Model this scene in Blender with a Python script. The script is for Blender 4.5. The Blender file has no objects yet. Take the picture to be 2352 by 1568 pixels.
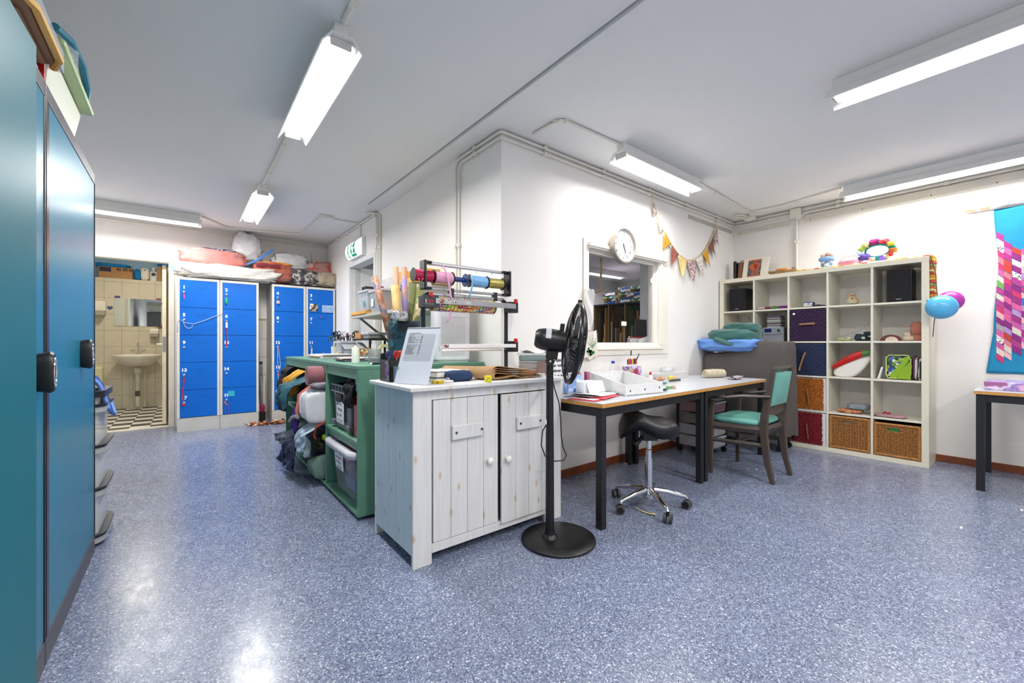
import bpy, math, random
from mathutils import Vector, Matrix, noise
S = bpy.context.scene
COL = S.collection
PI = math.pi
# ---------------------------------------------------------------- camera, world, light, exposure
FPX, CXP, CYP, YAW, EYE = 951.0, 1176.0, 787.5, 0.901, 1.095
cam = bpy.data.cameras.new('camera'); camo = bpy.data.objects.new('camera', cam); COL.objects.link(camo)
camo.location = (0, 0, EYE); camo.rotation_euler = (PI/2, 0, YAW - PI/2)
cam.sensor_fit = 'HORIZONTAL'; cam.sensor_width = 36.0; cam.lens = FPX/2352*36
cam.shift_y = (CYP - 784)/2352; cam.clip_start = 0.02; cam.clip_end = 60
S.camera = camo
S.view_settings.view_transform = 'Standard'; S.view_settings.look = 'None'
S.view_settings.gamma = 1; S.view_settings.use_curve_mapping = False
S.view_settings.exposure = 0.25
wd = bpy.data.worlds.new('world'); S.world = wd; wd.use_nodes = True
wd.node_tree.nodes['Background'].inputs[0].default_value = (0.75, 0.85, 1, 1)
wd.node_tree.nodes['Background'].inputs[1].default_value = 0.3
LAMP_W = 23.0          # watts of each 1.2 m twin-tube fitting
LAMP_COL = (1.0, 0.985, 0.965)
def area(name, loc, sx, sy, w, col=LAMP_COL, rz=0):
    l = bpy.data.lights.new(name, 'AREA'); l.shape = 'RECTANGLE'; l.size = sx; l.size_y = sy
    l.energy = w; l.color = col
    o = bpy.data.objects.new(name, l); o.location = loc; o.rotation_euler = (0, 0, rz); COL.objects.link(o)
    return o
# ---------------------------------------------------------------- measuring helper: a sight line cut by a real plane
_c, _s = math.cos(YAW), math.sin(YAW)
def at(px, py, z=None, X=None, Y=None):
    u = (px-CXP)/FPX; v = (CYP-py)/FPX
    dx = _c + _s*u; dy = _s - _c*u
    t = (z-EYE)/v if z is not None else (X/dx if X is not None else Y/dy)
    return (t*dx, t*dy, EYE + t*v)
# ---------------------------------------------------------------- materials
def lin(h):
    if isinstance(h, str):
        h = h.lstrip('#'); h = [int(h[i:i+2], 16)/255 for i in (0, 2, 4)]
    return tuple((c/12.92 if c <= .04045 else ((c+.055)/1.055)**2.4) for c in h) + (1,)
MATS = {}
def mat(name, col, rough=.5, metal=0, var=.06, vs=8, bump=0, bs=60, trans=0, alpha=1, spec=.5, coat=0, emit=0, sheen=0):
    if name in MATS: return MATS[name]
    m = bpy.data.materials.new(name); m.use_nodes = True; nt = m.node_tree; N = nt.nodes; L = nt.links
    b = N['Principled BSDF']; c = lin(col)
    b.inputs['Roughness'].default_value = rough; b.inputs['Metallic'].default_value = metal
    b.inputs['Specular IOR Level'].default_value = spec
    if trans: b.inputs['Transmission Weight'].default_value = trans; b.inputs['IOR'].default_value = 1.12
    if alpha < 1: b.inputs['Alpha'].default_value = alpha
    if coat: b.inputs['Coat Weight'].default_value = coat; b.inputs['Coat Roughness'].default_value = .1
    if sheen: b.inputs['Sheen Weight'].default_value = sheen
    if emit: b.inputs['Emission Color'].default_value = c; b.inputs['Emission Strength'].default_value = emit
    tc = N.new('ShaderNodeTexCoord')
    if var:
        n = N.new('ShaderNodeTexNoise'); n.inputs['Scale'].default_value = vs; n.inputs['Detail'].default_value = 3
        L.new(tc.outputs['Object'], n.inputs['Vector'])
        r = N.new('ShaderNodeValToRGB'); L.new(n.outputs['Fac'], r.inputs[0])
        r.color_ramp.elements[0].position = .3; r.color_ramp.elements[1].position = .7
        r.color_ramp.elements[0].color = tuple(x*(1-var) for x in c[:3])+(1,)
        r.color_ramp.elements[1].color = tuple(min(1, x*(1+var)) for x in c[:3])+(1,)
        L.new(r.outputs[0], b.inputs['Base Color'])
    else: b.inputs['Base Color'].default_value = c
    if bump:
        n2 = N.new('ShaderNodeTexNoise'); n2.inputs['Scale'].default_value = bs; n2.inputs['Detail'].default_value = 4
        L.new(tc.outputs['Object'], n2.inputs['Vector'])
        bp = N.new('ShaderNodeBump'); bp.inputs['Strength'].default_value = min(1, bump*50); bp.inputs['Distance'].default_value = .004
        L.new(n2.outputs['Fac'], bp.inputs['Height']); L.new(bp.outputs[0], b.inputs['Normal'])
    MATS[name] = m
    return m
def patmat(name, cols, scale=30, rough=.7, kind='voronoi', stretch=(1, 1, 1), bump=0, contrast='CONSTANT'):
    """cloth or paper print made of patches of the given colours"""
    if name in MATS: return MATS[name]
    m = bpy.data.materials.new(name); m.use_nodes = True; nt = m.node_tree; N = nt.nodes; L = nt.links
    b = N['Principled BSDF']; b.inputs['Roughness'].default_value = rough
    tc = N.new('ShaderNodeTexCoord'); mp = N.new('ShaderNodeMapping'); mp.inputs['Scale'].default_value = stretch
    L.new(tc.outputs['Object'], mp.inputs[0])
    if kind == 'voronoi':
        t = N.new('ShaderNodeTexVoronoi'); t.inputs['Scale'].default_value = scale; L.new(mp.outputs[0], t.inputs['Vector'])
        sp = N.new('ShaderNodeSeparateColor'); L.new(t.outputs['Color'], sp.inputs[0]); fac = sp.outputs[0]
        h = t.outputs['Distance']
    elif kind == 'wave':
        t = N.new('ShaderNodeTexWave'); t.inputs['Scale'].default_value = scale; t.inputs['Distortion'].default_value = 1.5
        L.new(mp.outputs[0], t.inputs['Vector']); fac = t.outputs['Fac']; h = fac
    else:
        t = N.new('ShaderNodeTexNoise'); t.inputs['Scale'].default_value = scale; t.inputs['Detail'].default_value = 5
        L.new(mp.outputs[0], t.inputs['Vector']); fac = t.outputs['Fac']; h = fac
    r = N.new('ShaderNodeValToRGB'); r.color_ramp.interpolation = 'LINEAR' if kind == 'noise' else contrast; L.new(fac, r.inputs[0])
    el = r.color_ramp.elements; n = len(cols)
    lo, hi = (0, 1) if kind != 'noise' else (.34, .66)
    el[0].position = 0; el[0].color = lin(cols[0]); el[1].position = lo+(hi-lo)*(1/n); el[1].color = lin(cols[1])
    for i in range(2, n):
        e = el.new(lo+(hi-lo)*i/n); e.color = lin(cols[i])
    L.new(r.outputs[0], b.inputs['Base Color'])
    if bump:
        bp = N.new('ShaderNodeBump'); bp.inputs['Strength'].default_value = .8; bp.inputs['Distance'].default_value = bump
        L.new(h, bp.inputs['Height']); L.new(bp.outputs[0], b.inputs['Normal'])
    MATS[name] = m
    return m
def glassy(name, col, rough=.05, opacity=.25, var=.0, gloss=.5, edge=.45):
    """thin clear or milky plastic: part see-through, part diffuse"""
    if name in MATS: return MATS[name]
    m = bpy.data.materials.new(name); m.use_nodes = True; nt = m.node_tree; N = nt.nodes; L = nt.links
    b = N['Principled BSDF']; b.inputs['Base Color'].default_value = lin(col); b.inputs['Roughness'].default_value = rough
    b.inputs['Specular IOR Level'].default_value = gloss
    fr = N.new('ShaderNodeLayerWeight'); fr.inputs['Blend'].default_value = .25
    ma = N.new('ShaderNodeMath'); ma.operation = 'MULTIPLY_ADD'; ma.inputs[1].default_value = edge; ma.inputs[2].default_value = opacity
    L.new(fr.outputs['Facing'], ma.inputs[0]); ma.use_clamp = True
    if var:
        tc = N.new('ShaderNodeTexCoord'); n = N.new('ShaderNodeTexNoise'); n.inputs['Scale'].default_value = 14; n.inputs['Detail'].default_value = 4
        L.new(tc.outputs['Object'], n.inputs['Vector'])
        r = N.new('ShaderNodeValToRGB'); r.color_ramp.elements[0].position = .48; r.color_ramp.elements[1].position = .62
        r.color_ramp.elements[1].color = (var, var, var, 1); L.new(n.outputs['Fac'], r.inputs[0])
        m2 = N.new('ShaderNodeMath'); m2.operation = 'ADD'; m2.use_clamp = True
        L.new(r.outputs[0], m2.inputs[0]); L.new(ma.outputs[0], m2.inputs[1]); L.new(m2.outputs[0], b.inputs['Alpha'])
        bp = N.new('ShaderNodeBump'); bp.inputs['Strength'].default_value = .9; bp.inputs['Distance'].default_value = .02
        L.new(n.outputs['Fac'], bp.inputs['Height']); L.new(bp.outputs[0], b.inputs['Normal'])
    else: L.new(ma.outputs[0], b.inputs['Alpha'])
    MATS[name] = m
    return m
# ---------------------------------------------------------------- mesh builder
class MB:
    def __init__(s): s.v = []; s.f = []
    def add(s, vs, fs):
        o = len(s.v); s.v += [tuple(p) for p in vs]; s.f += [tuple(i+o for i in f) for f in fs]; return s
    def box(s, x0, x1, y0, y1, z0, z1):
        if x0 > x1: x0, x1 = x1, x0
        if y0 > y1: y0, y1 = y1, y0
        if z0 > z1: z0, z1 = z1, z0
        return s.add([(x0,y0,z0),(x1,y0,z0),(x1,y1,z0),(x0,y1,z0),(x0,y0,z1),(x1,y0,z1),(x1,y1,z1),(x0,y1,z1)],
                     [(3,2,1,0),(4,5,6,7),(0,1,5,4),(1,2,6,5),(2,3,7,6),(3,0,4,7)])
    def taper(s, c0, c1, w0, w1):       # frustum between two rectangles: centres, (wx, wy) each
        vs = []
        for c, w in ((c0, w0), (c1, w1)):
            for a, b in ((-1,-1),(1,-1),(1,1),(-1,1)): vs.append((c[0]+a*w[0]/2, c[1]+b*w[1]/2, c[2]))
        return s.add(vs, [(3,2,1,0),(4,5,6,7),(0,1,5,4),(1,2,6,5),(2,3,7,6),(3,0,4,7)])
    def prism(s, poly, axis, a, b):     # polygon in the plane across axis, extruded a..b
        n = len(poly)
        def P(p, t): return (t, p[0], p[1]) if axis == 'x' else ((p[0], t, p[1]) if axis == 'y' else (p[0], p[1], t))
        vs = [P(p, a) for p in poly]+[P(p, b) for p in poly]
        fs = [tuple(range(n-1, -1, -1)), tuple(range(n, 2*n))]+[(i, (i+1) % n, n+(i+1) % n, n+i) for i in range(n)]
        return s.add(vs, fs)
    def tube(s, pts, r, n=8, closed=False, caps=True, flat=None):
        pts = [Vector(p) for p in pts]; N = len(pts); rr = r if isinstance(r, (list, tuple)) else [r]*N
        up = None; rings = []
        for i, p in enumerate(pts):
            if closed: t = pts[(i+1) % N]-pts[i-1]
            else: t = pts[min(i+1, N-1)]-pts[max(i-1, 0)]
            if t.length < 1e-9: t = Vector((0, 0, 1))
            t.normalize()
            if up is None:
                up = Vector((0, 0, 1)) if abs(t.z) < .9 else Vector((1, 0, 0))
            a = t.cross(up)
            if a.length < 1e-6: a = t.cross(Vector((0, 1, 0)))
            a.normalize(); b = a.cross(t); up = b
            f = flat if flat else (1, 1)
            rings.append([p+a*math.cos(2*PI*k/n)*rr[i]*f[0]+b*math.sin(2*PI*k/n)*rr[i]*f[1] for k in range(n)])
        vs = [q for g in rings for q in g]; fs = []
        for i in range(N if closed else N-1):
            j = (i+1) % N
            for k in range(n): fs.append((i*n+k, i*n+(k+1) % n, j*n+(k+1) % n, j*n+k))
        if caps and not closed: fs += [tuple(range(n-1, -1, -1)), tuple((N-1)*n+k for k in range(n))]
        return s.add(vs, fs)
    def cyl(s, p0, p1, r0, r1=None, n=20): return s.tube([p0, p1], [r0, r0 if r1 is None else r1], n)
    def lathe(s, prof, c=(0, 0, 0), n=28, ax='z', caps=True):
        vs = []
        for r, h in prof:
            for k in range(n):
                a = 2*PI*k/n; x, y = r*math.cos(a), r*math.sin(a)
                vs.append((c[0]+x, c[1]+y, c[2]+h) if ax == 'z' else ((c[0]+h, c[1]+x, c[2]+y) if ax == 'x' else (c[0]+y, c[1]+h, c[2]+x)))
        fs = []
        for i in range(len(prof)-1):
            for k in range(n): fs.append((i*n+k, i*n+(k+1) % n, (i+1)*n+(k+1) % n, (i+1)*n+k))
        if caps: fs += [tuple(range(n-1, -1, -1)), tuple((len(prof)-1)*n+k for k in range(n))]
        return s.add(vs, fs)
    def grid(s, nu, nv, fn, closeu=False):
        o = [fn(i/(nu if closeu else nu-1), j/(nv-1)) for i in range(nu) for j in range(nv)]
        fs = []
        for i in range(nu if closeu else nu-1):
            for j in range(nv-1):
                a, b = i*nv+j, ((i+1) % nu)*nv+j; fs.append((a, b, b+1, a+1))
        return s.add(o, fs)
    def blob(s, c, w, seed=0, amp=.12, fr=3.0, e=.6, n=24, m=14, flatb=True, rz=0):
        """soft rounded box (superellipsoid) with cloth-like lumps; w = full size"""
        def sp(x, k): return math.copysign(abs(x)**k, x)
        cr, sr = math.cos(rz), math.sin(rz)
        def fn(u, v):
            a = 2*PI*u; b = (v-.5)*PI
            x = sp(math.cos(b), e)*sp(math.cos(a), e); y = sp(math.cos(b), e)*sp(math.sin(a), e); z = sp(math.sin(b), e)
            k = 1+amp*noise.noise(Vector((x*fr+seed*7.3, y*fr-seed*3.1, z*fr*1.5+seed)))+amp*.5*noise.noise(Vector((x*fr*3+seed, y*fr*3, z*fr*3)))
            x, y, z = x*k*w[0]/2, y*k*w[1]/2, z*k*w[2]/2
            if flatb: z = max(z, -w[2]/2)
            return (c[0]+x*cr-y*sr, c[1]+x*sr+y*cr, c[2]+z)
        return s.grid(n, m, fn, closeu=True)
    def rot(s, i0, ang, axis, c):
        R = Matrix.Rotation(ang, 3, axis); c = Vector(c)
        for i in range(i0, len(s.v)): s.v[i] = tuple(c+R@(Vector(s.v[i])-c))
        return s
    def build(s, name, m, parent=None, smooth=False, bev=0, solid=0, sub=0, world=True, ang=40):
        off = Vector((0, 0, 0))
        if parent is not None and world:
            p = parent
            while p is not None: off += p.location; p = p.parent
        me = bpy.data.meshes.new(name)
        vs = [tuple(Vector(v)-off) for v in s.v] if off.length > 0 else s.v
        me.from_pydata(vs, [], s.f); me.validate(); me.update()
        if smooth:
            me.shade_smooth()
            if ang < 180: me.set_sharp_from_angle(angle=math.radians(ang))
        me.materials.append(m)
        o = bpy.data.objects.new(name, me); COL.objects.link(o)
        if parent is not None: o.parent = parent
        if bev:
            b = o.modifiers.new('bevel', 'BEVEL'); b.width = bev; b.segments = 2; b.limit_method = 'ANGLE'; b.harden_normals = False
        if solid:
            b = o.modifiers.new('solid', 'SOLIDIFY'); b.thickness = solid; b.offset = 0
        if sub:
            b = o.modifiers.new('sub', 'SUBSURF'); b.levels = sub; b.render_levels = sub
        return o
def centre(o):
    """move a world-built mesh's origin to its base centre"""
    me = o.data; xs = [v.co for v in me.vertices]
    lo = Vector([min(v[i] for v in xs) for i in range(3)]); hi = Vector([max(v[i] for v in xs) for i in range(3)])
    b = Vector(((lo.x+hi.x)/2, (lo.y+hi.y)/2, lo.z)); me.transform(Matrix.Translation(-b)); o.location = b
    return o
def thing(name, label, cat, loc=(0, 0, 0), rz=0, group=None):
    o = bpy.data.objects.new(name, None); COL.objects.link(o); o.empty_display_size = .1
    o.location = loc; o.rotation_euler = (0, 0, rz); o['label'] = label; o['category'] = cat
    if group: o['group'] = group
    return o
def solo(mb, name, m, label, cat, group=None, **k):
    o = centre(mb.build(name, m, **k)); o['label'] = label; o['category'] = cat
    if group: o['group'] = group
    return o
def struct(mb, name, m, parent=None, label=None, **k):
    o = mb.build(name, m, parent, **k)
    if parent is None: o['kind'] = 'structure'
    if label: o['label'] = label
    return o
def copy_tree(o, parent=None, loc=None, label=None, rz=None):
    c = o.copy(); COL.objects.link(c); c.parent = parent
    if loc is not None: c.location = loc
    if rz is not None: c.rotation_euler = (0, 0, rz)
    if label: c['label'] = label
    for ch in list(o.children): copy_tree(ch, c)
    return c
def text(s, size, loc, rot, m, parent=None, name='lettering', bold=0, ext=.0006, align='CENTER', shear=0, sx=1, off=None, one=None):
    cu = bpy.data.curves.new('t', 'FONT'); cu.body = s; cu.size = size; cu.align_x = align; cu.align_y = 'CENTER'
    cu.offset = bold; cu.extrude = ext; cu.shear = shear; cu.space_line = .85; cu.resolution_u = 2
    o = bpy.data.objects.new('t', cu); COL.objects.link(o)
    dg = bpy.context.evaluated_depsgraph_get()
    me = bpy.data.meshes.new_from_object(o.evaluated_get(dg)); bpy.data.objects.remove(o)
    M4 = Matrix.Translation(Vector(loc)) @ Matrix(rot).to_4x4() @ Matrix.Scale(sx, 4, (1, 0, 0))
    if parent is not None:
        off = Vector((0, 0, 0)); p = parent
        while p is not None: off += p.location; p = p.parent
        M4 = Matrix.Translation(-off) @ M4
    me.transform(M4); me.name = name; me.materials.clear(); me.materials.append(m)
    r = bpy.data.objects.new(name, me); COL.objects.link(r)
    if parent is not None: r.parent = parent
    return r
# orientations of flat writing: columns are text-right, text-up, normal
def frame(right, up):
    r = Vector(right).normalized(); u = Vector(up).normalized(); n = r.cross(u)
    return Matrix((r, u, n)).transposed()
FACE_MY = frame((1, 0, 0), (0, 0, 1))       # faces -Y
FACE_MX = frame((0, -1, 0), (0, 0, 1))      # faces -X
FACE_UP = frame((1, 0, 0), (0, 1, 0))
def lerp(a, b, t): return a+(b-a)*t
R = random.Random(11)
# ---------------------------------------------------------------- shared materials
WALL = mat('wall_paint', '#f1eeea', .75, var=.012, vs=3, bump=.005, bs=130)
CEIL = mat('ceiling_paint', '#eaeae9', .85, var=.01, vs=2, bump=.004, bs=160)
CREAM = mat('cream_paint', '#efe9de', .45, var=.02)
WHITEM = mat('white_enamel', '#f2f2f0', .35, var=.01)
PIPE = mat('painted_conduit', '#e9e4da', .5, var=.02)
BLACKP = mat('black_plastic', '#141416', .38, var=.05)
BLACKM = mat('black_steel', '#15161a', .42, var=.08)
CHROME = mat('chrome', '#d9dbde', .12, metal=1, var=.02)
STEEL = mat('brushed_steel', '#b9babd', .32, metal=1, var=.04)
SKIRT = mat('stained_skirting', '#7d4021', .45, var=.18, vs=20)
PAPER = mat('white_paper', '#f0f1f4', .8, var=.01)
INK = mat('black_ink', '#26262c', .7, var=0)
def floor_mat():
    m = bpy.data.materials.new('blue_speckled_vinyl'); m.use_nodes = True; nt = m.node_tree; N = nt.nodes; L = nt.links
    b = N['Principled BSDF']; tc = N.new('ShaderNodeTexCoord')
    v = N.new('ShaderNodeTexVoronoi'); v.inputs['Scale'].default_value = 230; v.feature = 'F1'
    nz = N.new('ShaderNodeTexNoise'); nz.inputs['Scale'].default_value = 90; nz.inputs['Detail'].default_value = 2
    mx = N.new('ShaderNodeVectorMath'); mx.operation = 'MULTIPLY_ADD'; mx.inputs[1].default_value = (.012, .012, .0)
    L.new(tc.outputs['Object'], nz.inputs['Vector']); L.new(nz.outputs['Color'], mx.inputs[0]); L.new(tc.outputs['Object'], mx.inputs[2])
    L.new(mx.outputs[0], v.inputs['Vector'])
    sp = N.new('ShaderNodeSeparateColor'); L.new(v.outputs['Color'], sp.inputs[0])
    r = N.new('ShaderNodeValToRGB'); r.color_ramp.interpolation = 'CONSTANT'; L.new(sp.outputs[0], r.inputs[0])
    el = r.color_ramp.elements
    el[0].position = 0; el[0].color = lin('#4d566c'); el[1].position = .14; el[1].color = lin('#636d88')
    for p, c in ((.34, '#727c96'), (.62, '#7f89a3'), (.8, '#919bb2'), (.92, '#b9c1d0'), (.985, '#dcdfe6')):
        e = el.new(p); e.color = lin(c)
    g = N.new('ShaderNodeTexNoise'); g.inputs['Scale'].default_value = 1.3; g.inputs['Detail'].default_value = 4
    L.new(tc.outputs['Object'], g.inputs['Vector'])
    mul = N.new('ShaderNodeMix'); mul.data_type = 'RGBA'; mul.blend_type = 'MULTIPLY'; mul.inputs[0].default_value = 1
    rg = N.new('ShaderNodeValToRGB'); rg.color_ramp.elements[0].position = .35; rg.color_ramp.elements[1].position = .65
    rg.color_ramp.elements[0].color = (.88, .87, .85, 1); rg.color_ramp.elements[1].color = (1, 1, 1, 1)
    L.new(g.outputs['Fac'], rg.inputs[0]); L.new(r.outputs[0], mul.inputs[6]); L.new(rg.outputs[0], mul.inputs[7])
    L.new(mul.outputs[2], b.inputs['Base Color'])
    # worn polish: rubbed streaks change the gloss
    mp = N.new('ShaderNodeMapping'); mp.inputs['Scale'].default_value = (7, 3, 1); mp.inputs['Rotation'].default_value = (0, 0, .5)
    L.new(tc.outputs['Object'], mp.inputs[0])
    s = N.new('ShaderNodeTexNoise'); s.inputs['Scale'].default_value = 3; s.inputs['Detail'].default_value = 6; L.new(mp.outputs[0], s.inputs['Vector'])
    rr = N.new('ShaderNodeMapRange'); rr.inputs[1].default_value = .3; rr.inputs[2].default_value = .7
    rr.inputs[3].default_value = .19; rr.inputs[4].default_value = .31; L.new(s.outputs['Fac'], rr.inputs[0])
    L.new(rr.outputs[0], b.inputs['Roughness']); b.inputs['Specular IOR Level'].default_value = .55
    bp = N.new('ShaderNodeBump'); bp.inputs['Strength'].default_value = .12; bp.inputs['Distance'].default_value = .0010
    n3 = N.new('ShaderNodeTexNoise'); n3.inputs['Scale'].default_value = 60; L.new(tc.outputs['Object'], n3.inputs['Vector'])
    L.new(n3.outputs['Fac'], bp.inputs['Height']); L.new(bp.outputs[0], b.inputs['Normal'])
    return m
FLOOR = floor_mat()
# ---------------------------------------------------------------- room shell
ZC = 2.63; ZL = 2.645; XB = 1.79; YW = 2.385; XR = 5.49; YB = 7.0; XL = -1.12; YN = -2.4; YO = 9.9; XO = 8.6
struct(MB().box(XL-.1, XO, YN-.1, YB+.1, -.08, 0), 'floor', FLOOR)
struct(MB().box(1.62, XR+.1, YN-.1, 4.6, ZC, ZC+.12), 'ceiling', CEIL)
struct(MB().box(XL-.1, 1.605, YN-.1, YB+.1, ZL, ZL+.12).box(1.6, XB+.05, 4.615, YB+.1, ZL-.003, ZL+.12).box(1.6, 1.66, YN, 4.63, ZL+.03, ZL+.12), 'ceiling_left', CEIL)
struct(MB().box(XL-.1, XL, YN-.1, YB+.1, 0, ZL+.1), 'wall_left', WALL)
struct(MB().box(XL-.1, XR+.1, YN-.1, YN, 0, ZL+.1), 'wall_near', WALL)
struct(MB().box(XR, XR+.1, YN, YW+.1, 0, ZC+.05), 'wall_right', WALL)
# wall with the clock and the inner window (opening 2.72..3.785, 1.075..1.925)
WX0, WX1, WZ0, WZ1 = 2.72, 3.785, 1.075, 1.925
struct(MB().box(XB, WX0, YW, YW+.11, 0, ZC+.05).box(WX1, XR+.1, YW, YW+.11, 0, ZC+.05)
       .box(WX0, WX1, YW, YW+.11, 0, WZ0).box(WX0, WX1, YW, YW+.11, WZ1, ZC+.05), 'wall_front', WALL)
# side of the block and exit-door wall (opening Y 4.92..5.83, to 2.13)
DY0, DY1, DZ = 4.92, 5.83, 2.13
struct(MB().box(XB, XB+.12, YW+.111, DY0, 0, ZL+.08).box(XB, XB+.12, DY1, YB, 0, ZL+.08).box(XB, XB+.12, DY0, DY1, DZ, ZL+.08), 'wall_side', WALL)
# rear wall with the washroom door (opening -0.86..-0.14, to 2.15)
BX0, BX1, BZ = -.90, -.155, 2.14
struct(MB().box(XL, BX0, YB, YB+.1, 0, ZL+.1).box(BX1, XB, YB, YB+.1, 0, ZL+.1).box(BX0, BX1, YB, YB+.1, BZ, ZL+.1), 'wall_rear', WALL)
# brown skirting
struct(MB().box(XB+.1, XR, YW-.014, YW, 0, .065), 'baseboard_front', SKIRT, bev=.003)
struct(MB().box(XR-.014, XR, YN, YW-.014, 0, .065), 'baseboard_right', SKIRT, bev=.003)
# ---------------------------------------------------------------- ceiling lamps
REFL = mat('lamp_reflector_enamel', '#f4f4f2', .3, var=0)
TUBE = mat('fluorescent_tube_glass', '#ffffff', .3, var=0, emit=3.0)
def lamp(label, cx, cy, length, along, w, ztop):
    t = thing('ceiling_lamp', label, 'lamp', (0, 0, 0), 0, 'twin tube ceiling lamps')
    h = length/2; T = ztop
    def B(): return MB()
    m = B(); m.box(-h+.02, h-.02, -.032, .032, T-.062, T); m.build('lamp_housing', WHITEM, t, bev=.003)
    prof = [(-.098, T-.128), (-.09, T-.128), (-.045, T-.072), (.045, T-.072), (.09, T-.128), (.098, T-.128), (.05, T-.063), (-.05, T-.063)]
    m = B(); m.prism(prof, 'x', -h, h); m.build('reflector', REFL, t)
    for y in (-.032, .032):
        m = B(); m.tube([(-h+.035, y, T-.094), (h-.035, y, T-.094)], .0125, 12); m.build('lamp_tube', TUBE, t, smooth=True)
    for sx in (-1, 1):
        m = B(); x = sx*(h-.03)
        m.box(x-.008, x+.008, -.05, .05, T-.113, T-.073); m.build('tube_holder', mat('holder_plastic', '#dcdad2', .5), t, bev=.006)
    t.location = (cx, cy, 0)
    if along == 'y': t.rotation_euler = (0, 0, PI/2)
    a = area('lamp_light', (0, 0, T-.108), length-.13, .125, w*length/1.2); a.parent = t
    return t
lamp('twin tube lamp near the camera above the blue-teal cabinets', .6, 2.67, 1.2, 'y', LAMP_W*1.35, ZL)
lamp('smaller looking twin tube lamp farther back over the lockers', .6, 5.23, 1.2, 'y', LAMP_W*1.3, ZL)
lamp('white lamp along the rear wall above the washroom door', -.43, 6.3, 1.2, 'x', LAMP_W, ZL)
lamp('twin tube lamp beside the wall above the round clock', 3.21, 1.98, 1.2, 'x', LAMP_W*.75, ZC)
lamp('big long lamp at the upper right of the room', 3.0, 0.007, 1.5, 'y', LAMP_W*.9, ZC)
lamp('long lamp along the right wall above the white cube shelf', 5.07, .43, 1.5, 'y', LAMP_W*.75, ZC)
lamp('lamp overhead behind the camera on the left ceiling', .6, .05, 1.2, 'y', LAMP_W*1.5, ZL)
lamp('lamp behind the camera on the right ceiling', 2.2, -1.5, 1.5, 'x', LAMP_W*1.3, ZC)
# ---------------------------------------------------------------- office behind the inner window and the exit door
OFFW = mat('office_wall_paint', '#d9dadc', .8, var=.015)
struct(MB().box(XB+.12, XO, YW+.11, 7.0, ZC, ZC+.1), 'ceiling_office', CEIL)
struct(MB().box(XB+.12, XO+.1, 6.5, 6.6, 0, ZC), 'wall_office_rear', OFFW)
struct(MB().box(XO, XO+.1, YW, 6.6, 0, ZC), 'wall_office_right', OFFW)
struct(MB().box(XR+.1, XO, YW, YW+.11, 0, ZC), 'wall_office_front', OFFW)
struct(MB().box(5.6, 5.7, YW+.11, 3.84, 0, ZC), 'wall_office_partition', mat('grey_partition', '#b9babb', .8))
lamp('office lamp seen through the inner window', 7.0, 5.6, 1.2, 'x', 20, ZC)
lamp('added office lamp out of sight above the inner window', 3.4, 4.3, 1.2, 'x', 40, ZC)  # unseen fitting, added to light the office and the rack fronts
# window_1: casing > moulding, sash, pane
w1 = MB()
for (a, b, c, d) in ((2.655, 3.955, 1.93, 1.995), (2.655, 3.955, .985, 1.07), (2.655, 2.72, 1.07, 1.93), (3.785, 3.955, 1.07, 1.93)):
    w1.box(a, b, YW-.014, YW, c, d)
w1 = struct(w1, 'window_1', CREAM, bev=.003)
m = MB(); m.box(2.70, 3.90, YW-.045, YW-.0145, 1.925, 1.955).box(2.70, 3.88, YW-.032, YW-.0145, 1.91, 1.9245)
m.box(3.80, 3.84, YW-.024, YW-.0145, 1.075, 1.9095).box(2.70, 3.85, YW-.03, YW-.0145, 1.035, 1.06)
m.build('moulding', CREAM, w1, bev=.003)
m = MB()
for (a, b, c, d) in ((WX0, WX1, 1.885, WZ1), (WX0, WX1, WZ0, 1.10), (WX0, WX0+.03, 1.10, 1.885), (WX1-.03, WX1, 1.10, 1.885)): m.box(a+.001, b-.001, YW+.03, YW+.075, c+.001, d-.001)
m.build('sash', CREAM, w1, bev=.003)
m = MB(); m.box(WX0+.02, WX1-.02, YW+.05, YW+.054, 1.09, 1.895); m.build('pane', glassy('window_glass', '#10181a', .01, .02), w1)
for i, (px, py, w, h) in enumerate(((1501, 645, .10, .04), (1433, 743, .075, .04))):
    x, y, z = at(px, py, Y=YW+.046)
    solo(MB().box(x-w/2, x+w/2, YW+.044, YW+.048, z-h/2, z+h/2), 'paper_tag', PAPER, ['white paper tag stuck high at the right edge of the inner window', 'white paper tag stuck near the middle of the inner window'][i], 'tag')
# deep sill shelf inside the office with papers
struct(MB().box(2.5, 5.4, YW+.112, YW+.45, 1.03, 1.055), 'window_sill_office', mat('dark_desk', '#2b2d33', .5))
solo(MB().box(3.93, 4.14, 2.75, 2.77, 1.056, 1.36), 'monitor', BLACKP, 'black screen back standing on the office sill at the right of the inner window', 'monitor')
b = thing('calendar', 'white desk calendar with a red top edge behind the inner window', 'calendar', (3.82, 2.66, 1.056))
m = MB(); m.prism([(-.14, 0), (.12, 0), (.12, .09), (-.12, .09)], 'y', 0, .012); m.build('page', PAPER, b, world=False)
m = MB(); m.box(-.12, .12, -.002, .014, .091, .105); m.build('red_edge', mat('red_card', '#c0392f', .6), b, world=False)
for i, (x, y, r) in enumerate(((3.62, 2.62, .5), (3.80, 2.56, -.3))):
    m = MB(); m.prism([(-.05, 0), (.11, .0), (.08, .11), (-.03, .08)], 'y', 0, .01); o = solo(m, 'paper_sheet', PAPER if i else mat('grey_card', '#a9abb0', .7), ['grey folded sheet standing behind the inner window', 'crumpled white sheet at the lower right of the inner window'][i], 'paper')
    o.location = (x, y, 1.056); o.rotation_euler = (0, 0, r)
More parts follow.
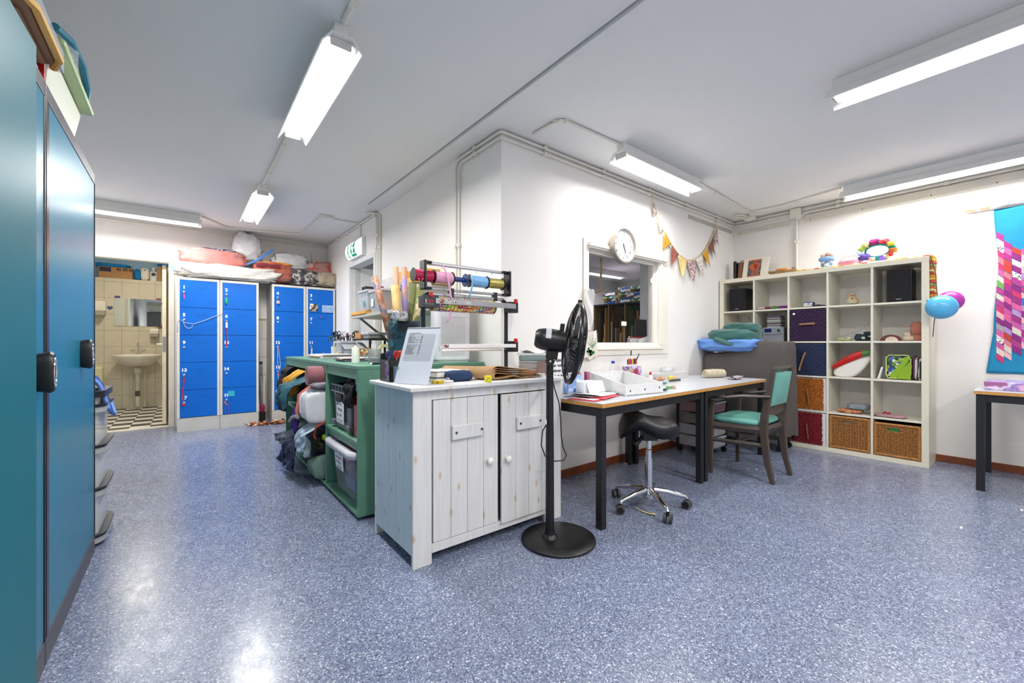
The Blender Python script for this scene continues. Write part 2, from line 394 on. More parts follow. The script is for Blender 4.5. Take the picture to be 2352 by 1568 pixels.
# rack of canvases: uprights, top board
rk = thing('canvas_rack', 'wooden storage rack full of canvases seen through the inner window', 'rack', (6.8, 5.2, 0))
WOODR = mat('rack_wood', '#8a6a45', .6, var=.15)
m = MB(); m.box(6.8, 7.6, 4.62, 5.8, 1.87, 1.90); m.build('top_board', mat('navy_board', '#262a38', .6), rk)
m = MB(); m.box(6.82, 7.58, 4.63, 5.79, .02, .06); m.build('bottom_board', WOODR, rk)
for y in (4.62, 5.0, 5.4, 5.78): m = MB(); m.box(6.8, 7.6, y, y+.02, 0, 1.869); m.build('upright', WOODR, rk)
cc = ['#c89b5e', '#e8e6e0', '#3a2b22', '#b7884b', '#dfdcd6', '#7a5a3a', '#4a3b2e', '#cfa569', '#2f7a54', '#9d9a92', '#5b4638']
y = 4.655; i = 0; BC = {}; ORD = ['first', 'second', 'third', 'fourth', 'fifth', 'sixth', 'seventh', 'eighth', 'ninth', 'tenth', 'eleventh', 'twelfth', 'thirteenth', 'fourteenth', 'fifteenth', 'sixteenth']
while y < 5.75:
    if abs(y-5.0) < .03 or abs(y-5.4) < .03: y += .045
    w = R.uniform(.010, .022); h = R.uniform(1.25, 1.77) if i % 4 else R.uniform(.9, 1.3); dx = R.uniform(0, .12)
    solo(MB().box(6.81+dx, 7.5, y, y+w, .061, .061+h), 'canvas', mat('canvas_edge_%d' % (i % 11), cc[(i*7) % 11], .7), '%s edged canvas, %s from the right in the %s bay of the office rack' % (['ochre', 'white', 'dark brown', 'tan', 'off-white', 'brown', 'umber', 'honey', 'green', 'grey', 'walnut'][(i*7) % 11], ORD[BC.setdefault((y > 5)+(y > 5.4), []).__len__()], ['right', 'middle', 'left'][(y > 5)+(y > 5.4)]), 'canvas', 'canvases in the office rack')
    BC[(y > 5)+(y > 5.4)].append(1); y += w+R.uniform(.012, .03); i += 1
gb = [patmat('game_box_a', ['#2d63b8', '#e8e8ee', '#d9662b', '#2aa0a8'], 18), patmat('game_box_b', ['#2a2a30', '#8a6c2b', '#d8cfb0', '#6a2b2b'], 20), patmat('game_box_c', ['#3c8f5a', '#e6d34a', '#5bb3d8', '#ffffff'], 22), patmat('game_box_d', ['#e9ebf0', '#6d86c9', '#c9493f', '#3b3b44'], 16)]
n = 0
for yy, k, dz in ((5.42, 4, .055), (5.05, 6, .052), (4.74, 5, .06)):
    for j in range(k):
        solo(MB().box(6.83+R.uniform(0, .05), 7.3, yy-.14, yy+.17, 1.901+j*dz, 1.899+(j+1)*dz), 'game_box', gb[(n*3+j) % 4], '%s printed box, %s of the %s pile on the office rack' % (['blue', 'black and tan', 'green and white', 'pale'][(n*3+j) % 4], ['bottom', 'second', 'third', 'fourth', 'fifth', 'top'][j], ['left', 'middle', 'right'][n]), 'box', 'boxes piled on the office rack', bev=.003)
    n += 1
solo(MB().tube([at(1380, 592, Y=2.9), at(1381, 620, Y=2.9), at(1379, 650, Y=2.9), at(1382, 668, Y=2.9)], .012, 7).tube([at(1370, 672, Y=2.9), at(1384, 666, Y=2.9)], .012, 7), 'hanging_rope', mat('jute_rope', '#a58c5c', .9, var=.3, vs=60), 'jute rope hanging down behind the inner window', 'rope', smooth=True)
solo(MB().box(6.2, 6.5, 6.485, 6.499, 1.2, 1.62), 'wall_notice', patmat('notice_print', ['#f0f0f0', '#e7e9ee', '#d36a6a', '#f5f5f5'], 14), 'white notice sheet with red marks on the office wall beside the rack', 'notice')
# door_1: frame of the exit doorway
d1 = MB(); d1.box(XB-.012, XB+.13, DY0-.05, DY0+.004, 0, DZ+.05).box(XB-.012, XB+.13, DY1-.004, DY1+.05, 0, DZ+.05).box(XB-.012, XB+.13, DY0+.004, DY1-.004, DZ-.004, DZ+.05)
d1 = struct(d1, 'door_1', mat('grey_white_paint', '#dfdfdd', .5), bev=.002)
m = MB(); m.box(XB+.04, XB+.07, DY0+.005, DY0+.02, 0, DZ-.005).box(XB+.04, XB+.07, DY1-.02, DY1-.005, 0, DZ-.005); m.build('door_stop', mat('grey_white_paint', '#dfdfdd', .5), d1)
m = MB(); m.box(XB+.132, XB+.9, DY1-.03, DY1+.01, .01, DZ); m.build('door_leaf', mat('office_door_paint', '#e2e3e2', .5), d1)
# ---------------------------------------------------------------- washroom behind the rear door
YT = 9.38
TILE = mat('cream_tile', '#d9d0b8', .25, var=.05, vs=5); GROUT = mat('tile_grout', '#b3a88e', .8)
struct(MB().box(-1.75, .5, YT+.008, YT+.2, 0, 2.16).box(-1.75, .5, YT+.2, YT+.3, 0, 2.65), 'wall_washroom_rear', GROUT)
struct(MB().box(-1.85, -1.75, YB+.1, YT+.3, 0, 2.65), 'wall_washroom_left', mat('washroom_paint', '#d8d3c4', .6))
struct(MB().box(.5, .6, YB+.1, YT+.3, 0, 2.65), 'wall_washroom_right', mat('washroom_paint', '#d8d3c4', .6))
struct(MB().box(-1.85, .6, YB+.1, YT+.3, 2.65, 2.7), 'ceiling_washroom', CEIL)
wt = struct(MB().box(-1.75, .5, YT+.004, YT+.007, 0, 2.15), 'trim_1', GROUT)
tm = None
for i in range(-4, 6):
    for j in range(9):
        x = -.808+.21*i; z0 = max(0.004, .237+.266*(j-1)); z1 = min(2.16, .237+.266*j)
        if z1-z0 < .03: continue
        key = round(z1-z0, 2)
        if j in (1,) and tm is None:
            o = MB().box(.0015, .2085, -.004, .004, .0015, .2645).build('tile', TILE, None); tm = o.data; bpy.data.objects.remove(o)
        if abs(z1-z0-.266) < .001 and tm:
            o = bpy.data.objects.new('tile', tm); COL.objects.link(o); o.parent = wt
        else: o = MB().box(.0015, .2085, -.004, .004, .0015, z1-z0-.0015).build('tile', TILE, wt)
        o.location = (x, YT, z0)
fl2 = struct(MB().box(-1.85, .6, YB+.1, YT+.1, -.02, .001), 'floor_washroom', mat('dark_grout', '#4b4945', .8))
tmeshes = []
for c, nm in (('#e4dfd2', 'white_floor_tile'), ('#3d3b38', 'black_floor_tile')):
    o = MB().box(.001, .199, .001, .189, 0, .006).build('tile', mat(nm, c, .3, var=.04), None); tmeshes.append(o.data); bpy.data.objects.remove(o)
for i in range(8):
    for j in range(12):
        o = bpy.data.objects.new('tile', tmeshes[(i+j) % 2]); COL.objects.link(o); o.parent = fl2; o.location = (-1.35+.2*i, 7.1+.19*j, .001)
# frame and open leaf of the washroom door
d2 = MB()
d2.box(BX0-.05, BX0+.004, YB-.014, YB+.11, 0, BZ+.05).box(BX1-.004, BX1+.055, YB-.014, YB+.11, 0, BZ+.05).box(BX0+.004, BX1-.004, YB-.014, YB+.11, BZ-.004, BZ+.05)
d2 = struct(d2, 'door_2', mat('door_frame_paint', '#e6e0d2', .45), bev=.003)
m = MB(); m.box(-.225, -.185, YB+.115, YB+.93, .03, BZ-.02); m.build('door_leaf', mat('door_leaf_paint', '#ddd2b8', .5), d2, bev=.002)
m = MB(); m.box(-.1845, -.1805, YB+.13, YB+.93, .03, BZ-.02); m.build('leaf_edge_shade', mat('gap_shade_brown', '#8c7a5c', .6), d2)  # brown strip paints the shaded gap between leaf and jamb
m = MB(); m.box(-.222, -.19, YB+.111, YB+.1148, .98, 1.18); m.build('latch_plate', STEEL, d2)
m = MB(); m.tube([(-.225, YB+.17, 1.08), (-.27, YB+.17, 1.08), (-.28, YB+.22, 1.08), (-.28, YB+.28, 1.08)], .009, 10); m.build('door_handle', WHITEM, d2, smooth=True)
m = MB(); m.box(BX0+.005, BX1-.005, YB-.01, YB+.12, .001, .012); m.build('threshold', mat('threshold_strip', '#cfcabb', .5), d2)
# sink
CER = mat('cream_ceramic', '#e9e2d0', .15, var=.01, coat=.4)
sx, sy, sz = -.60, 9.12, .90
sk = thing('washbasin', 'cream ceramic washbasin on the tiled washroom wall under the mirror', 'sink', (sx, sy, sz))
m = MB()
def basin(u, v, k=1.0, dz=0):
    a = 2*PI*u; r = v
    prof = [(.05, -.19), (.16, -.17), (.25, -.11), (.305, -.04), (.315, 0), (.30, .008), (.26, -.01), (.2, -.09), (.06, -.12), (.0, -.12)]
    t = v*(len(prof)-1); i = min(int(t), len(prof)-2); f = t-i
    r = lerp(prof[i][0], prof[i+1][0], f); z = lerp(prof[i][1], prof[i+1][1], f)
    return (sx+r*math.cos(a), sy+r*.72*math.sin(a)+.02, sz+z)
m.grid(32, 19, basin, closeu=True); m.build('bowl', CER, sk, smooth=True, ang=180)
m = MB(); m.box(sx-.2, sx+.2, sy+.16, YT-.005, sz-.12, sz+.012); m.build('back_ledge', CER, sk, bev=.02)
m = MB(); m.lathe([(.03, 0), (.045, -.01), (.05, -.07), (.035, -.12), (.03, -.13)], (sx, sy+.05, sz-.19)); m.cyl((sx, sy+.05, sz-.32), (sx, sy+.05, .05), .028); m.build('waste_pipe', mat('grey_white_pipe', '#cfcabd', .4), sk, smooth=True)
for d in (-.085, .085):
    m = MB(); m.tube([(sx+d*.6, sy+.1, sz-.19), (sx+d, sy+.12, sz-.26), (sx+d, sy+.14, sz-.4)], .008, 8); m.cyl((sx+d, sy+.14, sz-.36), (sx+d, sy+.14, sz-.41), .016); m.cyl((sx+d, sy+.14, sz-.41), (sx+d, sy+.14, .03), .012); m.build('supply_pipe', mat('painted_supply', '#d5cdb9', .4), sk, smooth=True)
m = MB(); m.cyl((sx, sy+.05, .31), (sx, sy+.05, .22), .031); m.build('pipe_collar', mat('dark_rubber', '#56524c', .7), sk, smooth=True)
tp = thing('mixer_tap', 'chrome two-handled tap standing on the washbasin', 'tap', (sx, sy+.19, sz+.012))
m = MB(); m.lathe([(.028, 0), (.03, .02), (.016, .05)], (sx, sy+.19, sz+.012)); m.tube([(sx, sy+.19, sz+.03), (sx, sy+.19, sz+.16), (sx, sy+.15, sz+.2), (sx, sy+.06, sz+.19), (sx, sy+.05, sz+.16)], .011, 10); m.build('spout', CHROME, tp, smooth=True)
for d in (-1, 1):
    m = MB(); m.tube([(sx, sy+.19, sz+.04), (sx+d*.06, sy+.17, sz+.055)], .01, 8); m.lathe([(.012, 0), (.024, .01), (.026, .03), (.012, .035)], (sx+d*.07, sy+.165, sz+.055), ax='z'); m.build('handle', CHROME, tp, smooth=True)
# mirror and wall fittings
a = at(262, 748, Y=YT-.012); b = at(370, 689, Y=YT-.012)
mr = thing('wall_mirror', 'rectangular frameless mirror above the washbasin', 'mirror', ((a[0]+b[0])/2, YT-.01, a[2]))
m = MB(); m.box(a[0], b[0], YT-.012, YT-.0045, a[2], b[2]); m.build('mirror_glass', mat('mirror', '#dfe6e2', .02, metal=1, var=0), mr)
for x in (lerp(a[0], b[0], .12), lerp(a[0], b[0], .88)): MB().box(x-.02, x+.02, YT-.016, YT-.0125, a[2]-.004, a[2]+.008).build('mirror_clip', CHROME, mr)
q0 = at(520, 1198, z=0); q1 = at(700, 1160, z=0); struct(MB().add([(q0[0], q0[1]-.0015, .0004), (q1[0], q1[1]-.0015, .0004), (q1[0], q1[1]+.0015, .0004), (q0[0], q0[1]+.0015, .0004)], [(0, 1, 2, 3)]), 'trim_3', mat('floor_seam', '#4a4a58', .7))
x, y, z = at(243, 712, Y=YT-.1)
td = thing('towel_dispenser', 'white paper towel dispenser on the tiles left of the mirror', 'dispenser', (x-.13, YT-.08, z-.14))
m = MB(); m.box(x-.3, x, YT-.16, YT-.005, z-.02, z+.14); m.build('dispenser_case', mat('ivory_plastic', '#ece6d6', .4), td, bev=.015)
m = MB(); m.box(x-.29, x-.01, YT-.155, YT-.005, z-.09, z-.021); m.build('lower_tray', mat('grey_plastic', '#a9a596', .4), td, bev=.01)
x, y, z = at(354, 765, Y=YT-.06)
sd = thing('soap_dispenser', 'small white soap dispenser on the tiles right of the tap', 'dispenser', (x, YT-.05, z-.1))
m = MB(); m.box(x-.06, x+.06, YT-.11, YT-.005, z-.02, z+.07); m.build('dispenser_case', mat('ivory_plastic', '#ece6d6', .4), sd, bev=.02)
m = MB(); m.box(x-.055, x+.055, YT-.105, YT-.005, z-.06, z-.021).cyl((x, YT-.06, z-.06), (x, YT-.06, z-.11), .02, .012); m.build('nozzle', mat('grey_plastic', '#a9a596', .4), sd, bev=.003)
# butterfly stickers
bc = ['#5b4a86', '#4c5a96', '#8a3a4a', '#a4433c', '#b5743a', '#9a6034']
for i, (px, py) in enumerate(((270, 683), (253, 707), (365, 689), (377, 699), (378, 746), (368, 752))):
    x, y, z = at(px, py, Y=YT-.006); m = MB()
    for dx, dz, r in ((-.018, .01, .02), (.016, .014, .017), (-.008, -.014, .013), (.014, -.008, .012)):
        m.lathe([(r, 0), (r, .002)], (x+dx, YT-.008, z+dz), n=12, ax='y')
    m.box(x-.003, x+.003, YT-.0095, YT-.0055, z-.028, z+.026)
    solo(m, 'butterfly_sticker', mat('sticker_%d' % i, bc[i], .5), ['violet butterfly sticker above the left end of the mirror', 'blue butterfly sticker left of the mirror', 'small dark red butterfly sticker above the right end of the mirror', 'red butterfly sticker right of the mirror top corner', 'orange butterfly sticker right of the mirror bottom corner', 'brown butterfly sticker just under the mirror right end'][i], 'sticker')
# ledge things
KRAFT = mat('brown_cardboard', '#b98a5a', .8, var=.06)
def carton(x0, x1, y0, y1, z0, z1, label, patch=None, txt=None, group=None, m_=None, name='cardboard_box'):
    t = thing(name, label, 'box', ((x0+x1)/2, (y0+y1)/2, z0), group=group)
    MB().box(x0, x1, y0, y1, z0, z1).build('carton', m_ or KRAFT, t, bev=.003)
    w = x1-x0
    m = MB(); m.box(x0+.002, x1-.002, (y0+y1)/2-.025, (y0+y1)/2+.025, z1, z1+.0008); m.build('packing_tape', mat('brown_tape', '#a3743f', .35), t)
    if patch: m = MB(); m.box(x0+w*patch[0], x0+w*patch[1], y0-.0012, y0, lerp(z0, z1, patch[2]), lerp(z0, z1, patch[3])); m.build('printed_patch', mat(patch[5] if len(patch) > 5 else 'navy_print', patch[4], .6), t)
    if txt: text(txt[0], txt[1], (x0+w*txt[2], y0-.0012, lerp(z0, z1, txt[3])), FACE_MY, INK, t, bold=.002)
    return t
a = at(226, 634, Y=YT); b = at(304, 610, Y=YT)
carton(a[0], b[0], YT+.02, YT+.16, 2.161, 2.345, 'long brown carton printed 42 05 02 on the tiled ledge', (.02, .36, .55, .95, '#2b2a4a'), ('42 05 02', .062, .78, .8))
a = at(362, 640, Y=YT); b = at(396, 600, Y=YT)
carton(a[0], b[0]+.05, YT+.02, YT+.16, 2.161, 2.42, 'brown carton on the ledge at the door side', (.45, .8, .05, .4, '#6a4a2c', 'brown_print'), ('4 ReadyPack', .03, .5, .82))
for i, (px, lab) in enumerate(((333, 'cream air freshener standing on the tiled ledge'), (353, 'white soap bottle with a dark diamond label on the tiled ledge'))):
    x, y, z = at(px, 640, Y=YT+.06)
    t = thing('air_freshener' if i == 0 else 'soap_bottle', lab, 'dispenser' if i == 0 else 'bottle', (x, YT+.06, 2.161))
    if i == 0:
        MB().blob((x, YT+.07, 2.27), (.11, .08, .216), 3, 0, e=.5).build('freshener_body', mat('ivory_plastic', '#ece6d6', .4), t, smooth=True, ang=180)
        MB().lathe([(.012, 0), (.012, .003)], (x, YT+.026, 2.335), ax='y').build('spray_hole', BLACKP, t)
    else:
        MB().lathe([(.055, 0), (.055, .15), (.02, .185), (.02, .2)], (x, YT+.06, 2.161)).build('bottle_body', mat('soap_plastic', '#e4e4dc', .4), t, smooth=True)
        MB().lathe([(.022, 0), (.022, .03)], (x, YT+.06, 2.361)).build('cap', WHITEM, t, smooth=True)
        m = MB(); m.prism([(x-.035, 2.27), (x, 2.235), (x+.035, 2.27), (x, 2.305)], 'y', YT, YT+.004); m.build('label', mat('dark_label', '#25324a', .6), t)
# blue sheets draped behind
BLUC = mat('light_blue_curtain', '#b4dcfa', .9, var=.05, sheen=.3); BLUD = mat('bright_blue_cloth', '#0f86cf', .8, var=.12)
def drape(x0, x1, y, z0, z1, amp, nf, seed, th=.006):
    return MB().grid(60, 16, lambda u, v: (lerp(x0, x1, u), y+amp*math.sin(u*nf*PI*2+v*2+seed)+amp*.6*noise.noise(Vector((u*6, v*4, seed))), lerp(z0, z1, v)))
o = drape(-1.7, .45, YT+.183, 2.17, 2.62, .005, 9, 1); o = solo(o, 'curtain', BLUC, 'pale blue sheet hung across the top behind the ledge', 'curtain', smooth=True, solid=.003)
a = at(222, 600, Y=YT+.1); b = at(300, 612, Y=YT+.1)
solo(MB().blob((lerp(a[0], b[0], .35), YT+.09, 2.375), (.50, .10, .055), 5, .5, 3.5), 'blue_cloth', BLUD, 'bright blue crumpled cloth on top of the long carton', 'cloth', smooth=True, ang=180)
x = at(316, 625, Y=YT)[0]
solo(MB().blob((x-.005, YT+.09, 2.255), (.085, .10, .18), 8, .2, 3.0), 'blue_cloth', BLUD, 'bright blue cloth hanging between the long carton and the air freshener', 'cloth', smooth=True, ang=180)
x = at(383, 600, Y=YT)[0]
solo(MB().blob((x, YT+.09, 2.447), (.26, .10, .045), 9, .3, 4), 'blue_cloth', BLUD, 'bright blue cloth on top of the carton at the door side', 'cloth', smooth=True, ang=180)
# cistern edge
x, y, z = at(226, 880, Y=YT-.1)
solo(MB().box(x-.35, x+.06, YT-.2, YT-.006, .35, .72), 'toilet_cistern', mat('cream_cistern', '#ded6a8', .3), 'cream cistern low on the left washroom wall', 'toilet', bev=.03)
# unseen ceiling lamp added to light the washroom
t = thing('added_washroom_lamp', 'added round white ceiling lamp, unseen inside the washroom', 'lamp', (-.5, 8.2, 2.6))
MB().lathe([(.14, .05), (.14, .02), (.12, 0)], (-.5, 8.2, 2.6)).build('diffuser', mat('lamp_diffuser', '#fff6e6', .4, var=0, emit=2.0), t, smooth=True)
a_ = area('added_washroom_light', (-.5, 8.2, 2.59), .25, .25, 16, (1, .93, .8))
# ---------------------------------------------------------------- conduits
def pipe(pts, r, label, name='conduit', clips=(), nrm=(0, 1, 0), m=PIPE):
    t = thing(name, label, 'pipe', pts[0])
    MB().tube(pts, r, 10).build('pipe_run', m, t, smooth=True)
    for c in clips:
        k = Vector(c); e = r*1.5; MB().box(k.x-e, k.x+e, k.y-e, k.y+e, k.z-e, k.z+e).build('pipe_clip', PIPE, t, bev=.002)
    return t
for i, (z, o) in enumerate(((2.606, .018), (2.566, .018))):
    xe = XB-o; ye = YW-o
    pts = [(xe, 2.99, .95), (xe, 2.99, z-.06), (xe, 2.975, z-.02), (xe, 2.94, z), (xe, ye+.03, z), (xe+.006, ye+.006, z), (xe+.03, ye, z), (XR-.05, ye, z), (XR-.026, ye-.006, z), (XR-.02, ye-.03, z), (XR-.02, 1.76, z)]
    if i: pts = [(p[0], p[1]-(.045 if p[1] > 2.9 else 0), p[2]) for p in pts]
    cl = [(x, ye, z) for x in (2.2, 2.9, 3.6, 4.3, 5.0)]+[(xe, 2.7, z), (xe, 2.99-(.045 if i else 0), 1.9), (xe, 2.99-(.045 if i else 0), 1.4)]
    pipe(pts, .0105 if i == 0 else .009, ['upper white conduit running round the top of the block and down its side', 'lower white conduit running round the top of the block and down its side'][i], clips=cl)
for i, (z, y0) in enumerate(((2.60, 1.63), (2.555, 1.60))):
    pts = [(XR-.02, y0, z), (XR-.02, -2.3, z)]
    if i: pts = [(XR-.02, 1.69, 2.50), (XR-.02, 1.64, 2.52)]+pts
    pipe(pts, .0115, ['upper conduit along the top of the right wall past the junction box', 'lower conduit along the top of the right wall past the junction box'][i], clips=[(XR-.02, y, z) for y in (1.3, .5)])
t = thing('junction_box', 'white square junction box high on the right wall', 'box', (XR-.03, 1.69, 2.505))
MB().box(XR-.055, XR, 1.635, 1.745, 2.515, 2.625).build('box_body', PIPE, t, bev=.004)
MB().box(XR-.058, XR-.0555, 1.64, 1.74, 2.52, 2.62).build('box_lid', CREAM, t, bev=.001)
pipe([(XR-.02, 1.685, 2.514), (XR-.02, 1.685, 1.87)], .012, 'vertical white conduit from the junction box down to the cube shelf', clips=[(XR-.02, 1.685, 2.25)])
# wall rails
for i, (b_, lab) in enumerate((((4.38, 5.42, YW-.012, YW, 2.475, 2.515), 'grey metal rail on the wall above the bunting'),)):
    t = thing('wall_rail', lab, 'rail', (4.9, YW-.006, 2.475)); MB().box(*b_).build('rail_strip', mat('grey_rail', '#b9b7b2', .5), t, bev=.001)
    for x in (4.4, 4.9, 5.4): MB().cyl((x, YW-.014, 2.495), (x, YW-.0121, 2.495), .006).build('screw', STEEL, t)
t = thing('wall_rail', 'long grey-white rail under the conduits on the right wall', 'rail', (XR-.006, 1, 2.45))
MB().box(XR-.012, XR, 1.75, 2.34, 2.455, 2.505).box(XR-.03, XR, -2.3, 1.6, 2.455, 2.53).build('rail_strip', mat('rail_paint', '#d9d4c8', .5), t, bev=.001)
for y in (2.3, 2.0, 1.55, 1.1, .6, .2): MB().cyl((XR-.0135 if y > 1.7 else XR-.0315, y, 2.47), (XR-.0121 if y > 1.7 else XR-.0301, y, 2.47), .005).build('screw', BLACKM, t)
# ceiling conduits of the clock lamp
zc = ZC-.012
p = [at(1225, 308, z=zc), at(1275, 280, z=zc), at(1287, 276, z=zc), at(1300, 278, z=zc), (2.615, 1.98, zc)]
pipe(p, .010, 'curved conduit on the ceiling leading to the clock lamp', clips=[p[1], p[3]])
p = [(3.805, 1.98, zc), at(1722, 487, z=zc), at(1730, 486, z=zc), at(1800, 470, z=zc), (5.06, 1.185, zc)]
pipe(p, .008, 'thin conduit on the ceiling from the clock lamp to the right wall lamp', clips=[at(1640, 444, z=zc), at(1830, 463, z=zc)])
x, y, z = at(1716, 497, z=ZC-.02)
t = thing('cable_connector', 'small white cable connector box on the ceiling in the room corner', 'connector', (x, y, ZC-.05))
MB().box(x, x+.13, y-.05, y+.05, ZC-.05, ZC).build('connector_case', PIPE, t, bev=.006)
MB().tube([(x-.02, y, ZC-.02), (x-.12, y+.03, ZC-.015), (x-.17, y+.06, ZC-.02), (x-.1, y+.1, ZC-.025), (x, y+.03, ZC-.03)], .009, 8).tube([(x, y-.02, ZC-.03), (x-.07, y-.06, ZC-.02), (x-.02, y-.1, ZC-.015), (x+.05, y-.16, ZC-.012)], .008, 8).build('cable_loop', PIPE, t, smooth=True)
zl = ZL-.012
pipe([(.6, .66, zl), (.6, 2.06, zl)], .014, 'white conduit on the ceiling reaching the near left lamp', clips=[(.6, 1.9, zl), (.6, 1.2, zl)])
pipe([(.6, 3.28, zl), (.6, 4.62, zl)], .011, 'white conduit between the two left ceiling lamps', clips=[(.6, 3.6, zl), (.6, 4.3, zl)])
p = [(.18, 6.31, zl), at(520, 522, z=zl), at(597, 530, z=zl), at(690, 537, z=zl), at(736, 500, z=zl)]
pipe(p, .009, 'thin conduit crossing the ceiling beside the rear wall lamp', clips=[p[2]])
t = thing('ceiling_connector', 'small white connector block on the ceiling near the exit sign', 'connector', at(742, 499, z=ZL-.03))
x, y, z = at(742, 499, z=ZL-.03); MB().box(x-.04, x+.12, y-.03, y+.03, ZL-.035, ZL-.0005).build('connector_case', PIPE, t, bev=.006)
MB().box(x-.02, x+.1, y-.015, y+.015, ZL-.038, ZL-.0355).build('connector_lid', WHITEM, t)
p = [at(752, 501, z=zl), at(829, 514, z=zl), (XB-.014, 5.38, zl), (XB-.014, 5.38, 2.44)]
pipe(p, .008, 'thin conduit from the ceiling connector down to the exit sign')
pipe([(XB-.014, 6.96, ZL-.02), (XB-.014, 4.88, ZL-.02), (XB-.02, 4.84, ZL-.03), (XB-.016, 4.80, ZL-.1), (XB-.016, 4.80, .95)], .012, 'conduit along the top of the exit wall and down beside the doorway', clips=[(XB-.014, y, ZL-.02) for y in (6.4, 5.9, 5.4)]+[(XB-.016, 4.8, 2.2), (XB-.016, 4.8, 1.7)])
pipe([(XB-.014, 6.97, ZL-.05), (XB-.03, YB-.014, ZL-.05), (XL+.02, YB-.014, ZL-.05)], .012, 'conduit along the top of the rear wall', clips=[(x, YB-.014, ZL-.05) for x in (1.2, .6)])
pipe([(XB-.1, 4.9, ZL-.01), (XB-.018, 4.77, ZL-.04), (XB-.016, 4.755, ZL-.1), (XB-.016, 4.755, .95)], .012, 'middle vertical conduit right of the exit doorway', clips=[(XB-.016, 4.755, 2.35), (XB-.016, 4.755, 1.7)])
pipe([(XB-.016, 4.70, ZL-.06), (XB-.016, 4.70, .95)], .011, 'right vertical conduit beside the exit doorway', clips=[(XB-.016, 4.70, 2.2)])
# exit sign
t = thing('exit_sign', 'lit green and white running-man exit sign over the doorway', 'sign', (XB-.05, 5.47, 2.2))
y0, y1, z0, z1 = 5.22, 5.74, 2.205, 2.42
prof = [(XB-.0005, z0), (XB-.05, z0), (XB-.085, z0+.04), (XB-.1, (z0+z1)/2), (XB-.085, z1-.04), (XB-.05, z1), (XB-.0005, z1)]
MB().prism([(p[0], p[1]) for p in prof[:2]]+[(XB-.05, z1), (XB-.0005, z1)], 'y', y0, y1).build('sign_housing', WHITEM, t)
m = MB(); P_ = prof[1:6]; vs = [(p[0]-.001, y, p[1]) for y in (y0, y1) for p in P_]; m.add(vs, [(i, i+1, 6+i, 5+i) for i in range(4)]+[(0, 1, 2, 3, 4), (9, 8, 7, 6, 5)])
m.build('lit_cover', mat('sign_white_light', '#ffffff', .3, var=0, emit=.75), t)
GREEN = mat('sign_green_light', '#009466', .4, var=0, emit=.45)
def onface(y, s):   # point on the curved face: s 0..1 bottom to top
    k = s*4; i = min(int(k), 3); f = k-i; a, b = P_[i], P_[i+1]
    return (lerp(a[0], b[0], f)-.004, y, lerp(a[1], b[1], f))
def patch(m, y0, y1, s0, s1, n=8): m.grid(2, n, lambda u, v: onface(lerp(y0, y1, u), lerp(s0, s1, v)))
m = MB(); patch(m, 5.35, 5.52, .06, .94); patch(m, 5.60, 5.64, .06, .9); patch(m, 5.68, 5.7, .1, .3)
m.build('pictogram', GREEN, t)
m = MB(); patch(m, 5.43, 5.46, .25, .75); patch(m, 5.455, 5.49, .55, .62); patch(m, 5.40, 5.43, .4, .47); patch(m, 5.435, 5.46, .79, .88)
for v in range(len(m.v)): m.v[v] = (m.v[v][0]-.002, m.v[v][1], m.v[v][2])
m.build('running_figure', mat('sign_white_light', '#ffffff', .3, var=0, emit=1.1), t)
# slotted shelf rails on the rear wall
for px in (536, 715):
    x = at(px, 560, Y=YB-.005)[0]
    t = thing('slotted_rail', ['slotted white shelf rail on the rear wall behind the pile of bags', 'slotted white shelf rail near the rear right corner'][px > 600], 'rail', (x, YB-.005, 1.0))
    MB().box(x-.012, x+.012, YB-.012, YB-.0005, 1.0, 2.52).build('rail_strip', WHITEM, t)
    m = MB()
    for k in range(14): m.box(x-.003, x+.003, YB-.0135, YB-.0121, 1.95+k*.04, 1.97+k*.04)
    m.build('slots', BLACKM, t)
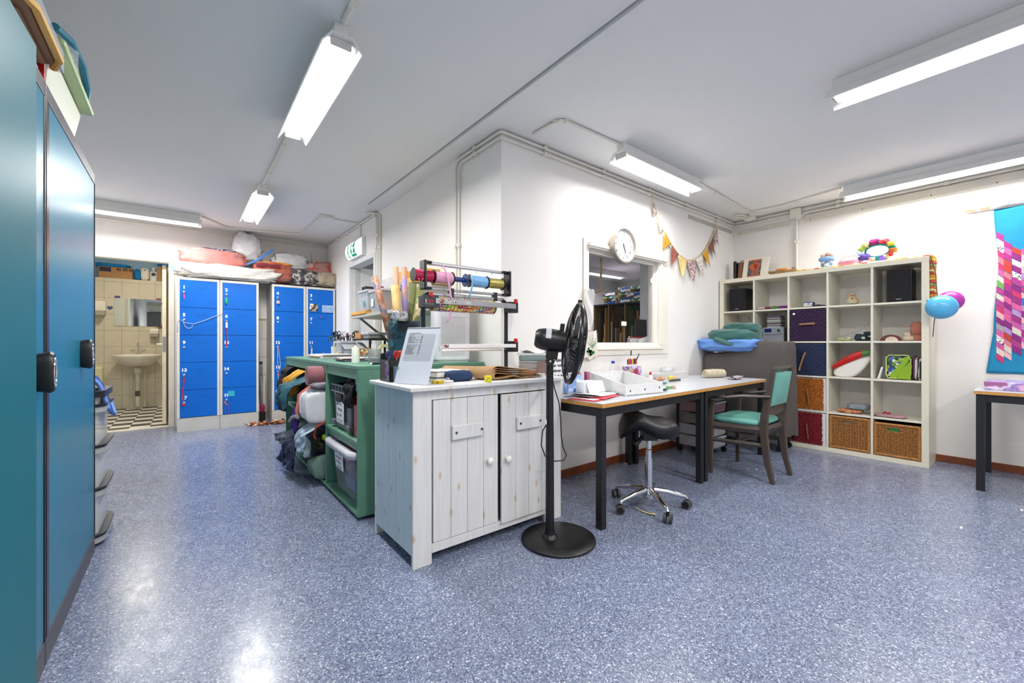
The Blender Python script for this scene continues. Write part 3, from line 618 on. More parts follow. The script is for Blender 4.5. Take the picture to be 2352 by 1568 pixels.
# ---------------------------------------------------------------- blue-teal steel cabinets at the left
TEAL = mat('teal_blue_steel', '#17748f', .30, var=.02, bump=.0008, bs=500, spec=.35)
TEAL2 = mat('teal_blue_steel_shaded', '#126876', .42, var=.02, bump=.0008, bs=500, spec=.25)  # same steel, darkened in colour where the near leaf catches no reflection
DARKG = mat('dark_grey_steel', '#4d4b50', .4, var=.04)
CXF = -.368
def steel_cabinet(y0, y1, label, near):
    t = thing('steel_cabinet', label, 'cabinet', (-.6, (y0+y1)/2, 0))
    x0 = -.83
    m = MB(); m.box(x0, CXF-.02, y0, y0+.012, .0, 1.978).box(x0, CXF-.02, y1-.012, y1, 0, 1.978).box(x0, x0+.01, y0, y1, 0, 1.978).box(x0, CXF-.02, y0, y1, 1.966, 1.978).box(x0, CXF-.02, y0, y1, .085, .1)
    m.build('carcass', DARKG, t)
    MB().box(CXF-.02, CXF, y0, y1, 1.928, 1.98).build('top_fascia', DARKG, t, bev=.002)
    MB().box(CXF-.02, CXF, y0, y1, 0, .09).build('plinth', DARKG, t, bev=.002)
    MB().box(CXF-.02, CXF+.002, y0, y0+.035, .09, 1.928).build('side_post', mat('black_post', '#141018', .25), t, bev=.003)
    MB().box(CXF-.02, CXF+.002, y1-.012, y1, .09, 1.928).build('side_post', mat('black_post', '#141018', .25), t, bev=.003)
    def handle(y, z, s=1.0, par=None, xo=0):
        m = MB(); n = 28
        pr = [(CXF+xo, .9), (CXF+xo+.03, 1.0), (CXF+xo+.038, .9)]
        vs = []
        for x, k in pr:
            for i in range(n):
                a = 2*PI*i/n; vs.append((x, y+.026*s*k*math.cos(a), z+.068*s*k*math.copysign(abs(math.sin(a))**.7, math.sin(a))))
        fs = [(i*n+k, i*n+(k+1) % n, (i+1)*n+(k+1) % n, (i+1)*n+k) for i in range(2) for k in range(n)]+[tuple(range(2*n, 3*n))]
        m.add(vs, fs); h = m.build('handle', BLACKP, par, smooth=True)
        MB().tube([(CXF+xo+.039, y+.015*s*math.cos(a), z+.046*s*math.sin(a)) for a in [2*PI*i/20 for i in range(20)]], .003, 6, closed=True).build('chrome_ring', CHROME, h, smooth=True)
    if near:
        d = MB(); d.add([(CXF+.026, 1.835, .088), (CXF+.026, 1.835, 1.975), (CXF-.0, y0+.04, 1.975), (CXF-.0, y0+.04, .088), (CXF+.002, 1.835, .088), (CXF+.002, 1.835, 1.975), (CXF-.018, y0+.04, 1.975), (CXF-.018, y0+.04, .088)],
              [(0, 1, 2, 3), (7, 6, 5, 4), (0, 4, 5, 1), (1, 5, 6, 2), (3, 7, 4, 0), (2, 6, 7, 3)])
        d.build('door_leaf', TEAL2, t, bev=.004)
        d = MB().box(CXF-.015, CXF-.001, 1.80, 2.06, .095, 1.926).build('door_leaf', TEAL, t, bev=.002)
        handle(1.985, 1.0, 1.0, d, -.001)
    else:
        d = MB().box(CXF-.015, CXF-.001, y0+.036, y1-.013, .095, 1.926).build('door_leaf', TEAL, t, bev=.003)
        handle(2.70, 1.045, 1.0, d, -.001)
    return t
steel_cabinet(1.02, 2.075, 'teal-blue steel cabinet at the very left edge nearest the camera', True)
steel_cabinet(2.085, 3.065, 'teal-blue steel cabinet with dark frame just behind the nearest one', False)
ZT = 1.981
# ---- things on top of the steel cabinets
TUBG = glassy('milky_green_tub', '#e2e6d6', .35, .85)
t = thing('plastic_tub', 'large milky green tub standing on the second steel cabinet', 'tub', (-.55, 2.6, ZT))
m = MB(); m.taper((-.60, 2.55, ZT), (-.60, 2.55, ZT+.215), (.38, .48), (.44, .58)); m.build('tub_body', TUBG, t, bev=.03)
m = MB(); m.box(-.845, -.345, 2.235, 2.86, ZT+.216, ZT+.245); m.build('tub_rim', mat('pale_green_rim', '#b9cf9a', .4), t, bev=.012)
t = thing('zipped_bag', 'clear bag with a blue zip edge lying on the green tub', 'bag', (-.6, 2.56, ZT+.246))
m = MB(); m.blob((-.60, 2.56, ZT+.285), (.48, .56, .075), 4, .2, 3); m.build('bag_film', glassy('clear_bag_film', '#e6eef2', .1, .1, var=.3), t, smooth=True, ang=180)
MB().tube([(-.38, 2.28, ZT+.30), (-.355, 2.38, ZT+.315), (-.345, 2.55, ZT+.31), (-.35, 2.70, ZT+.285), (-.365, 2.78, ZT+.257)], .014, 8).build('blue_edge', mat('blue_plastic_lid', '#2b7f96', .3), t, smooth=True)
t = thing('kraft_tray', 'brown lid with an ochre rim jutting over the nearest steel cabinet', 'tray', (-.5, 1.94, ZT+.062))
m = MB(); m.box(-.72, -.35, 1.76, 2.12, ZT+.075, ZT+.095).box(-.70, -.37, 1.80, 2.10, ZT+.062, ZT+.0749); m.build('lid_top', mat('brown_card_tray', '#8c6a50', .8), t, bev=.008)
m = MB(); m.tube([(-.36, 1.74, ZT+.088), (-.338, 1.80, ZT+.088), (-.336, 2.08, ZT+.086), (-.36, 2.14, ZT+.08)], .012, 8); m.build('ochre_rim', mat('ochre_rim', '#dfae5c', .6), t, smooth=True)
t = thing('white_tub', 'white tub at the front of the nearest steel cabinet under the brown lid', 'tub', (-.55, 1.9, ZT))
m = MB(); m.box(-.70, -.385, 1.72, 2.10, ZT, ZT+.061); m.build('tub_body', mat('white_milky_plastic', '#dcd6d2', .4), t, bev=.02)
m = MB(); m.box(-.3849, -.382, 1.80, 2.0, ZT+.01, ZT+.052); m.build('paper_label', PAPER, t)
solo(MB().box(-.398, -.38, 2.135, 2.15, ZT, ZT+.10), 'red_folder', mat('red_plastic', '#c01f24', .4), 'narrow red folder standing between the white tub and the green tub', 'folder', bev=.002)
t = thing('clear_box', 'clear rigid plastic box resting on the brown lid', 'box', (-.5, 2.02, ZT+.101))
m = MB(); x0, x1, y0, y1, z0, z1 = -.64, -.345, 1.84, 2.21, ZT+.101, ZT+.175
m.box(x0, x1, y0, y1, z0, z0+.004).box(x0, x1, y0, y0+.004, z0, z1).box(x0, x1, y1-.004, y1, z0, z1).box(x0, x0+.004, y0, y1, z0, z1).box(x1-.004, x1, y0, y1, z0, z1)
m.build('box_shell', glassy('clear_rigid_plastic', '#dfe3f2', .05, .12), t)
m = MB(); m.box(x0+.02, x1-.02, y0+.02, y1-.02, z0+.0045, z0+.05); m.build('contents', mat('brown_mauve_fabric', '#6f5058', .9, var=.3, vs=20), t, bev=.01)
t = thing('red_bowl', 'dark red round lid leaning behind the clear box on the nearest steel cabinet', 'lid', (-.52, 1.92, ZT+.178))
MB().lathe([(.0, .0), (.13, .0), (.15, .02), (.14, .035), (0, .035)], (-.52, 1.92, ZT+.178), caps=False).build('lid_shell', mat('red_plastic', '#c01f24', .4), t, smooth=True)
t = thing('plastic_sack', 'milky white plastic sack with black writing above the nearest steel cabinet', 'bag', (-.52, 1.45, ZT))
MB().blob((-.55, 1.46, ZT+.10), (.36, .36, .20), 2, .25, 2.5).build('sack_film', glassy('milky_sack_film', '#e3e1df', .3, .72), t, smooth=True, ang=180)
MB().box(-.37, -.368, 1.60, 1.70, ZT+.005, ZT+.07).build('paper_note', PAPER, t)
text('blauw', .05, (-.367, 1.65, ZT+.036), FACE_MX if False else frame((0, 1, 0), (0, 0, 1)), INK, t)
# ---- drawer tower behind the cabinets with a blue apron on it
t = thing('drawer_tower', 'clear plastic drawer tower with dark rims behind the second steel cabinet', 'drawer unit', (-.53, 3.33, 0))
CLR = glassy('clear_drawer_plastic', '#cfd4d4', .2, .45)
def rounded(cx, cy, wx, wy, r=.06, n=6):
    P_ = []
    for sx, sy, a0 in ((1, -1, -PI/2), (1, 1, 0), (-1, 1, PI/2), (-1, -1, PI)):
        for k in range(n+1):
            a = a0+PI/2*k/n; P_.append((cx+sx*(wx/2-r)+r*math.cos(a), cy+sy*(wy/2-r)+r*math.sin(a)))
    return P_
zz = [.02, .27, .50, .72, .80]
for i in range(4):
    m = MB(); m.prism(rounded(-.53, 3.33, .33, .42, .05), 'z', zz[i]+.045, zz[i+1]-.002 if i < 3 else .80); m.build('drawer', CLR, t, smooth=True, ang=30)
    m = MB(); m.prism(rounded(-.53, 3.33, .385, .46, .09), 'z', zz[i], zz[i]+.03); m.build('drawer_rim', mat('grey_clear_rim', '#a9adad', .3), t, smooth=True, ang=30)
    m = MB(); m.prism(rounded(-.53, 3.33, .391, .466, .09), 'z', zz[i]+.031, zz[i]+.044); m.build('dark_band', mat('black_rim', '#23242c', .35), t, smooth=True, ang=30)
MB().prism(rounded(-.53, 3.33, .38, .46, .09), 'z', .801, .835).build('top_lid', mat('black_rim', '#23242c', .35), t, smooth=True, ang=30)
t = thing('apron', 'blue apron with a light blue border hanging over the drawer tower', 'apron', (-.45, 3.38, .84))
P_ = lambda u, v: (-.60+.265*u+.015*math.sin(v*5), 3.24+.22*v, .885-.10*max(0, u-.75)/.25-.5*max(0, u-.86)+.022*math.sin(u*9+v*6)*(.4+u))
MB().grid(26, 14, P_).build('apron_cloth', mat('navy_blue_cotton', '#1f3f8f', .8, var=.1), t, smooth=True, solid=.006, ang=180)
MB().tube([P_(1, v/13) for v in range(14)], .014, 6, flat=(1, .6)).tube([P_(u/25, 0) for u in range(26)], .012, 6).build('light_border', mat('light_blue_trim', '#6f97e0', .8), t, smooth=True)
# ---------------------------------------------------------------- lockers
BLUE = mat('locker_blue', '#0068cc', .45, var=.03, vs=4, bump=.0006, bs=400, spec=.3)
LGREY = mat('locker_grey', '#c9c7c1', .45, var=.04)
LWHITE = mat('number_white', '#f6f6f6', .5, var=0)
LY = 6.50; LH = 1.905; PL = .17
cols = [(-.068, .358, (1, 5, 9, 13, 17)), (.362, .788, (2, 6, 10, 14, 18)), (.947, 1.368, (4, 8, 12, 16, 20)), (1.374, 1.77, (3, 7, 11, 15, 19))]
labs = ['blue-doored locker column numbered 1 to 17 next to the washroom door', 'blue-doored locker column numbered 2 to 18 left of the gap', 'blue-doored locker column numbered 4 to 20 right of the gap', 'blue-doored locker column numbered 3, 7 and 11 in the corner']
NZ = {}
for (x0, x1, nums), lab in zip(cols, labs):
    t = thing('locker_column', lab, 'locker', ((x0+x1)/2, LY+.23, 0), group='blue locker columns')
    m = MB(); m.box(x0, x0+.012, LY+.004, YB-.02, 0, LH).box(x1-.012, x1, LY+.004, YB-.02, 0, LH).box(x0+.012, x1-.012, LY+.004, YB-.02, LH-.012, LH).box(x0+.012, x1-.012, YB-.03, YB-.02, 0, LH-.012).box(x0+.012, x1-.012, LY+.03, YB-.03, PL, PL+.01)
    m.build('carcass', LGREY, t)
    m = MB(); m.box(x0, x0+.026, LY, LY+.0039, PL, LH).box(x1-.026, x1, LY, LY+.0039, PL, LH).box(x0+.026, x1-.026, LY, LY+.0039, LH-.03, LH); m.build('front_frame', mat('locker_frame_white', '#dddad2', .4), t, bev=.001)
    MB().box(x0+.0, x1-.0, LY+.006, LY+.012, 0, PL-.002).build('plinth', LGREY, t, bev=.001)
    hd = (LH-.032-PL)/5
    for i, n in enumerate(nums):
        z1 = LH-.032-i*hd; z0 = z1-hd+.005
        d = MB().box(x0+.028, x1-.028, LY+.002, LY+.018, z0, z1).build('door', BLUE, t, bev=.0015)
        xl = x0+.068; zn = z1-.092
        w = (x1-x0)/2; xm = x0+w+.02
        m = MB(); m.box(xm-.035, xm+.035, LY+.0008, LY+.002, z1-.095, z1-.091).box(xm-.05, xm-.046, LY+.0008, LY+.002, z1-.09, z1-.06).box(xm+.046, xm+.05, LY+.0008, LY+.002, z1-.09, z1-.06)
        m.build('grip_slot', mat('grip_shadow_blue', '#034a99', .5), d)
        MB().lathe([(.013, 0), (.013, -.008), (.008, -.012)], (xl, LY+.001, zn-.058), n=14, ax='y').build('lock', CHROME, d, smooth=True)
        text(str(n), .054, (xl, LY+.0015, zn), FACE_MY, LWHITE, d, name='number', bold=.0024, sx=1.05)
        NZ[n] = (xl, LY-.012, zn-.058)
def keytag(n, label, parts, name='key_tag', cat='key'):
    x, y, z = NZ[n]; t = thing(name, label, cat, (x, y, z))
    MB().box(x-.004, x+.004, y-.022, y-.001, z-.010, z+.010).build('key_head', STEEL, t)
    for nm, mb, mm in parts(x, y-.014, z): mb.build(nm, mm, t, smooth=nm in ('cord', 'ring'))
def cord(pts, r=.004): return MB().tube(pts, r, 6)
RED = mat('red_cord', '#c22438', .8); GRYC = mat('grey_cord', '#b9bcc4', .7)
keytag(1, 'pink tag hanging from the lock of locker 1', lambda x, y, z: [('tag', MB().box(x-.007, x+.007, y-.003, y+.001, z-.085, z-.02), mat('pink_tag', '#e04a96', .5))])
keytag(2, 'green oval tag hanging from the lock of locker 2', lambda x, y, z: [('tag', MB().blob((x, y, z-.085), (.03, .012, .08), 0, 0, e=.8, n=14, m=9, flatb=False), mat('green_tag', '#18a84e', .4)), ('ring', cord([(x, y, z-.012), (x-.006, y, z-.03), (x, y, z-.048)], .002), STEEL)])
keytag(6, 'white tag with a long red cord hanging from locker 6', lambda x, y, z: [('tag', MB().box(x-.011, x+.011, y-.005, y+.002, z-.09, z-.02), WHITEM), ('cord', cord([(x, y, z-.09), (x+.008, y, z-.2), (x, y, z-.33), (x-.004, y, z-.29)], .005), RED)])
keytag(13, 'coiled dark red cord hanging from locker 13', lambda x, y, z: [('cord', cord([(x, y, z-.01), (x-.01, y, z-.03), (x+.015, y, z-.06), (x-.012, y, z-.08), (x+.01, y, z-.05), (x-.006, y, z-.12), (x-.018, y, z-.2), (x-.01, y, z-.32)], .006), RED)])
keytag(17, 'small dark red key fob on locker 17', lambda x, y, z: [('fob', MB().blob((x-.002, y, z-.022), (.04, .016, .03), 1, .1, n=12, m=8), RED)])
keytag(18, 'orange and purple strings hanging from locker 18', lambda x, y, z: [('cord', cord([(x-.01, y, z-.01), (x-.02, y, z-.04), (x+.004, y, z-.06)], .008), mat('orange_cord', '#d9773a', .8)), ('purple_cord', cord([(x, y-.003, z-.03), (x-.012, y-.003, z-.1), (x-.016, y-.003, z-.17)], .005).tube([(x, y-.003, z-.03), (x+.02, y-.003, z-.08), (x+.018, y-.003, z-.17)], .005, 6), mat('purple_cord', '#6a58b8', .8))])
keytag(4, 'small square photo tag hanging from locker 4', lambda x, y, z: [('tag', MB().box(x-.018, x+.018, y-.004, y, z-.085, z-.045), mat('beige_tag', '#d8b59c', .6)), ('ring', cord([(x, y, z-.01), (x+.005, y, z-.025), (x, y, z-.045)], .002), STEEL)])
keytag(12, 'orange clip and long grey cord loop on locker 12', lambda x, y, z: [('cord', cord([(x, y, z-.01), (x-.006, y, z-.15), (x, y, z-.30), (x+.02, y, z-.32), (x+.03, y, z-.26), (x+.014, y, z-.1), (x+.004, y, z-.01)], .004), GRYC), ('clip', MB().box(x-.008, x+.006, y-.008, y+.003, z-.05, z-.02), mat('orange_cord', '#d9773a', .8))])
keytag(16, 'orange clip on a straight grey cord on locker 16', lambda x, y, z: [('cord', cord([(x, y, z-.02), (x+.004, y, z-.16), (x, y, z-.27)], .003), GRYC), ('clip', MB().box(x-.008, x+.008, y-.008, y+.003, z-.06, z-.02), mat('orange_cord', '#d9773a', .8))])
keytag(20, 'bright green and black whistle tag hanging from locker 20', lambda x, y, z: [('tag', MB().box(x-.014, x+.014, y-.006, y+.002, z-.10, z-.04), mat('lime_tag', '#8fd13c', .4)), ('tag_end', MB().box(x-.013, x+.013, y-.006, y+.002, z-.135, z-.101), BLACKP), ('ring', cord([(x, y, z-.01), (x, y, z-.045)], .002), STEEL)])
keytag(11, 'white and orange key clip on locker 11', lambda x, y, z: [('tag', MB().box(x-.005, x+.009, y-.004, y+.002, z-.11, z-.02), WHITEM), ('clip', MB().box(x-.012, x-.004, y-.004, y+.002, z-.07, z-.03), mat('orange_cord', '#d9773a', .8))])
# grey cable looped over locker 5
x, y, z = NZ[5]; y = LY-.012
pts = [at(px, py, Y=LY-.016) for px, py in ((511, 720), (500, 724), (470, 736), (445, 744), (425, 741), (419, 736), (412, 734), (408, 740), (407.5, 755), (407.5, 766))]
t = thing('grey_cable', 'thin grey cable looped across the doors of lockers 5 and 6', 'cable', (x, LY-.02, pts[-1][2]))
MB().tube(pts, .0045, 7).tube([at(px, py, Y=LY-.02) for px, py in ((421, 738), (424, 748), (430, 753), (437, 754), (442, 750), (443, 746))], .004, 7).build('cable_run', mat('grey_cable', '#9fa6b8', .5), t, smooth=True)
MB().box(pts[-1][0]-.01, pts[-1][0]+.01, LY-.024, LY-.008, pts[-1][2]-.012, pts[-1][2]+.003).build('plug', WHITEM, t)
# papers on lockers
a = at(711, 714, Y=LY); b = at(730, 698, Y=LY)
solo(MB().box(a[0], b[0], LY-.002, LY+.0015, a[2], b[2]), 'photo_print', patmat('photo_print', ['#3b2c26', '#46503c', '#e8e4e2', '#c9a78f', '#2e3b30'], 22, .4), 'small colour photograph of a person stuck on locker 3', 'photo')
a = at(740, 717, Y=LY); b = at(767, 702, Y=LY)
t = thing('folded_note', 'pale blue printed note stuck at the right of locker 3', 'note', ((a[0]+b[0])/2, LY, a[2]))
MB().box(a[0], b[0], LY-.002, LY+.0015, a[2], b[2]).build('sheet', mat('pale_blue_paper', '#a8c4e8', .7, var=.12, vs=30), t)
m = MB()
for k in range(5): m.box(lerp(a[0], b[0], .05), lerp(a[0], b[0], .45 if k % 2 else .4), LY-.0025, LY-.002, lerp(a[2], b[2], .15+.15*k), lerp(a[2], b[2], .18+.15*k)).box(lerp(a[0], b[0], .55), lerp(a[0], b[0], .93), LY-.0025, LY-.002, lerp(a[2], b[2], .15+.15*k), lerp(a[2], b[2], .18+.15*k))
m.build('printed_lines', mat('blue_ink', '#5676ad', .7), t)
a = at(523, 910, Y=LY); b = at(539, 897, Y=LY)
solo(MB().box(a[0], b[0], LY-.002, LY+.0015, a[2], b[2]), 'sticky_note', mat('cyan_note', '#2fb0d0', .7, var=.08), 'turquoise sticky note above the number 18', 'note')
x, y, z = at(738, 728, Y=LY)
solo(MB().lathe([(.001, -.012), (.010, -.009), (.012, 0), (.011, .0015)], (x, LY, z), n=14, ax='y'), 'magnet', mat('pink_magnet', '#c43aa0', .4), 'round pink magnet on locker 7', 'magnet', smooth=True)
x, y, z = at(742, 810, Y=LY)
solo(MB().tube([(x-.012, LY-.008, z-.03), (x-.012, LY-.008, z), (x, LY-.008, z+.015), (x+.012, LY-.008, z), (x+.012, LY-.008, z-.03)], .004, 6), 'magnetic_hook', CHROME, 'small chrome hook on locker 11', 'hook', smooth=True)
# gap between the lockers: tiles, pipe, broom, brush
gp = struct(MB().box(.79, .946, YB-.012, YB-.002, 0, 1.45), 'trim_2', GROUT)
gt = MB().box(.001, .104, -.004, .004, .001, .261).build('tile', mat('white_wall_tile', '#dcd8d0', .3, var=.03), None); gm = gt.data; bpy.data.objects.remove(gt)
for j in range(5):
    for k, xx in enumerate((.79, .894)):
        o = bpy.data.objects.new('tile', gm); COL.objects.link(o); o.parent = gp; o.location = (xx-.0005 if k == 0 else xx, YB-.016, .1+j*.265)
        if k: o.scale = (.5, 1, 1)
pipe([(.905, YB-.10, .0), (.905, YB-.10, .62)], .016, 'short white floor pipe with a flange in the gap between lockers', 'floor_pipe')
t = thing('broom', 'grey-handled broom with a pink collar leaning in the locker gap', 'broom', (.85, 6.72, .0))
MB().cyl((.86, 6.70, .17), (.795, 6.74, 1.15), .010).cyl((.795, 6.74, 1.15), (.793, 6.742, 1.25), .013).build('handle', mat('grey_handle', '#777a80', .4), t, smooth=True)
MB().lathe([(.022, 0), (.028, .03), (.028, .08), (.016, .11)], (.86, 6.70, .135)).build('collar', mat('magenta_plastic', '#b01a58', .4), t, smooth=True)
MB().box(.83, .89, 6.66, 6.74, .0, .134).build('bristles', mat('black_bristle', '#1b1a1e', .9), t)
t = thing('paint_brush', 'pale brush with a dark tip standing behind the broom in the gap', 'brush', (.862, 6.88, .0))
MB().cyl((.868, 6.88, .0), (.86, 6.90, .62), .012).build('handle', mat('white_rod', '#c9c6bf', .5), t, smooth=True)
MB().blob((.86, 6.90, .70), (.05, .03, .16), 1, .05, n=12, m=9).build('ferrule', mat('bluegrey_tip', '#8d8a80', .6), t, smooth=True)
MB().box(.838, .882, 6.885, 6.915, .79, .83).build('tip', mat('navy_tip', '#1e2a3c', .6), t)
# leaf garland on the floor
lm = []
for i, c in enumerate(('#b5673a', '#c98a5c', '#8c4a2c', '#d9b08a')):
    o = MB().add([(0, 0, 0), (.018, .028, .012), (0, .062, .004), (-.018, .03, .010)], [(0, 1, 2, 3)]).build('leaf', mat('dry_leaf_%d' % i, c, .8, var=.2, vs=30), None, solid=.001); lm.append(o)
t = thing('leaf_garland', 'garland of dry brown paper leaves lying along the foot of the lockers', 'garland', (1.0, 6.42, 0))
a = at(570, 977, z=0); b = at(672, 962, z=0)
MB().tube([(lerp(a[0], b[0]+.1, k/9), 6.43+.02*math.sin(k*2), .008) for k in range(10)], .004, 5).build('string', mat('brown_string', '#6b4a30', .9), t)
for k in range(150):
    s = lm[k % 4]; o = bpy.data.objects.new('leaf', s.data); COL.objects.link(o); o.parent = t
    f = k/150; wid = .025+.05*f
    o.location = (lerp(a[0], b[0]+.12, f)-1.0, lerp(6.43, 6.36, f)-6.42+R.uniform(-wid, wid*.7), R.uniform(.004, .018+.035*f)); o.rotation_euler = (R.uniform(-.5, .5), R.uniform(-.5, .5), R.uniform(0, 6.28)); sc = R.uniform(.7, 1.3); o.scale = (sc, sc, sc)
for o in lm: bpy.data.objects.remove(o)
# ---- bags on top of the lockers
FILM = glassy('shiny_bag_film', '#d9dde0', .1, .01, var=.10, edge=.12)
def bag(label, pxl, pxr, yt, yb, Yc, dep, mm, seed, amp=.16, fr=3.2, e=.55, film=True, extra=None, zoff=0, name='storage_bag', rows=14, zmin=None):
    a = at(pxl, yb, Y=Yc); b = at(pxr, yb, Y=Yc); xm = (pxl+pxr)/2; c0 = at(xm, yb, Y=Yc); c1 = at(xm, yt, Y=Yc)
    zb = max(c0[2], zmin if zmin else LH+.002); h = c1[2]-zb; cx = (a[0]+b[0])/2; w = b[0]-a[0]
    t = thing(name, label, 'bag', (cx, Yc, zb))
    k = .97 if film else 1
    MB().blob((cx, Yc, zb+h/2), (w*k, dep*k, h*k), seed, amp, fr, e=e, n=44, m=24).build('filling', mm, t, smooth=True, ang=180)
    if film: MB().blob((cx, Yc, zb+h/2), (w, dep, h), seed+1, amp*1.4, fr*1.8, e=e, n=44, m=24).build('plastic_film', FILM, t, smooth=True, ang=180)
    return t, cx, w, zb, h
WHT = mat('white_quilt', '#e4e0d8', .9, var=.06, vs=10, bump=.01, bs=14); PNK = mat('salmon_quilt', '#cf7f78', .85, var=.12, vs=10, bump=.008, bs=16)
bag('long flattened bag of white bedding lying on the first two locker columns', 402, 640, 612, 645, 6.66, .38, WHT, 1, .3, 3.4)
t, cx, w, zb, h = bag('clear bag of folded salmon pink quilts on the white bedding', 411, 568, 575, 617, 6.76, .34, PNK, 2, .16, 2.6, zmin=2.03)
MB().blob((cx+.02, 6.80, zb+h*1.0), (w*.62, .2, .05), 3, .25, 4).build('navy_cloth', patmat('navy_dotted_cloth', ['#1d2255', '#1d2255', '#1d2255', '#e8e8f0', '#1d2255', '#242a60'], 60), t, smooth=True, ang=180)
t, cx, w, zb, h = bag('tall clear sack of white fibre filling standing on the locker bags', 534, 600, 534, 606, 6.82, .22, mat('white_fibre', '#f1f1f3', 1, var=.05, bump=.01, bs=24), 6, .22, 2.4, e=.8, zmin=2.08)
MB().tube([at(px, py, Y=6.68) for px, py in ((553, 612), (570, 606), (590, 598), (605, 588), (618, 579), (627, 574))], .016, 6, flat=(.3, 1)).build('blue_zip', mat('blue_zip', '#3f8ae0', .4), t, smooth=True)
MB().blob(at(612, 590, Y=6.74), (.22, .1, .14), 8, .4, 4).build('loose_film', FILM, t, smooth=True, ang=180)
t, cx, w, zb, h = bag('clear bag of rust and orange folded cloth above the locker gap', 580, 674, 604, 648, 6.70, .32, mat('rust_cloth', '#b5573f', .8, var=.18, vs=8, bump=.008, bs=12), 7, .14, 2.6)
MB().blob((cx+.03, 6.70, zb+h*.93), (w*.75, .24, .05), 4, .2, 3).build('orange_cloth', mat('orange_cloth', '#f29a26', .8, var=.05), t, smooth=True, ang=180)
MB().blob((cx-.05, 6.64, zb+h*.74), (w*.72, .22, .075), 5, .25, 4).build('maroon_cloth', mat('maroon_cloth', '#7c2c34', .8, var=.15), t, smooth=True, ang=180)
bag('rounded clear bag of white filling behind the orange bag', 622, 706, 584, 622, 6.86, .2, mat('white_fibre', '#f1f1f3', 1), 9, .2, 2.6, e=.7, zmin=2.06)
bag('clear bag of charcoal and cream cloth on the locker numbered 4', 664, 730, 622, 657, 6.66, .30, patmat('charcoal_cloth', ['#4b4950', '#3c3a42', '#5b5860', '#d8d0c0', '#45434a'], 7, .9, 'noise'), 10, .35, 3.4)
bag('clear bag of beige cloth on the corner locker column', 722, 772, 628, 660, 6.64, .28, mat('beige_cloth', '#b8a88e', .9, var=.2, bump=.01, bs=14), 12, .3, 3.6)
bag('thin bag with red lumps leaning in the rear right corner', 700, 776, 604, 648, 6.86, .18, patmat('red_lump_cloth', ['#d9a7a0', '#c98f88', '#c8392c', '#dcb8b0'], 5, .7, 'noise'), 13, .4, 3.5, zmin=2.0)
solo(MB().tube([at(px, py, Y=6.55) for px, py in ((387, 590), (392, 604), (398, 622))], .022, 6, flat=(.25, 1)), 'blue_strap', mat('pale_blue_strap', '#86bdf2', .6), 'pale blue plastic strap hanging at the left end of the white bedding bag', 'strap', smooth=True)
# ---------------------------------------------------------------- helpers for cloth and handwriting
def drapery(y0, y1, path, mm, label, seed=0, amp=.03, folds=3, th=.008, name='hanging_cloth', group=None, hem=.04, nv=30, nu=30):
    """cloth running out of a shelf over its edge: path of (x, z), spread along y"""
    P_ = [Vector((p[0], 0, p[1])) for p in path]; L_ = [0]
    for i in range(1, len(P_)): L_.append(L_[-1]+(P_[i]-P_[i-1]).length)
    def pos(s):
        s *= L_[-1]; i = 0
        while i < len(L_)-2 and s > L_[i+1]: i += 1
        f = (s-L_[i])/(L_[i+1]-L_[i]); return P_[i].lerp(P_[i+1], f)
    def fn(u, v):
        v2 = v*(1-hem*(.5+.5*math.sin(u*9+seed*2)))
        p = pos(v2); w = amp*(.3+v)*(.6*math.sin(u*folds*2*PI+seed+v*2.5)+1.6*noise.noise(Vector((u*5, v*4, seed)))+1.0*noise.noise(Vector((u*13, v*9, seed+5))))
        yy = lerp(y0, y1, u); c = (y0+y1)/2; yy = c+(yy-c)*(1-.18*v*math.sin(seed+1)**2)
        return (p.x-abs(w) if seed % 2 else p.x+w, yy+.3*w, p.z+.5*w*(1-v))
    return solo(MB().grid(nu, nv, fn), name, mm, label, 'cloth', group, smooth=True, solid=th, ang=180)
def roll(c, r, x0, x1, mm, label, seed=0, turns=4, squash=1.0, name='fabric_roll', group=None, ax='x'):
    """rolled cloth lying along x with a visible spiral end"""
    t = thing(name, label, 'fabric', (c[0] if ax == 'y' else (x0+x1)/2, c[0] if ax == 'x' else (x0+x1)/2, c[1]-r*squash), group=group)
    def P(a, rad, x):
        k = 1+.05*noise.noise(Vector((math.cos(a)*2+seed, math.sin(a)*2, x*6)))
        q = (c[0]+rad*k*math.cos(a), c[1]+rad*k*squash*math.sin(a)); return (x, q[0], q[1]) if ax == 'x' else (q[0], x, q[1])
    MB().grid(28, 10, lambda u, v: P(2*PI*u, r, lerp(x0+.004, x1, v)), closeu=True).build('outer_layer', mm, t, smooth=True, solid=.006, ang=180)
    n = 28*turns
    MB().grid(n, 2, lambda u, v: P(2*PI*turns*u, r*(.12+.86*u), lerp(x0, x1, v))).build('spiral_layers', mm, t, smooth=True, solid=.004, ang=180)
    return t
def scribble(par, o, ex, ez, w, h, rows, seed, r=.0012, mm=None, fill=.85):
    """illegible handwriting as pen strokes on a flat label; o lower-left corner, ex/ez unit vectors"""
    rr = random.Random(seed); o = Vector(o); ex = Vector(ex); ez = Vector(ez); m = MB()
    for k in range(rows):
        zc = h*(1-(k+.5)/rows); x = w*.08*rr.uniform(.4, 2); xe = w*fill*rr.uniform(.75, 1.1)
        while x < xe:
            n = rr.randint(3, 6); pts = []
            for j in range(n):
                x += w*rr.uniform(.01, .035); pts.append(o+ex*x+ez*(zc+(h/rows)*.27*rr.choice((-1, 1, .4, -.4))))
            m.tube(pts, r, 4); x += w*.035
    m.build('handwriting', mm or INK, par)
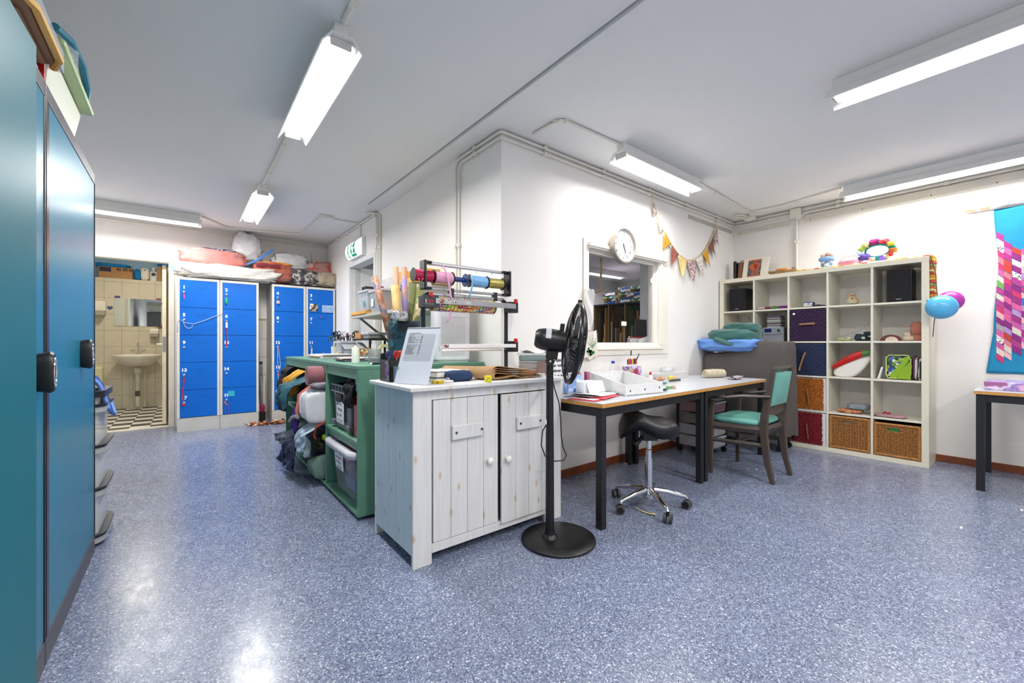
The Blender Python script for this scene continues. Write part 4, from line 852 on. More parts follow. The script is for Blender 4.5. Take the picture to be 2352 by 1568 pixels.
# ---------------------------------------------------------------- green shelf unit
GRN = mat('green_painted_wood', '#5f907a', .5, var=.05, vs=12, bump=.0012, bs=60)
GX0, GX1, GY0, GY1, GZ = .835, 1.775, 2.575, 4.88, .952
GD = 3.30; GS = .485
t = thing('green_shelf_unit', 'low green painted shelf unit full of cloth standing against the block wall', 'shelf', (1.3, 3.7, 0))
def P1(nm, *b): MB().box(*b).build(nm, GRN, t, bev=.002)
P1('top_board', GX0, GX1, GY0, GY1, GZ-.022, GZ)
P1('end_panel', GX0, GX1, GY0, GY0+.02, .022, GZ-.0225); P1('end_panel', GX0, GX1, GY1-.02, GY1, .022, GZ-.0225)
P1('divider', GX0, GX1-.02, GD, GD+.02, .043, GZ-.0225)
P1('back_board', GX1-.02, GX1, GY0+.0205, GY1-.0205, .043, GZ-.0225)
P1('bottom_board', GX0, GX1, GY0+.0205, GY1-.0205, .022, .042)
P1('shelf_board', GX0, GX1-.0205, GY0+.0205, GD-.0005, GS-.022, GS); P1('shelf_board', GX0, GX1-.0205, GD+.0205, GY1-.0205, GS-.022, GS)
P1('front_rail', GX0+.006, GX0+.024, GY0+.0205, GD-.0005, GZ-.085, GZ-.0225); P1('front_rail', GX0+.006, GX0+.024, GD+.0205, GY1-.0205, GZ-.085, GZ-.0225)
P1('shelf_rail', GX0+.012, GX0+.03, GY0+.0205, GD-.0005, GS-.065, GS-.0225)
MB().box(GX0+.05, GX1-.05, GY0+.05, GY1-.05, .0, .0215).build('plinth', mat('dark_plinth', '#2a2d2c', .7), t)
# crates in the near bay
GCR = mat('grey_crate_plastic', '#6e7479', .4, var=.05)
t = thing('storage_crate', 'grey plastic crate with a paper label on the upper green shelf', 'crate', (1.1, 2.98, GS+.001))
y0, y1, z0, z1 = 2.80, 3.22, GS+.001, .80; x0 = .855
m = MB(); m.taper((x0+.2, (y0+y1)/2, z0), (x0+.2, (y0+y1)/2, z1), (.36, y1-y0-.06), (.385, y1-y0-.02)); m.build('crate_body', GCR, t, bev=.012)
m = MB(); m.box(x0-.005, x0+.405, y0, y1, z1-.055, z1-.047).box(x0-.005, x0+.405, y0, y1, z1-.008, z1)
for k in range(6): yk = lerp(y0+.03, y1-.03, k/5); m.box(x0-.003, x0+.012, yk-.003, yk+.003, z1-.047, z1-.008)
m.build('rim', GCR, t)
for yy in (y0, y1-.06): m = MB(); m.box(x0-.006, x0+.08, yy, yy+.06, z0+.02, z0+.055); m.build('stacking_foot', GCR, t, bev=.005)
m = MB(); m.blob((x0+.01, 3.06, z1-.09), (.03, .16, .07), 1, .1); m.build('hand_hole', mat('dark_hole', '#2a2c30', .8), t, smooth=True)
m = MB(); m.box(x0-.0005, x0+.001, 2.93, 3.10, z0+.05, z0+.2); lb = m.build('paper_label', PAPER, t)
scribble(t, (x0-.0015, 3.10, z0+.05), (0, -1, 0), (0, 0, 1), .17, .15, 4, 4, .0008)
RBX = glassy('red_clear_plastic', '#b42a1c', .2, .8)
t = thing('red_box', 'translucent red plastic box beside the grey crate', 'box', (1.0, 2.7, GS+.001))
m = MB(); m.box(.87, 1.2, 2.61, 2.765, GS+.001, .735); m.build('box_body', RBX, t, bev=.006)
m = MB(); m.box(.862, 1.205, 2.60, 2.775, .736, .755); m.build('box_lid', mat('red_plastic', '#c01f24', .4), t, bev=.004)
drapery(2.70, 2.86, [(1.15, .84), (.93, .86), (.85, .81), (.84, .74), (.838, .68)], mat('black_cloth', '#15151a', .85, var=.2), 'black cloth drooping between the grey crate and the red box', 2, .015, 2, .02)
solo(MB().blob((.97, 2.70, .825), (.22, .12, .12), 5, .15, 3), 'cloth', mat('pale_blue_cloth', '#b9cdd9', .85, var=.08), 'pale blue bunched cloth at the top right of the upper green bay', 'cloth', smooth=True, ang=180)
solo(MB().blob((1.05, 2.96, .845), (.3, .2, .09), 6, .3, 4), 'cloth', mat('brown_plum_cloth', '#54383a', .85, var=.15), 'brown cloth heaped in the grey crate', 'cloth', smooth=True, ang=180)
t = thing('clear_tub', 'clear plastic tub of cloth scraps with a paper label on the lower green shelf', 'tub', (1.1, 2.95, .043))
CTB = glassy('clear_tub_plastic', '#e6e9ee', .2, .10, edge=.2)
m = MB(); m.taper((1.075, 2.94, .044), (1.075, 2.94, .385), (.40, .44), (.45, .54)); m.build('tub_body', CTB, t, bev=.03, smooth=True, ang=60)
m = MB(); m.prism(rounded(1.065, 2.94, .52, .62, .06), 'z', .386, .394); P_ = rounded(1.065, 2.94, .52, .62, .06); P_b = rounded(1.065, 2.94, .45, .55, .05)
m = MB(); n = len(P_)
for (A_, za, B_, zb) in ((P_, .362, P_, .402), (P_, .402, P_b, .402)):
    m.add([(p[0], p[1], za) for p in A_]+[(p[0], p[1], zb) for p in B_], [(i, (i+1) % n, n+(i+1) % n, n+i) for i in range(n)])
m.build('tub_rim', mat('milky_rim', '#c9c7d0', .35), t, smooth=True, solid=.004)
m = MB(); m.blob((1.08, 2.94, .12), (.37, .40, .13), 3, .12); m.build('blue_scraps', mat('blue_denim_scraps', '#4d6f97', .9, var=.25, vs=25), t, smooth=True, ang=180)
m = MB(); m.blob((1.06, 2.9, .25), (.38, .42, .16), 4, .15); m.build('grey_scraps', mat('grey_scraps', '#6f6c78', .9, var=.3, vs=20), t, smooth=True, ang=180)
m = MB(); m.blob((1.0, 2.98, .325), (.3, .34, .10), 5, .15); m.build('pink_scraps', mat('pink_scraps', '#c4566a', .9, var=.2, vs=20), t, smooth=True, ang=180)
m = MB(); m.add([(.853, 2.93, .215), (.853, 3.11, .215), (.845, 3.12, .345), (.845, 2.92, .345)], [(0, 1, 2, 3)]); m.build('paper_label', PAPER, t, solid=.0015)
scribble(t, (.8495, 3.11, .215), (0, -1, 0), (-.06, 0, 1), .18, .13, 4, 9, .0008)
solo(MB().blob((1.02, 2.82, .43), (.22, .16, .075), 8, .3, 4), 'cloth', mat('dark_maroon_cloth', '#5c1f2c', .85, var=.2), 'maroon scrap heaped in the clear tub', 'cloth', smooth=True, ang=180)
solo(MB().blob((1.12, 2.70, .435), (.2, .13, .06), 9, .3, 4), 'cloth', mat('grey_white_cloth', '#bdbabd', .85, var=.1), 'pale grey scrap on top of the clear tub', 'cloth', smooth=True, ang=180)
# cloth in the far bay
ROS = mat('old_rose_velvet', '#965c62', .8, var=.12, vs=6, sheen=.4)
roll((3.44, GS+.36), .068, .73, 1.3, ROS, 'old rose velvet roll under the top of the green unit', 1, 5)
WBT = patmat('white_stitched_cloth', ['#dcdcdd', '#e4e4e5', '#c9cacd', '#e0e0e2'], 14, .85, 'wave', (.2, 1, 5))
t = thing('fabric_bolt', 'thick folded bolt of off-white cloth sticking out of the green unit', 'fabric', (.95, 3.5, GS+.001))
for k in range(8):
    hh = .262-.008*abs(k-3); MB().blob((.955+.006*(k % 3), 3.372+.031*k, GS+.002+hh/2), (.50, .040, hh), 3+k, .04, 3, e=.4, n=24, m=16).build('cloth_layer', mat('offwhite_cloth', '#dcdde0', .85, var=.05, vs=14, bump=.003, bs=40), t, smooth=True, ang=180)
solo(MB().blob((.93, 3.44, GS+.288), (.34, .20, .055), 12, .3, 5), 'cloth', mat('lilac_grey_cloth', '#a39aa6', .85, var=.08), 'lilac-grey crumpled cloth squeezed above the off-white bolt', 'cloth', smooth=True, ang=180)
def A(px, py, X): return at(px, py, X=X)
def hang(yc, w, px0, ytop, ybot, mm, label, seed, amp=.02, folds=2, hem=.05, xin=1.15, th=.008):
    """cloth falling over the front edge of the green unit, its leftmost fold on the sight line px0"""
    xo = at(px0, 900, Y=yc)[0]; z0 = at(px0+8, ytop, Y=yc)[2]; z1 = max(at(px0, ybot, Y=yc)[2], .03)
    drapery(yc-w/2, yc+w/2, [(xin, z0-.05), (.90, z0-.012), (.845, z0-.004), (.80, z0-.03), (xo+.015, lerp(z0, z1, .3)), (xo, lerp(z0, z1, .7)), (xo+.012, z1)], mm, label, seed, amp*1.25, folds, .005, hem=hem+.04, nv=44, nu=44)
hang(4.64, .42, 650, 842, 905, mat('black_fleece', '#17171c', .9, var=.2), 'black cloth hanging at the far end of the green unit', 1, .02)
hang(4.44, .34, 650, 882, 945, mat('dark_brown_fleece', '#2e2420', .9, var=.2), 'dark brown cloth hanging below the black one', 3, .02)
hang(4.16, .38, 664, 850, 908, mat('mustard_cloth', '#d39a2c', .85, var=.15, vs=14), 'mustard yellow cloth hanging out of the green unit', 4, .02, 2.5)
hang(3.90, .40, 655, 866, 938, mat('petrol_cloth', '#33606f', .85, var=.12), 'petrol blue fleece hanging in a point out of the green unit', 5, .025, 1.6, hem=.35)
hang(3.76, .18, 677, 915, 1002, mat('purple_cloth', '#4b3590', .85, var=.15), 'purple cloth hanging down behind the off-white bolt', 6, .015, 1.4)
hang(3.665, .09, 685, 882, 966, mat('coral_cloth', '#cf7d72', .85, var=.08), 'coral pink cloth squeezed beside the off-white bolt', 7, .01, 1)
hang(3.46, .26, 693, 966, 1046, mat('pale_blue_fabric', '#9fb4c4', .85, var=.06), 'pale blue pinked cloth hanging below the off-white bolt', 8, .022, 2.5, xin=.96)
hang(3.345, .05, 722, 968, 1010, mat('rust_fabric', '#7d3320', .85, var=.1), 'rust brown cloth strip under the off-white bolt', 9, .008, 1.2, xin=.96)
hang(3.84, .44, 664, 992, 1076, mat('navy_denim', '#28324e', .9, var=.2, vs=20), 'navy denim hanging out of the lower green shelf', 11, .03, 2, xin=1.0)
hang(4.25, .36, 648, 990, 1022, mat('grey_blue_denim', '#5c6776', .9, var=.3, vs=20), 'grey-blue jeans with a metal clasp at the far lower corner of the green unit', 12, .025, 1.5, xin=1.0)
for i, (yy_, zz_, w_, h_, c_, l_) in enumerate(((4.1, GS+.17, .44, .32, '#c08a2e', 'mustard cloth stuffed deep in the upper far bay'), (4.55, GS+.16, .40, .30, '#1b1b20', 'black cloth stuffed at the far end of the upper bay'), (3.78, GS+.15, .24, .29, '#5b4a86', 'violet cloth stuffed behind the off-white bolt'), (4.0, .20, .60, .28, '#2b3856', 'dark denim stuffed in the lower far bay'), (4.55, .18, .40, .24, '#59616e', 'grey denim stuffed at the far end of the lower bay'))):
    solo(MB().blob((1.08, yy_, zz_), (.40, w_, h_), 50+i, .18, 3.2, n=30, m=18), 'cloth', mat('stuffed_'+c_[1:], c_, .9, var=.12), l_, 'cloth', smooth=True, ang=180)
SGE = mat('sage_towel', '#6f8a7e', .95, var=.1, vs=20, bump=.006, bs=80)
for k in range(4):
    yy = 3.36+.062*k; solo(MB().blob((.97, yy+.031, .045+.10-.008*k), (.42, .060, .20-.016*k), 20+k, .08, 3), 'folded_towel', SGE, ['first', 'second', 'third', 'farthest'][k]+' sage green folded towel from the divider on the bottom green shelf', 'towel', 'sage green towels on the bottom green shelf', smooth=True, ang=180)
solo(MB().blob((.98, 3.36+.12, .30), (.4, .22, .10), 30, .3, 4), 'cloth', mat('olive_dark_cloth', '#3c4030', .9, var=.3), 'dark olive cloth above the sage towels', 'cloth', smooth=True, ang=180)
solo(MB().blob((.92, 3.37, .375), (.2, .10, .06), 31, .15, 3), 'cloth', mat('lime_cloth', '#8fae1f', .8, var=.1), 'small lime green cloth above the dark olive one', 'cloth', smooth=True, ang=180)
solo(MB().tube([A(px, py, .70) for px, py in ((668, 972), (666, 966), (672, 958), (680, 955), (684, 957))], .016, 8), 'cable_bundle', mat('silver_grey_wire', '#8f9092', .5, var=.2), 'silver-grey looped bundle above the navy denim', 'cable', smooth=True)
# ---------------------------------------------------------------- things on the green unit
TZ = GZ+.001
def stack(x0, x1, y0, y1, z0, n, th, rz, mats, name, label, cat, group, seed=1, jit=.02):
    rr = random.Random(seed)
    for k in range(n):
        o = solo(MB().box(-(x1-x0)/2, (x1-x0)/2, -(y1-y0)/2, (y1-y0)/2, 0, th*.94), name, mats[k % len(mats)], label[k % len(label)] if isinstance(label, list) else label, cat, group, bev=.0008)
        o.location = ((x0+x1)/2+rr.uniform(-jit, jit), (y0+y1)/2+rr.uniform(-jit, jit), z0+k*th); o.rotation_euler = (0, 0, rz+rr.uniform(-.06, .06))
NEWS = patmat('newsprint', ['#dfdfe4', '#d3d5de', '#c7c9d6', '#e6e6ea'], 40, .85, 'noise')
stack(.98, 1.55, 4.08, 4.48, TZ, 5, .007, .05, [NEWS, PAPER, mat('salmon_paper', '#dba58a', .8), PAPER, NEWS], 'newspaper', ['lowest newspaper of the pile at the far end of the green unit', 'second newspaper from the bottom of the far pile', 'salmon coloured paper in the middle of the far pile', 'white paper near the top of the far pile', 'top newspaper of the far pile with a curled corner'], 'newspaper', 'newspapers on the green unit', 3)
stack(.95, 1.22, 3.25, 3.50, TZ, 5, .0055, -.1, [mat('navy_magazine', '#2b3550', .4), PAPER, mat('maroon_magazine', '#6b2c3a', .4), PAPER, mat('pale_magazine', '#d9d5d8', .4)], 'magazine', ['navy magazine at the bottom of the near pile', 'white magazine just above the navy one', 'maroon magazine in the near pile', 'white magazine above the maroon one', 'pale magazine on top of the near pile'], 'magazine', 'magazines on the green unit', 5, .012)
t = thing('thread_cone', 'white cone of thread standing at the front edge of the green unit', 'thread', (1.05, 3.02, TZ))
x, y, _ = at(817, 833, z=TZ)
t.location = (x, y, TZ)
MB().lathe([(.028, 0), (.027, .10), (.022, .112)], (x, y, TZ)).build('thread_winding', mat('white_thread', '#ece9df', .8, var=.04, vs=80, bump=.002, bs=200), t, smooth=True)
MB().lathe([(.012, 0), (.008, .012)], (x, y, TZ+.1125)).build('cone_core', mat('cream_core', '#d9d2bb', .6), t, smooth=True)
def cup(px, py, r, h, mm, label, name='pot', z=None, cat='pot', scissors=0, seed=0, pens=()):
    z = z if z else TZ
    x, y, _ = at(px, py, Y=4.62); t = thing(name, label, cat, (x, y, z))
    MB().lathe([(0, .002), (r*.94, .0), (r, h), (r-.003, h), (r*.94-.003, .004), (0, .004)], (x, y, z), caps=False).build('pot_wall', mm, t, smooth=True)
    return x, y, z
x, y, z = cup(771, 816, .045, .105, mat('cream_pot', '#e6e4da', .5), 'cream pot holding scissors at the rear of the green unit')
x2, y2, z2 = cup(794, 817, .065, .105, patmat('newspaper_pot', ['#d9d6d6', '#cfc8c6', '#8e8a90', '#e0dcd8'], 30, .8, 'wave'), 'pot wrapped in newspaper holding scissors on the green unit')
def scissors(x, y, z, hc, seed, label, group, lean=(0, 0)):
    rr = random.Random(seed); t = thing('scissors', label, 'scissors', (x, y, z), group=group)
    lx, ly = lean; top = Vector((x+lx*rr.uniform(.6, 1.9), y+ly*rr.uniform(.4, 1.6), z+rr.uniform(.15, .215))); a = rr.uniform(0, PI); e = Vector((math.cos(a), math.sin(a), 0))
    MB().tube([(x, y, z+.005), tuple(top)], [.004, .006], 6, flat=(1, .4)).build('blade', STEEL, t)
    for s in (-1, 1):
        c = top+e*s*.019+Vector((0, 0, .028)); MB().tube([c+e*.018*math.cos(b)*.9+Vector((0, 0, .028*math.sin(b))) for b in [2*PI*k/14 for k in range(14)]], .0048, 6, closed=True).build('handle', hc, t, smooth=True)
hc = [BLACKP, BLACKP, mat('teal_handle', '#2c5a60', .4), BLACKP, mat('maroon_handle', '#7b2433', .4), BLACKP, mat('navy_handle', '#24326e', .4), BLACKP, mat('white_handle', '#d9d9d9', .4), BLACKP]
k = 0
words = ['black', 'black', 'teal', 'black', 'maroon', 'black', 'navy', 'black', 'white', 'black']; where = ['at the front', 'at the right', 'at the back right', 'at the back', 'at the back left', 'at the left', 'at the front left', 'near the middle left', 'near the middle right']
for (bx, by, n) in ((x, y, 4), (x2, y2, 9)):
    for j in range(n):
        a = 2*PI*j/n+.3; rr_ = .02 if n == 4 else .036
        scissors(bx+rr_*math.cos(a)*.8, by+rr_*math.sin(a)*.8, z+.006, hc[(k*3+j) % 10], k*20+j, '%s-handled scissors standing %s of the %s' % (words[(k*3+j) % 10], where[j], ('cream pot', 'newspaper pot')[k]), 'scissors in the pots', (rr_*1.4*math.cos(a)+.004*j, rr_*1.4*math.sin(a)))
    k += 1
x, y, _ = at(778, 816, Y=4.6)
t = thing('tape_measure_case', 'yellow and red oval case in front of the scissors pots', 'case', (x-.01, y-.09, TZ))
MB().blob((x-.01, y-.10, TZ+.03), (.08, .05, .058), 1, 0, e=.8).build('yellow_body', mat('yellow_plastic', '#efb521', .4), t, smooth=True, ang=180)
MB().blob((x-.002, y-.094, TZ+.024), (.086, .044, .046), 1, 0, e=.8).build('red_body', mat('red_plastic2', '#b92b2b', .4), t, smooth=True, ang=180)
x, y, _ = at(820, 815, Y=4.2)
t = thing('clear_lid_box', 'clear plastic box with its lid open behind the thread cone', 'box', (x, y+.12, TZ))
m = MB(); m.box(x-.08, x+.12, y+.02, y+.2, TZ, TZ+.07); m.build('box_body', CLR, t, bev=.008)
m = MB(); m.add([(x-.11, y+.02, TZ+.08), (x+.12, y+.02, TZ+.085), (x+.12, y+.2, TZ+.145), (x-.11, y+.2, TZ+.15)], [(0, 1, 2, 3)]); m.build('lid', glassy('grey_clear_lid', '#c7cbd2', .2, .5), t, solid=.006)
x, y, _ = at(838, 822, z=TZ)
t = thing('bead_tray', 'tray of gold chains and orange beads between the thread cone and the mug', 'tray', (x, y, TZ))
MB().lathe([(0, 0), (.075, 0), (.09, .03), (.087, .03), (.072, .004), (0, .004)], (x, y+.03, TZ), caps=False).build('dish', CLR, t, smooth=True)
MB().blob((x, y+.03, TZ+.035), (.13, .12, .055), 3, .4, 6).build('orange_beads', mat('orange_beads', '#d9944a', .4, var=.3, vs=60), t, smooth=True, ang=180)
m = MB(); rr = random.Random(4)
for k in range(16): cx, cy = x+rr.uniform(-.07, .07), y+.03+rr.uniform(-.06, .06); cz = TZ+.066+rr.uniform(0, .02); m.tube([(cx+.013*math.cos(a), cy+.006*math.sin(a*2), cz+.013*math.sin(a)) for a in [2*PI*i/10 for i in range(10)]], .003, 5, closed=True)
o = m.build('gold_chain', mat('gold_metal', '#c9a765', .25, metal=1, var=.1), t, smooth=True); o['kind'] = 'stuff'
x, y, _ = at(862, 833, z=TZ)
t = thing('glass_mug', 'glass mug with dark contents at the corner of the green unit', 'mug', (x, y+.02, TZ))
MB().lathe([(0, .001), (.042, .001), (.047, .10), (.044, .10), (.039, .006), (0, .006)], (x, y+.02, TZ), caps=False).build('mug_glass', glassy('mug_glass', '#b9bcc0', .03, .3), t, smooth=True)
MB().lathe([(.038, .007), (.039, .03)], (x, y+.02, TZ)).build('dark_contents', mat('dark_contents', '#2a2420', .5), t, smooth=True)
MB().tube([(x-.045, y+.01, TZ+.085), (x-.07, y, TZ+.075), (x-.078, y, TZ+.05), (x-.066, y, TZ+.028), (x-.044, y+.01, TZ+.022)], .007, 8).build('handle', glassy('mug_glass', '#b9bcc0', .03, .3), t, smooth=True)
x, y, _ = at(868, 837, z=TZ)
t = thing('marker', 'black marker with a white cap end lying before the mug', 'marker', (x, y, TZ)); MB().cyl((x-.04, y, TZ+.007), (x+.045, y+.01, TZ+.007), .007).build('barrel', BLACKP, t, smooth=True); MB().cyl((x-.052, y-.001, TZ+.007), (x-.0405, y, TZ+.007), .0065).build('cap', WHITEM, t, smooth=True)
x, y, _ = at(886, 822, Y=3.45)
t = thing('tape_dispenser', 'black tape dispenser with a yellowed roll behind the pen box', 'tape', (x, y+.04, TZ))
MB().prism([(x-.08, TZ), (x+.1, TZ), (x+.1, TZ+.03), (x+.03, TZ+.06), (x-.05, TZ+.05)], 'y', y, y+.06).build('dispenser_body', BLACKP, t, bev=.004)
MB().lathe([(.032, 0), (.058, 0), (.058, .025), (.032, .025), (.032, 0)], (x, y+.015, TZ+.075), ax='y', caps=False).build('tape_roll', mat('yellowed_tape', '#d8cf9c', .3), t, smooth=True)
# air purifier
t = thing('air_purifier', 'white perforated air purifier standing on the green unit by the wall', 'air purifier', (1.585, 2.76, TZ))
pf = rounded(0, 0, .27, .20, .045, 8); ca, sa = math.cos(-.25), math.sin(-.25)
pf = [(1.585+p[0]*ca-p[1]*sa, 2.76+p[0]*sa+p[1]*ca) for p in pf]
MB().prism(pf, 'z', TZ+.012, TZ+.49).build('housing', mat('purifier_white', '#eceaee', .4), t, smooth=True, ang=30, bev=.01)
MB().prism([(1.585+(p[0]-1.585)*.95, 2.76+(p[1]-2.76)*.95) for p in pf], 'z', TZ, TZ+.0118).build('foot', mat('pale_green_grey', '#b9c4bd', .4), t)
MB().prism([(1.585+(p[0]-1.585)*.8, 2.76+(p[1]-2.76)*.8) for p in pf], 'z', TZ+.4905, TZ+.497).build('top_grille', mat('grille_grey', '#cfcfd4', .4), t)
m = MB()
ex = Vector((ca, sa, 0)); nn = Vector((sa, -ca, 0)); c0 = Vector((1.585, 2.76, 0))+nn*.1006
for i in range(17):
    for j in range(34):
        z = TZ+.05+j*.0086; x_ = -.09+i*.0112+(.0056 if j % 2 else 0)
        if x_ > .093: continue
        p = c0+ex*x_+Vector((0, 0, z)); a_ = ex*.0023; b_ = Vector((0, 0, .0028)); m.add([p-a_, p-b_, p+a_, p+b_], [(0, 1, 2, 3)])
o = m.build('perforations', BLACKM, t); o['kind'] = 'stuff'
# rolls in a painted bin
t = thing('painted_bin', 'dark blue and black painted bin holding rolls of paper on the green unit', 'bin', (1.265, 2.88, TZ))
MB().grid(24, 8, lambda u, v: (1.265+(.095+.025*v)*math.cos(2*PI*u)*(1+.03*math.sin(6*PI*u)), 2.88+(.095+.025*v)*math.sin(2*PI*u), TZ+.30*v), closeu=True).build('bin_wall', patmat('painted_canvas', ['#16181c', '#1f2a33', '#1d4a60', '#17181d', '#2a6a80', '#1b1c22', '#5a6a30'], 5, .6, 'noise'), t, smooth=True, solid=.006, ang=180)
MB().lathe([(.092, 0), (.092, .006)], (1.265, 2.88, TZ)).build('bin_base', BLACKM, t)
rl = [(-.09, .02, .68, -.12, .0, .022, ['#a06a4c', '#5a5f8a', '#b98a62', '#8a5a4a'], 'brown and blue printed roll leaning left in the painted bin'), (-.045, -.02, .62, -.03, 0, .028, ['#c4a062', '#bf9a5a', '#caa96c'], 'tan paper roll in the painted bin'),
      (-.01, .05, .78, -.03, .0, .018, ['#b58a6a', '#c49878'], 'tallest thin brown roll in the painted bin'), (.02, -.03, .77, -.03, .0, .02, ['#c79e7c', '#b5845f', '#8a7ab0'], 'tall pinkish brown roll beside the ribbon frame'),
      (.06, .02, .66, .02, 0, .026, ['#6f7a4c', '#8a8f5c', '#5d6340'], 'olive roll behind the ribbon frame'), (.085, -.02, .64, .04, 0, .024, ['#c0633c', '#6f8a4c', '#e0c8a0'], 'orange and green printed roll behind the ribbon frame')]
for i, (dx, dy, L, lx, ly, r, cs, lb) in enumerate(rl):
    t = thing('paper_roll', lb, 'roll', (1.265+dx*.6, 2.88+dy*.6, TZ+.008), group='rolls in the painted bin')
    b0 = (1.265+dx*.6, 2.88+dy*.6, TZ+.03); b1 = (1.265+dx+lx, 2.88+dy+ly, TZ+L*.9)
    MB().tube([b0, b1], r, 16, caps=False).build('roll_sheet', patmat('roll_print_%d' % i, cs, 14, .55, 'noise') if len(cs) > 2 else mat('roll_plain_%d' % i, cs[0], .6, var=.1), t, smooth=True, solid=.003)
    MB().tube([tuple(Vector(b0).lerp(Vector(b1), .02)), tuple(Vector(b0).lerp(Vector(b1), .985))], r*.55, 12).build('inner_core', mat('roll_inner', '#8c6a4a', .7), t, smooth=True)
solo(MB().blob((1.19, 2.77, TZ+.33), (.1, .05, .07), 3, .6, 8), 'foil_bow', mat('silver_foil', '#d9d9de', .2, metal=.8, var=.1), 'crumpled silver foil bow at the rim of the painted bin', 'bow', smooth=True, ang=180)
# ---------------------------------------------------------------- wall shelf with brackets
t = thing('bracket_shelf', 'grey-white wall shelf on diagonal brackets above the far end of the green unit', 'shelf', (1.6, 4.0, 1.33))
SHZ = 1.385
MB().box(1.40, XB-.001, 3.05, 4.55, SHZ-.03, SHZ).build('shelf_board', mat('shelf_grey', '#bdb8b0', .5), t, bev=.002)
for yy in (4.38, 3.35):
    MB().box(XB-.02, XB-.001, yy-.012, yy+.012, .98, SHZ-.031).build('bracket', mat('bracket_grey', '#8e8d88', .4, metal=.3), t)
    MB().add([(1.43, yy-.01, SHZ-.032), (1.46, yy-.01, SHZ-.032), (XB-.021, yy-.01, 1.11), (XB-.021, yy-.01, 1.08), (1.43, yy+.01, SHZ-.032), (1.46, yy+.01, SHZ-.032), (XB-.021, yy+.01, 1.11), (XB-.021, yy+.01, 1.08)],
             [(0, 1, 2, 3), (7, 6, 5, 4), (0, 4, 5, 1), (1, 5, 6, 2), (2, 6, 7, 3), (3, 7, 4, 0)]).build('bracket_strut', mat('bracket_grey', '#8e8d88', .4, metal=.3), t)
def clearbox(x0, x1, y0, y1, z0, z1, label, cont, lidm=None, name='clear_box'):
    t = thing(name, label, 'box', ((x0+x1)/2, (y0+y1)/2, z0))
    MB().taper(((x0+x1)/2, (y0+y1)/2, z0), ((x0+x1)/2, (y0+y1)/2, z1), ((x1-x0)*.9, (y1-y0)*.9), (x1-x0, y1-y0)).build('box_body', CLR, t, bev=.006)
    MB().blob(((x0+x1)/2, (y0+y1)/2, z0+.004+(z1-z0)*.4), ((x1-x0)*.82, (y1-y0)*.82, (z1-z0)*.78), 5, .12, e=.4).build('contents', cont, t, smooth=True, ang=180)
    MB().box(x0-.008, x1+.008, y0-.008, y1+.008, z1-.018, z1+.004).build('box_rim', lidm or mat('milky_rim', '#c9c7d0', .35), t, bev=.003)
    return t
SZ = SHZ+.001
t = clearbox(1.41, 1.60, 4.06, 4.34, SZ+.03, SZ+.235, 'clear box with a turquoise sticker at the end of the wall shelf', mat('white_papers', '#dedde0', .8, var=.05))
MB().box(1.4085, 1.410, 4.15, 4.19, SZ+.07, SZ+.13).build('sticker', mat('cyan_note', '#2fb0d0', .7, var=.08), t)
t = clearbox(1.41, 1.72, 3.70, 4.02, SZ, SZ+.21, 'clear box of rose and brown yarn in the middle of the wall shelf', mat('rose_yarn', '#9c6a6c', .9, var=.3, vs=12))
MB().box(1.4085, 1.41, 3.9, 3.96, SZ+.06, SZ+.13).build('sticker', PAPER, t)
t = thing('yellow_tray', 'flat ochre box under the clear box at the shelf end', 'box', (1.5, 4.3, SZ))
MB().box(1.39, 1.66, 4.08, 4.52, SZ, SZ+.028).build('tray_body', mat('ochre_card', '#e2a640', .6, var=.05), t, bev=.003)
solo(MB().box(1.66, 1.672, 3.62, 4.35, SZ, SZ+.38), 'foam_board', mat('grey_board', '#d7d4d3', .7), 'large pale board leaning behind the clear boxes on the wall shelf', 'board')
for i, yy in enumerate((4.39, 4.46)): solo(MB().box(1.50, 1.70, yy, yy+.045, SZ+.029, SZ+.31), 'binder', BLACKP if i else mat('dark_binder', '#2a2a2e', .5), ['black binder next to the pale board at the shelf end', 'black binder at the very end of the wall shelf'][i], 'binder', bev=.002)
solo(MB().tube([(1.45, 3.98, SZ+.235), (1.43, 3.92, SZ+.25), (1.46, 3.86, SZ+.235), (1.5, 3.9, SZ+.24)], .014, 8), 'red_yarn', mat('wine_yarn', '#8c2238', .9), 'wine red yarn knot on the middle clear box', 'yarn', smooth=True)
t = thing('yellow_box', 'box with yellow lid pieces and grey clips at the near end of the wall shelf', 'box', (1.6, 3.3, SZ))
MB().box(1.46, 1.78, 3.10, 3.48, SZ, SZ+.20).build('box_body', mat('grey_wire_plastic', '#9a958c', .4), t, bev=.008)
MB().box(1.45, 1.785, 3.09, 3.49, SZ+.201, SZ+.245).build('yellow_lid', mat('yellow_lid', '#eab23e', .45), t, bev=.006)
for yy in (3.2, 3.36): MB().box(1.444, 1.4495, yy, yy+.05, SZ+.17, SZ+.24).build('clip', mat('grey_clip', '#c9c9c6', .4), t, bev=.002)
MB().box(1.56, 1.6, 3.084, 3.0895, SZ+.17, SZ+.24).build('clip', mat('grey_clip', '#c9c9c6', .4), t, bev=.002)
for i, (y0, y1, h) in enumerate(((3.52, 3.66, .36), (3.12, 3.3, .33))):
    solo(MB().box(1.55, 1.70, y0, y1, SZ if i == 0 else SZ+.246, SZ+h), 'wooden_box', mat('yellow_wood', '#d9a850', .6, var=.1, vs=20), ['yellow wooden box on the wall shelf behind the rolls', 'yellow wooden box on top of the yellow-lidded box'][i], 'box', bev=.003)
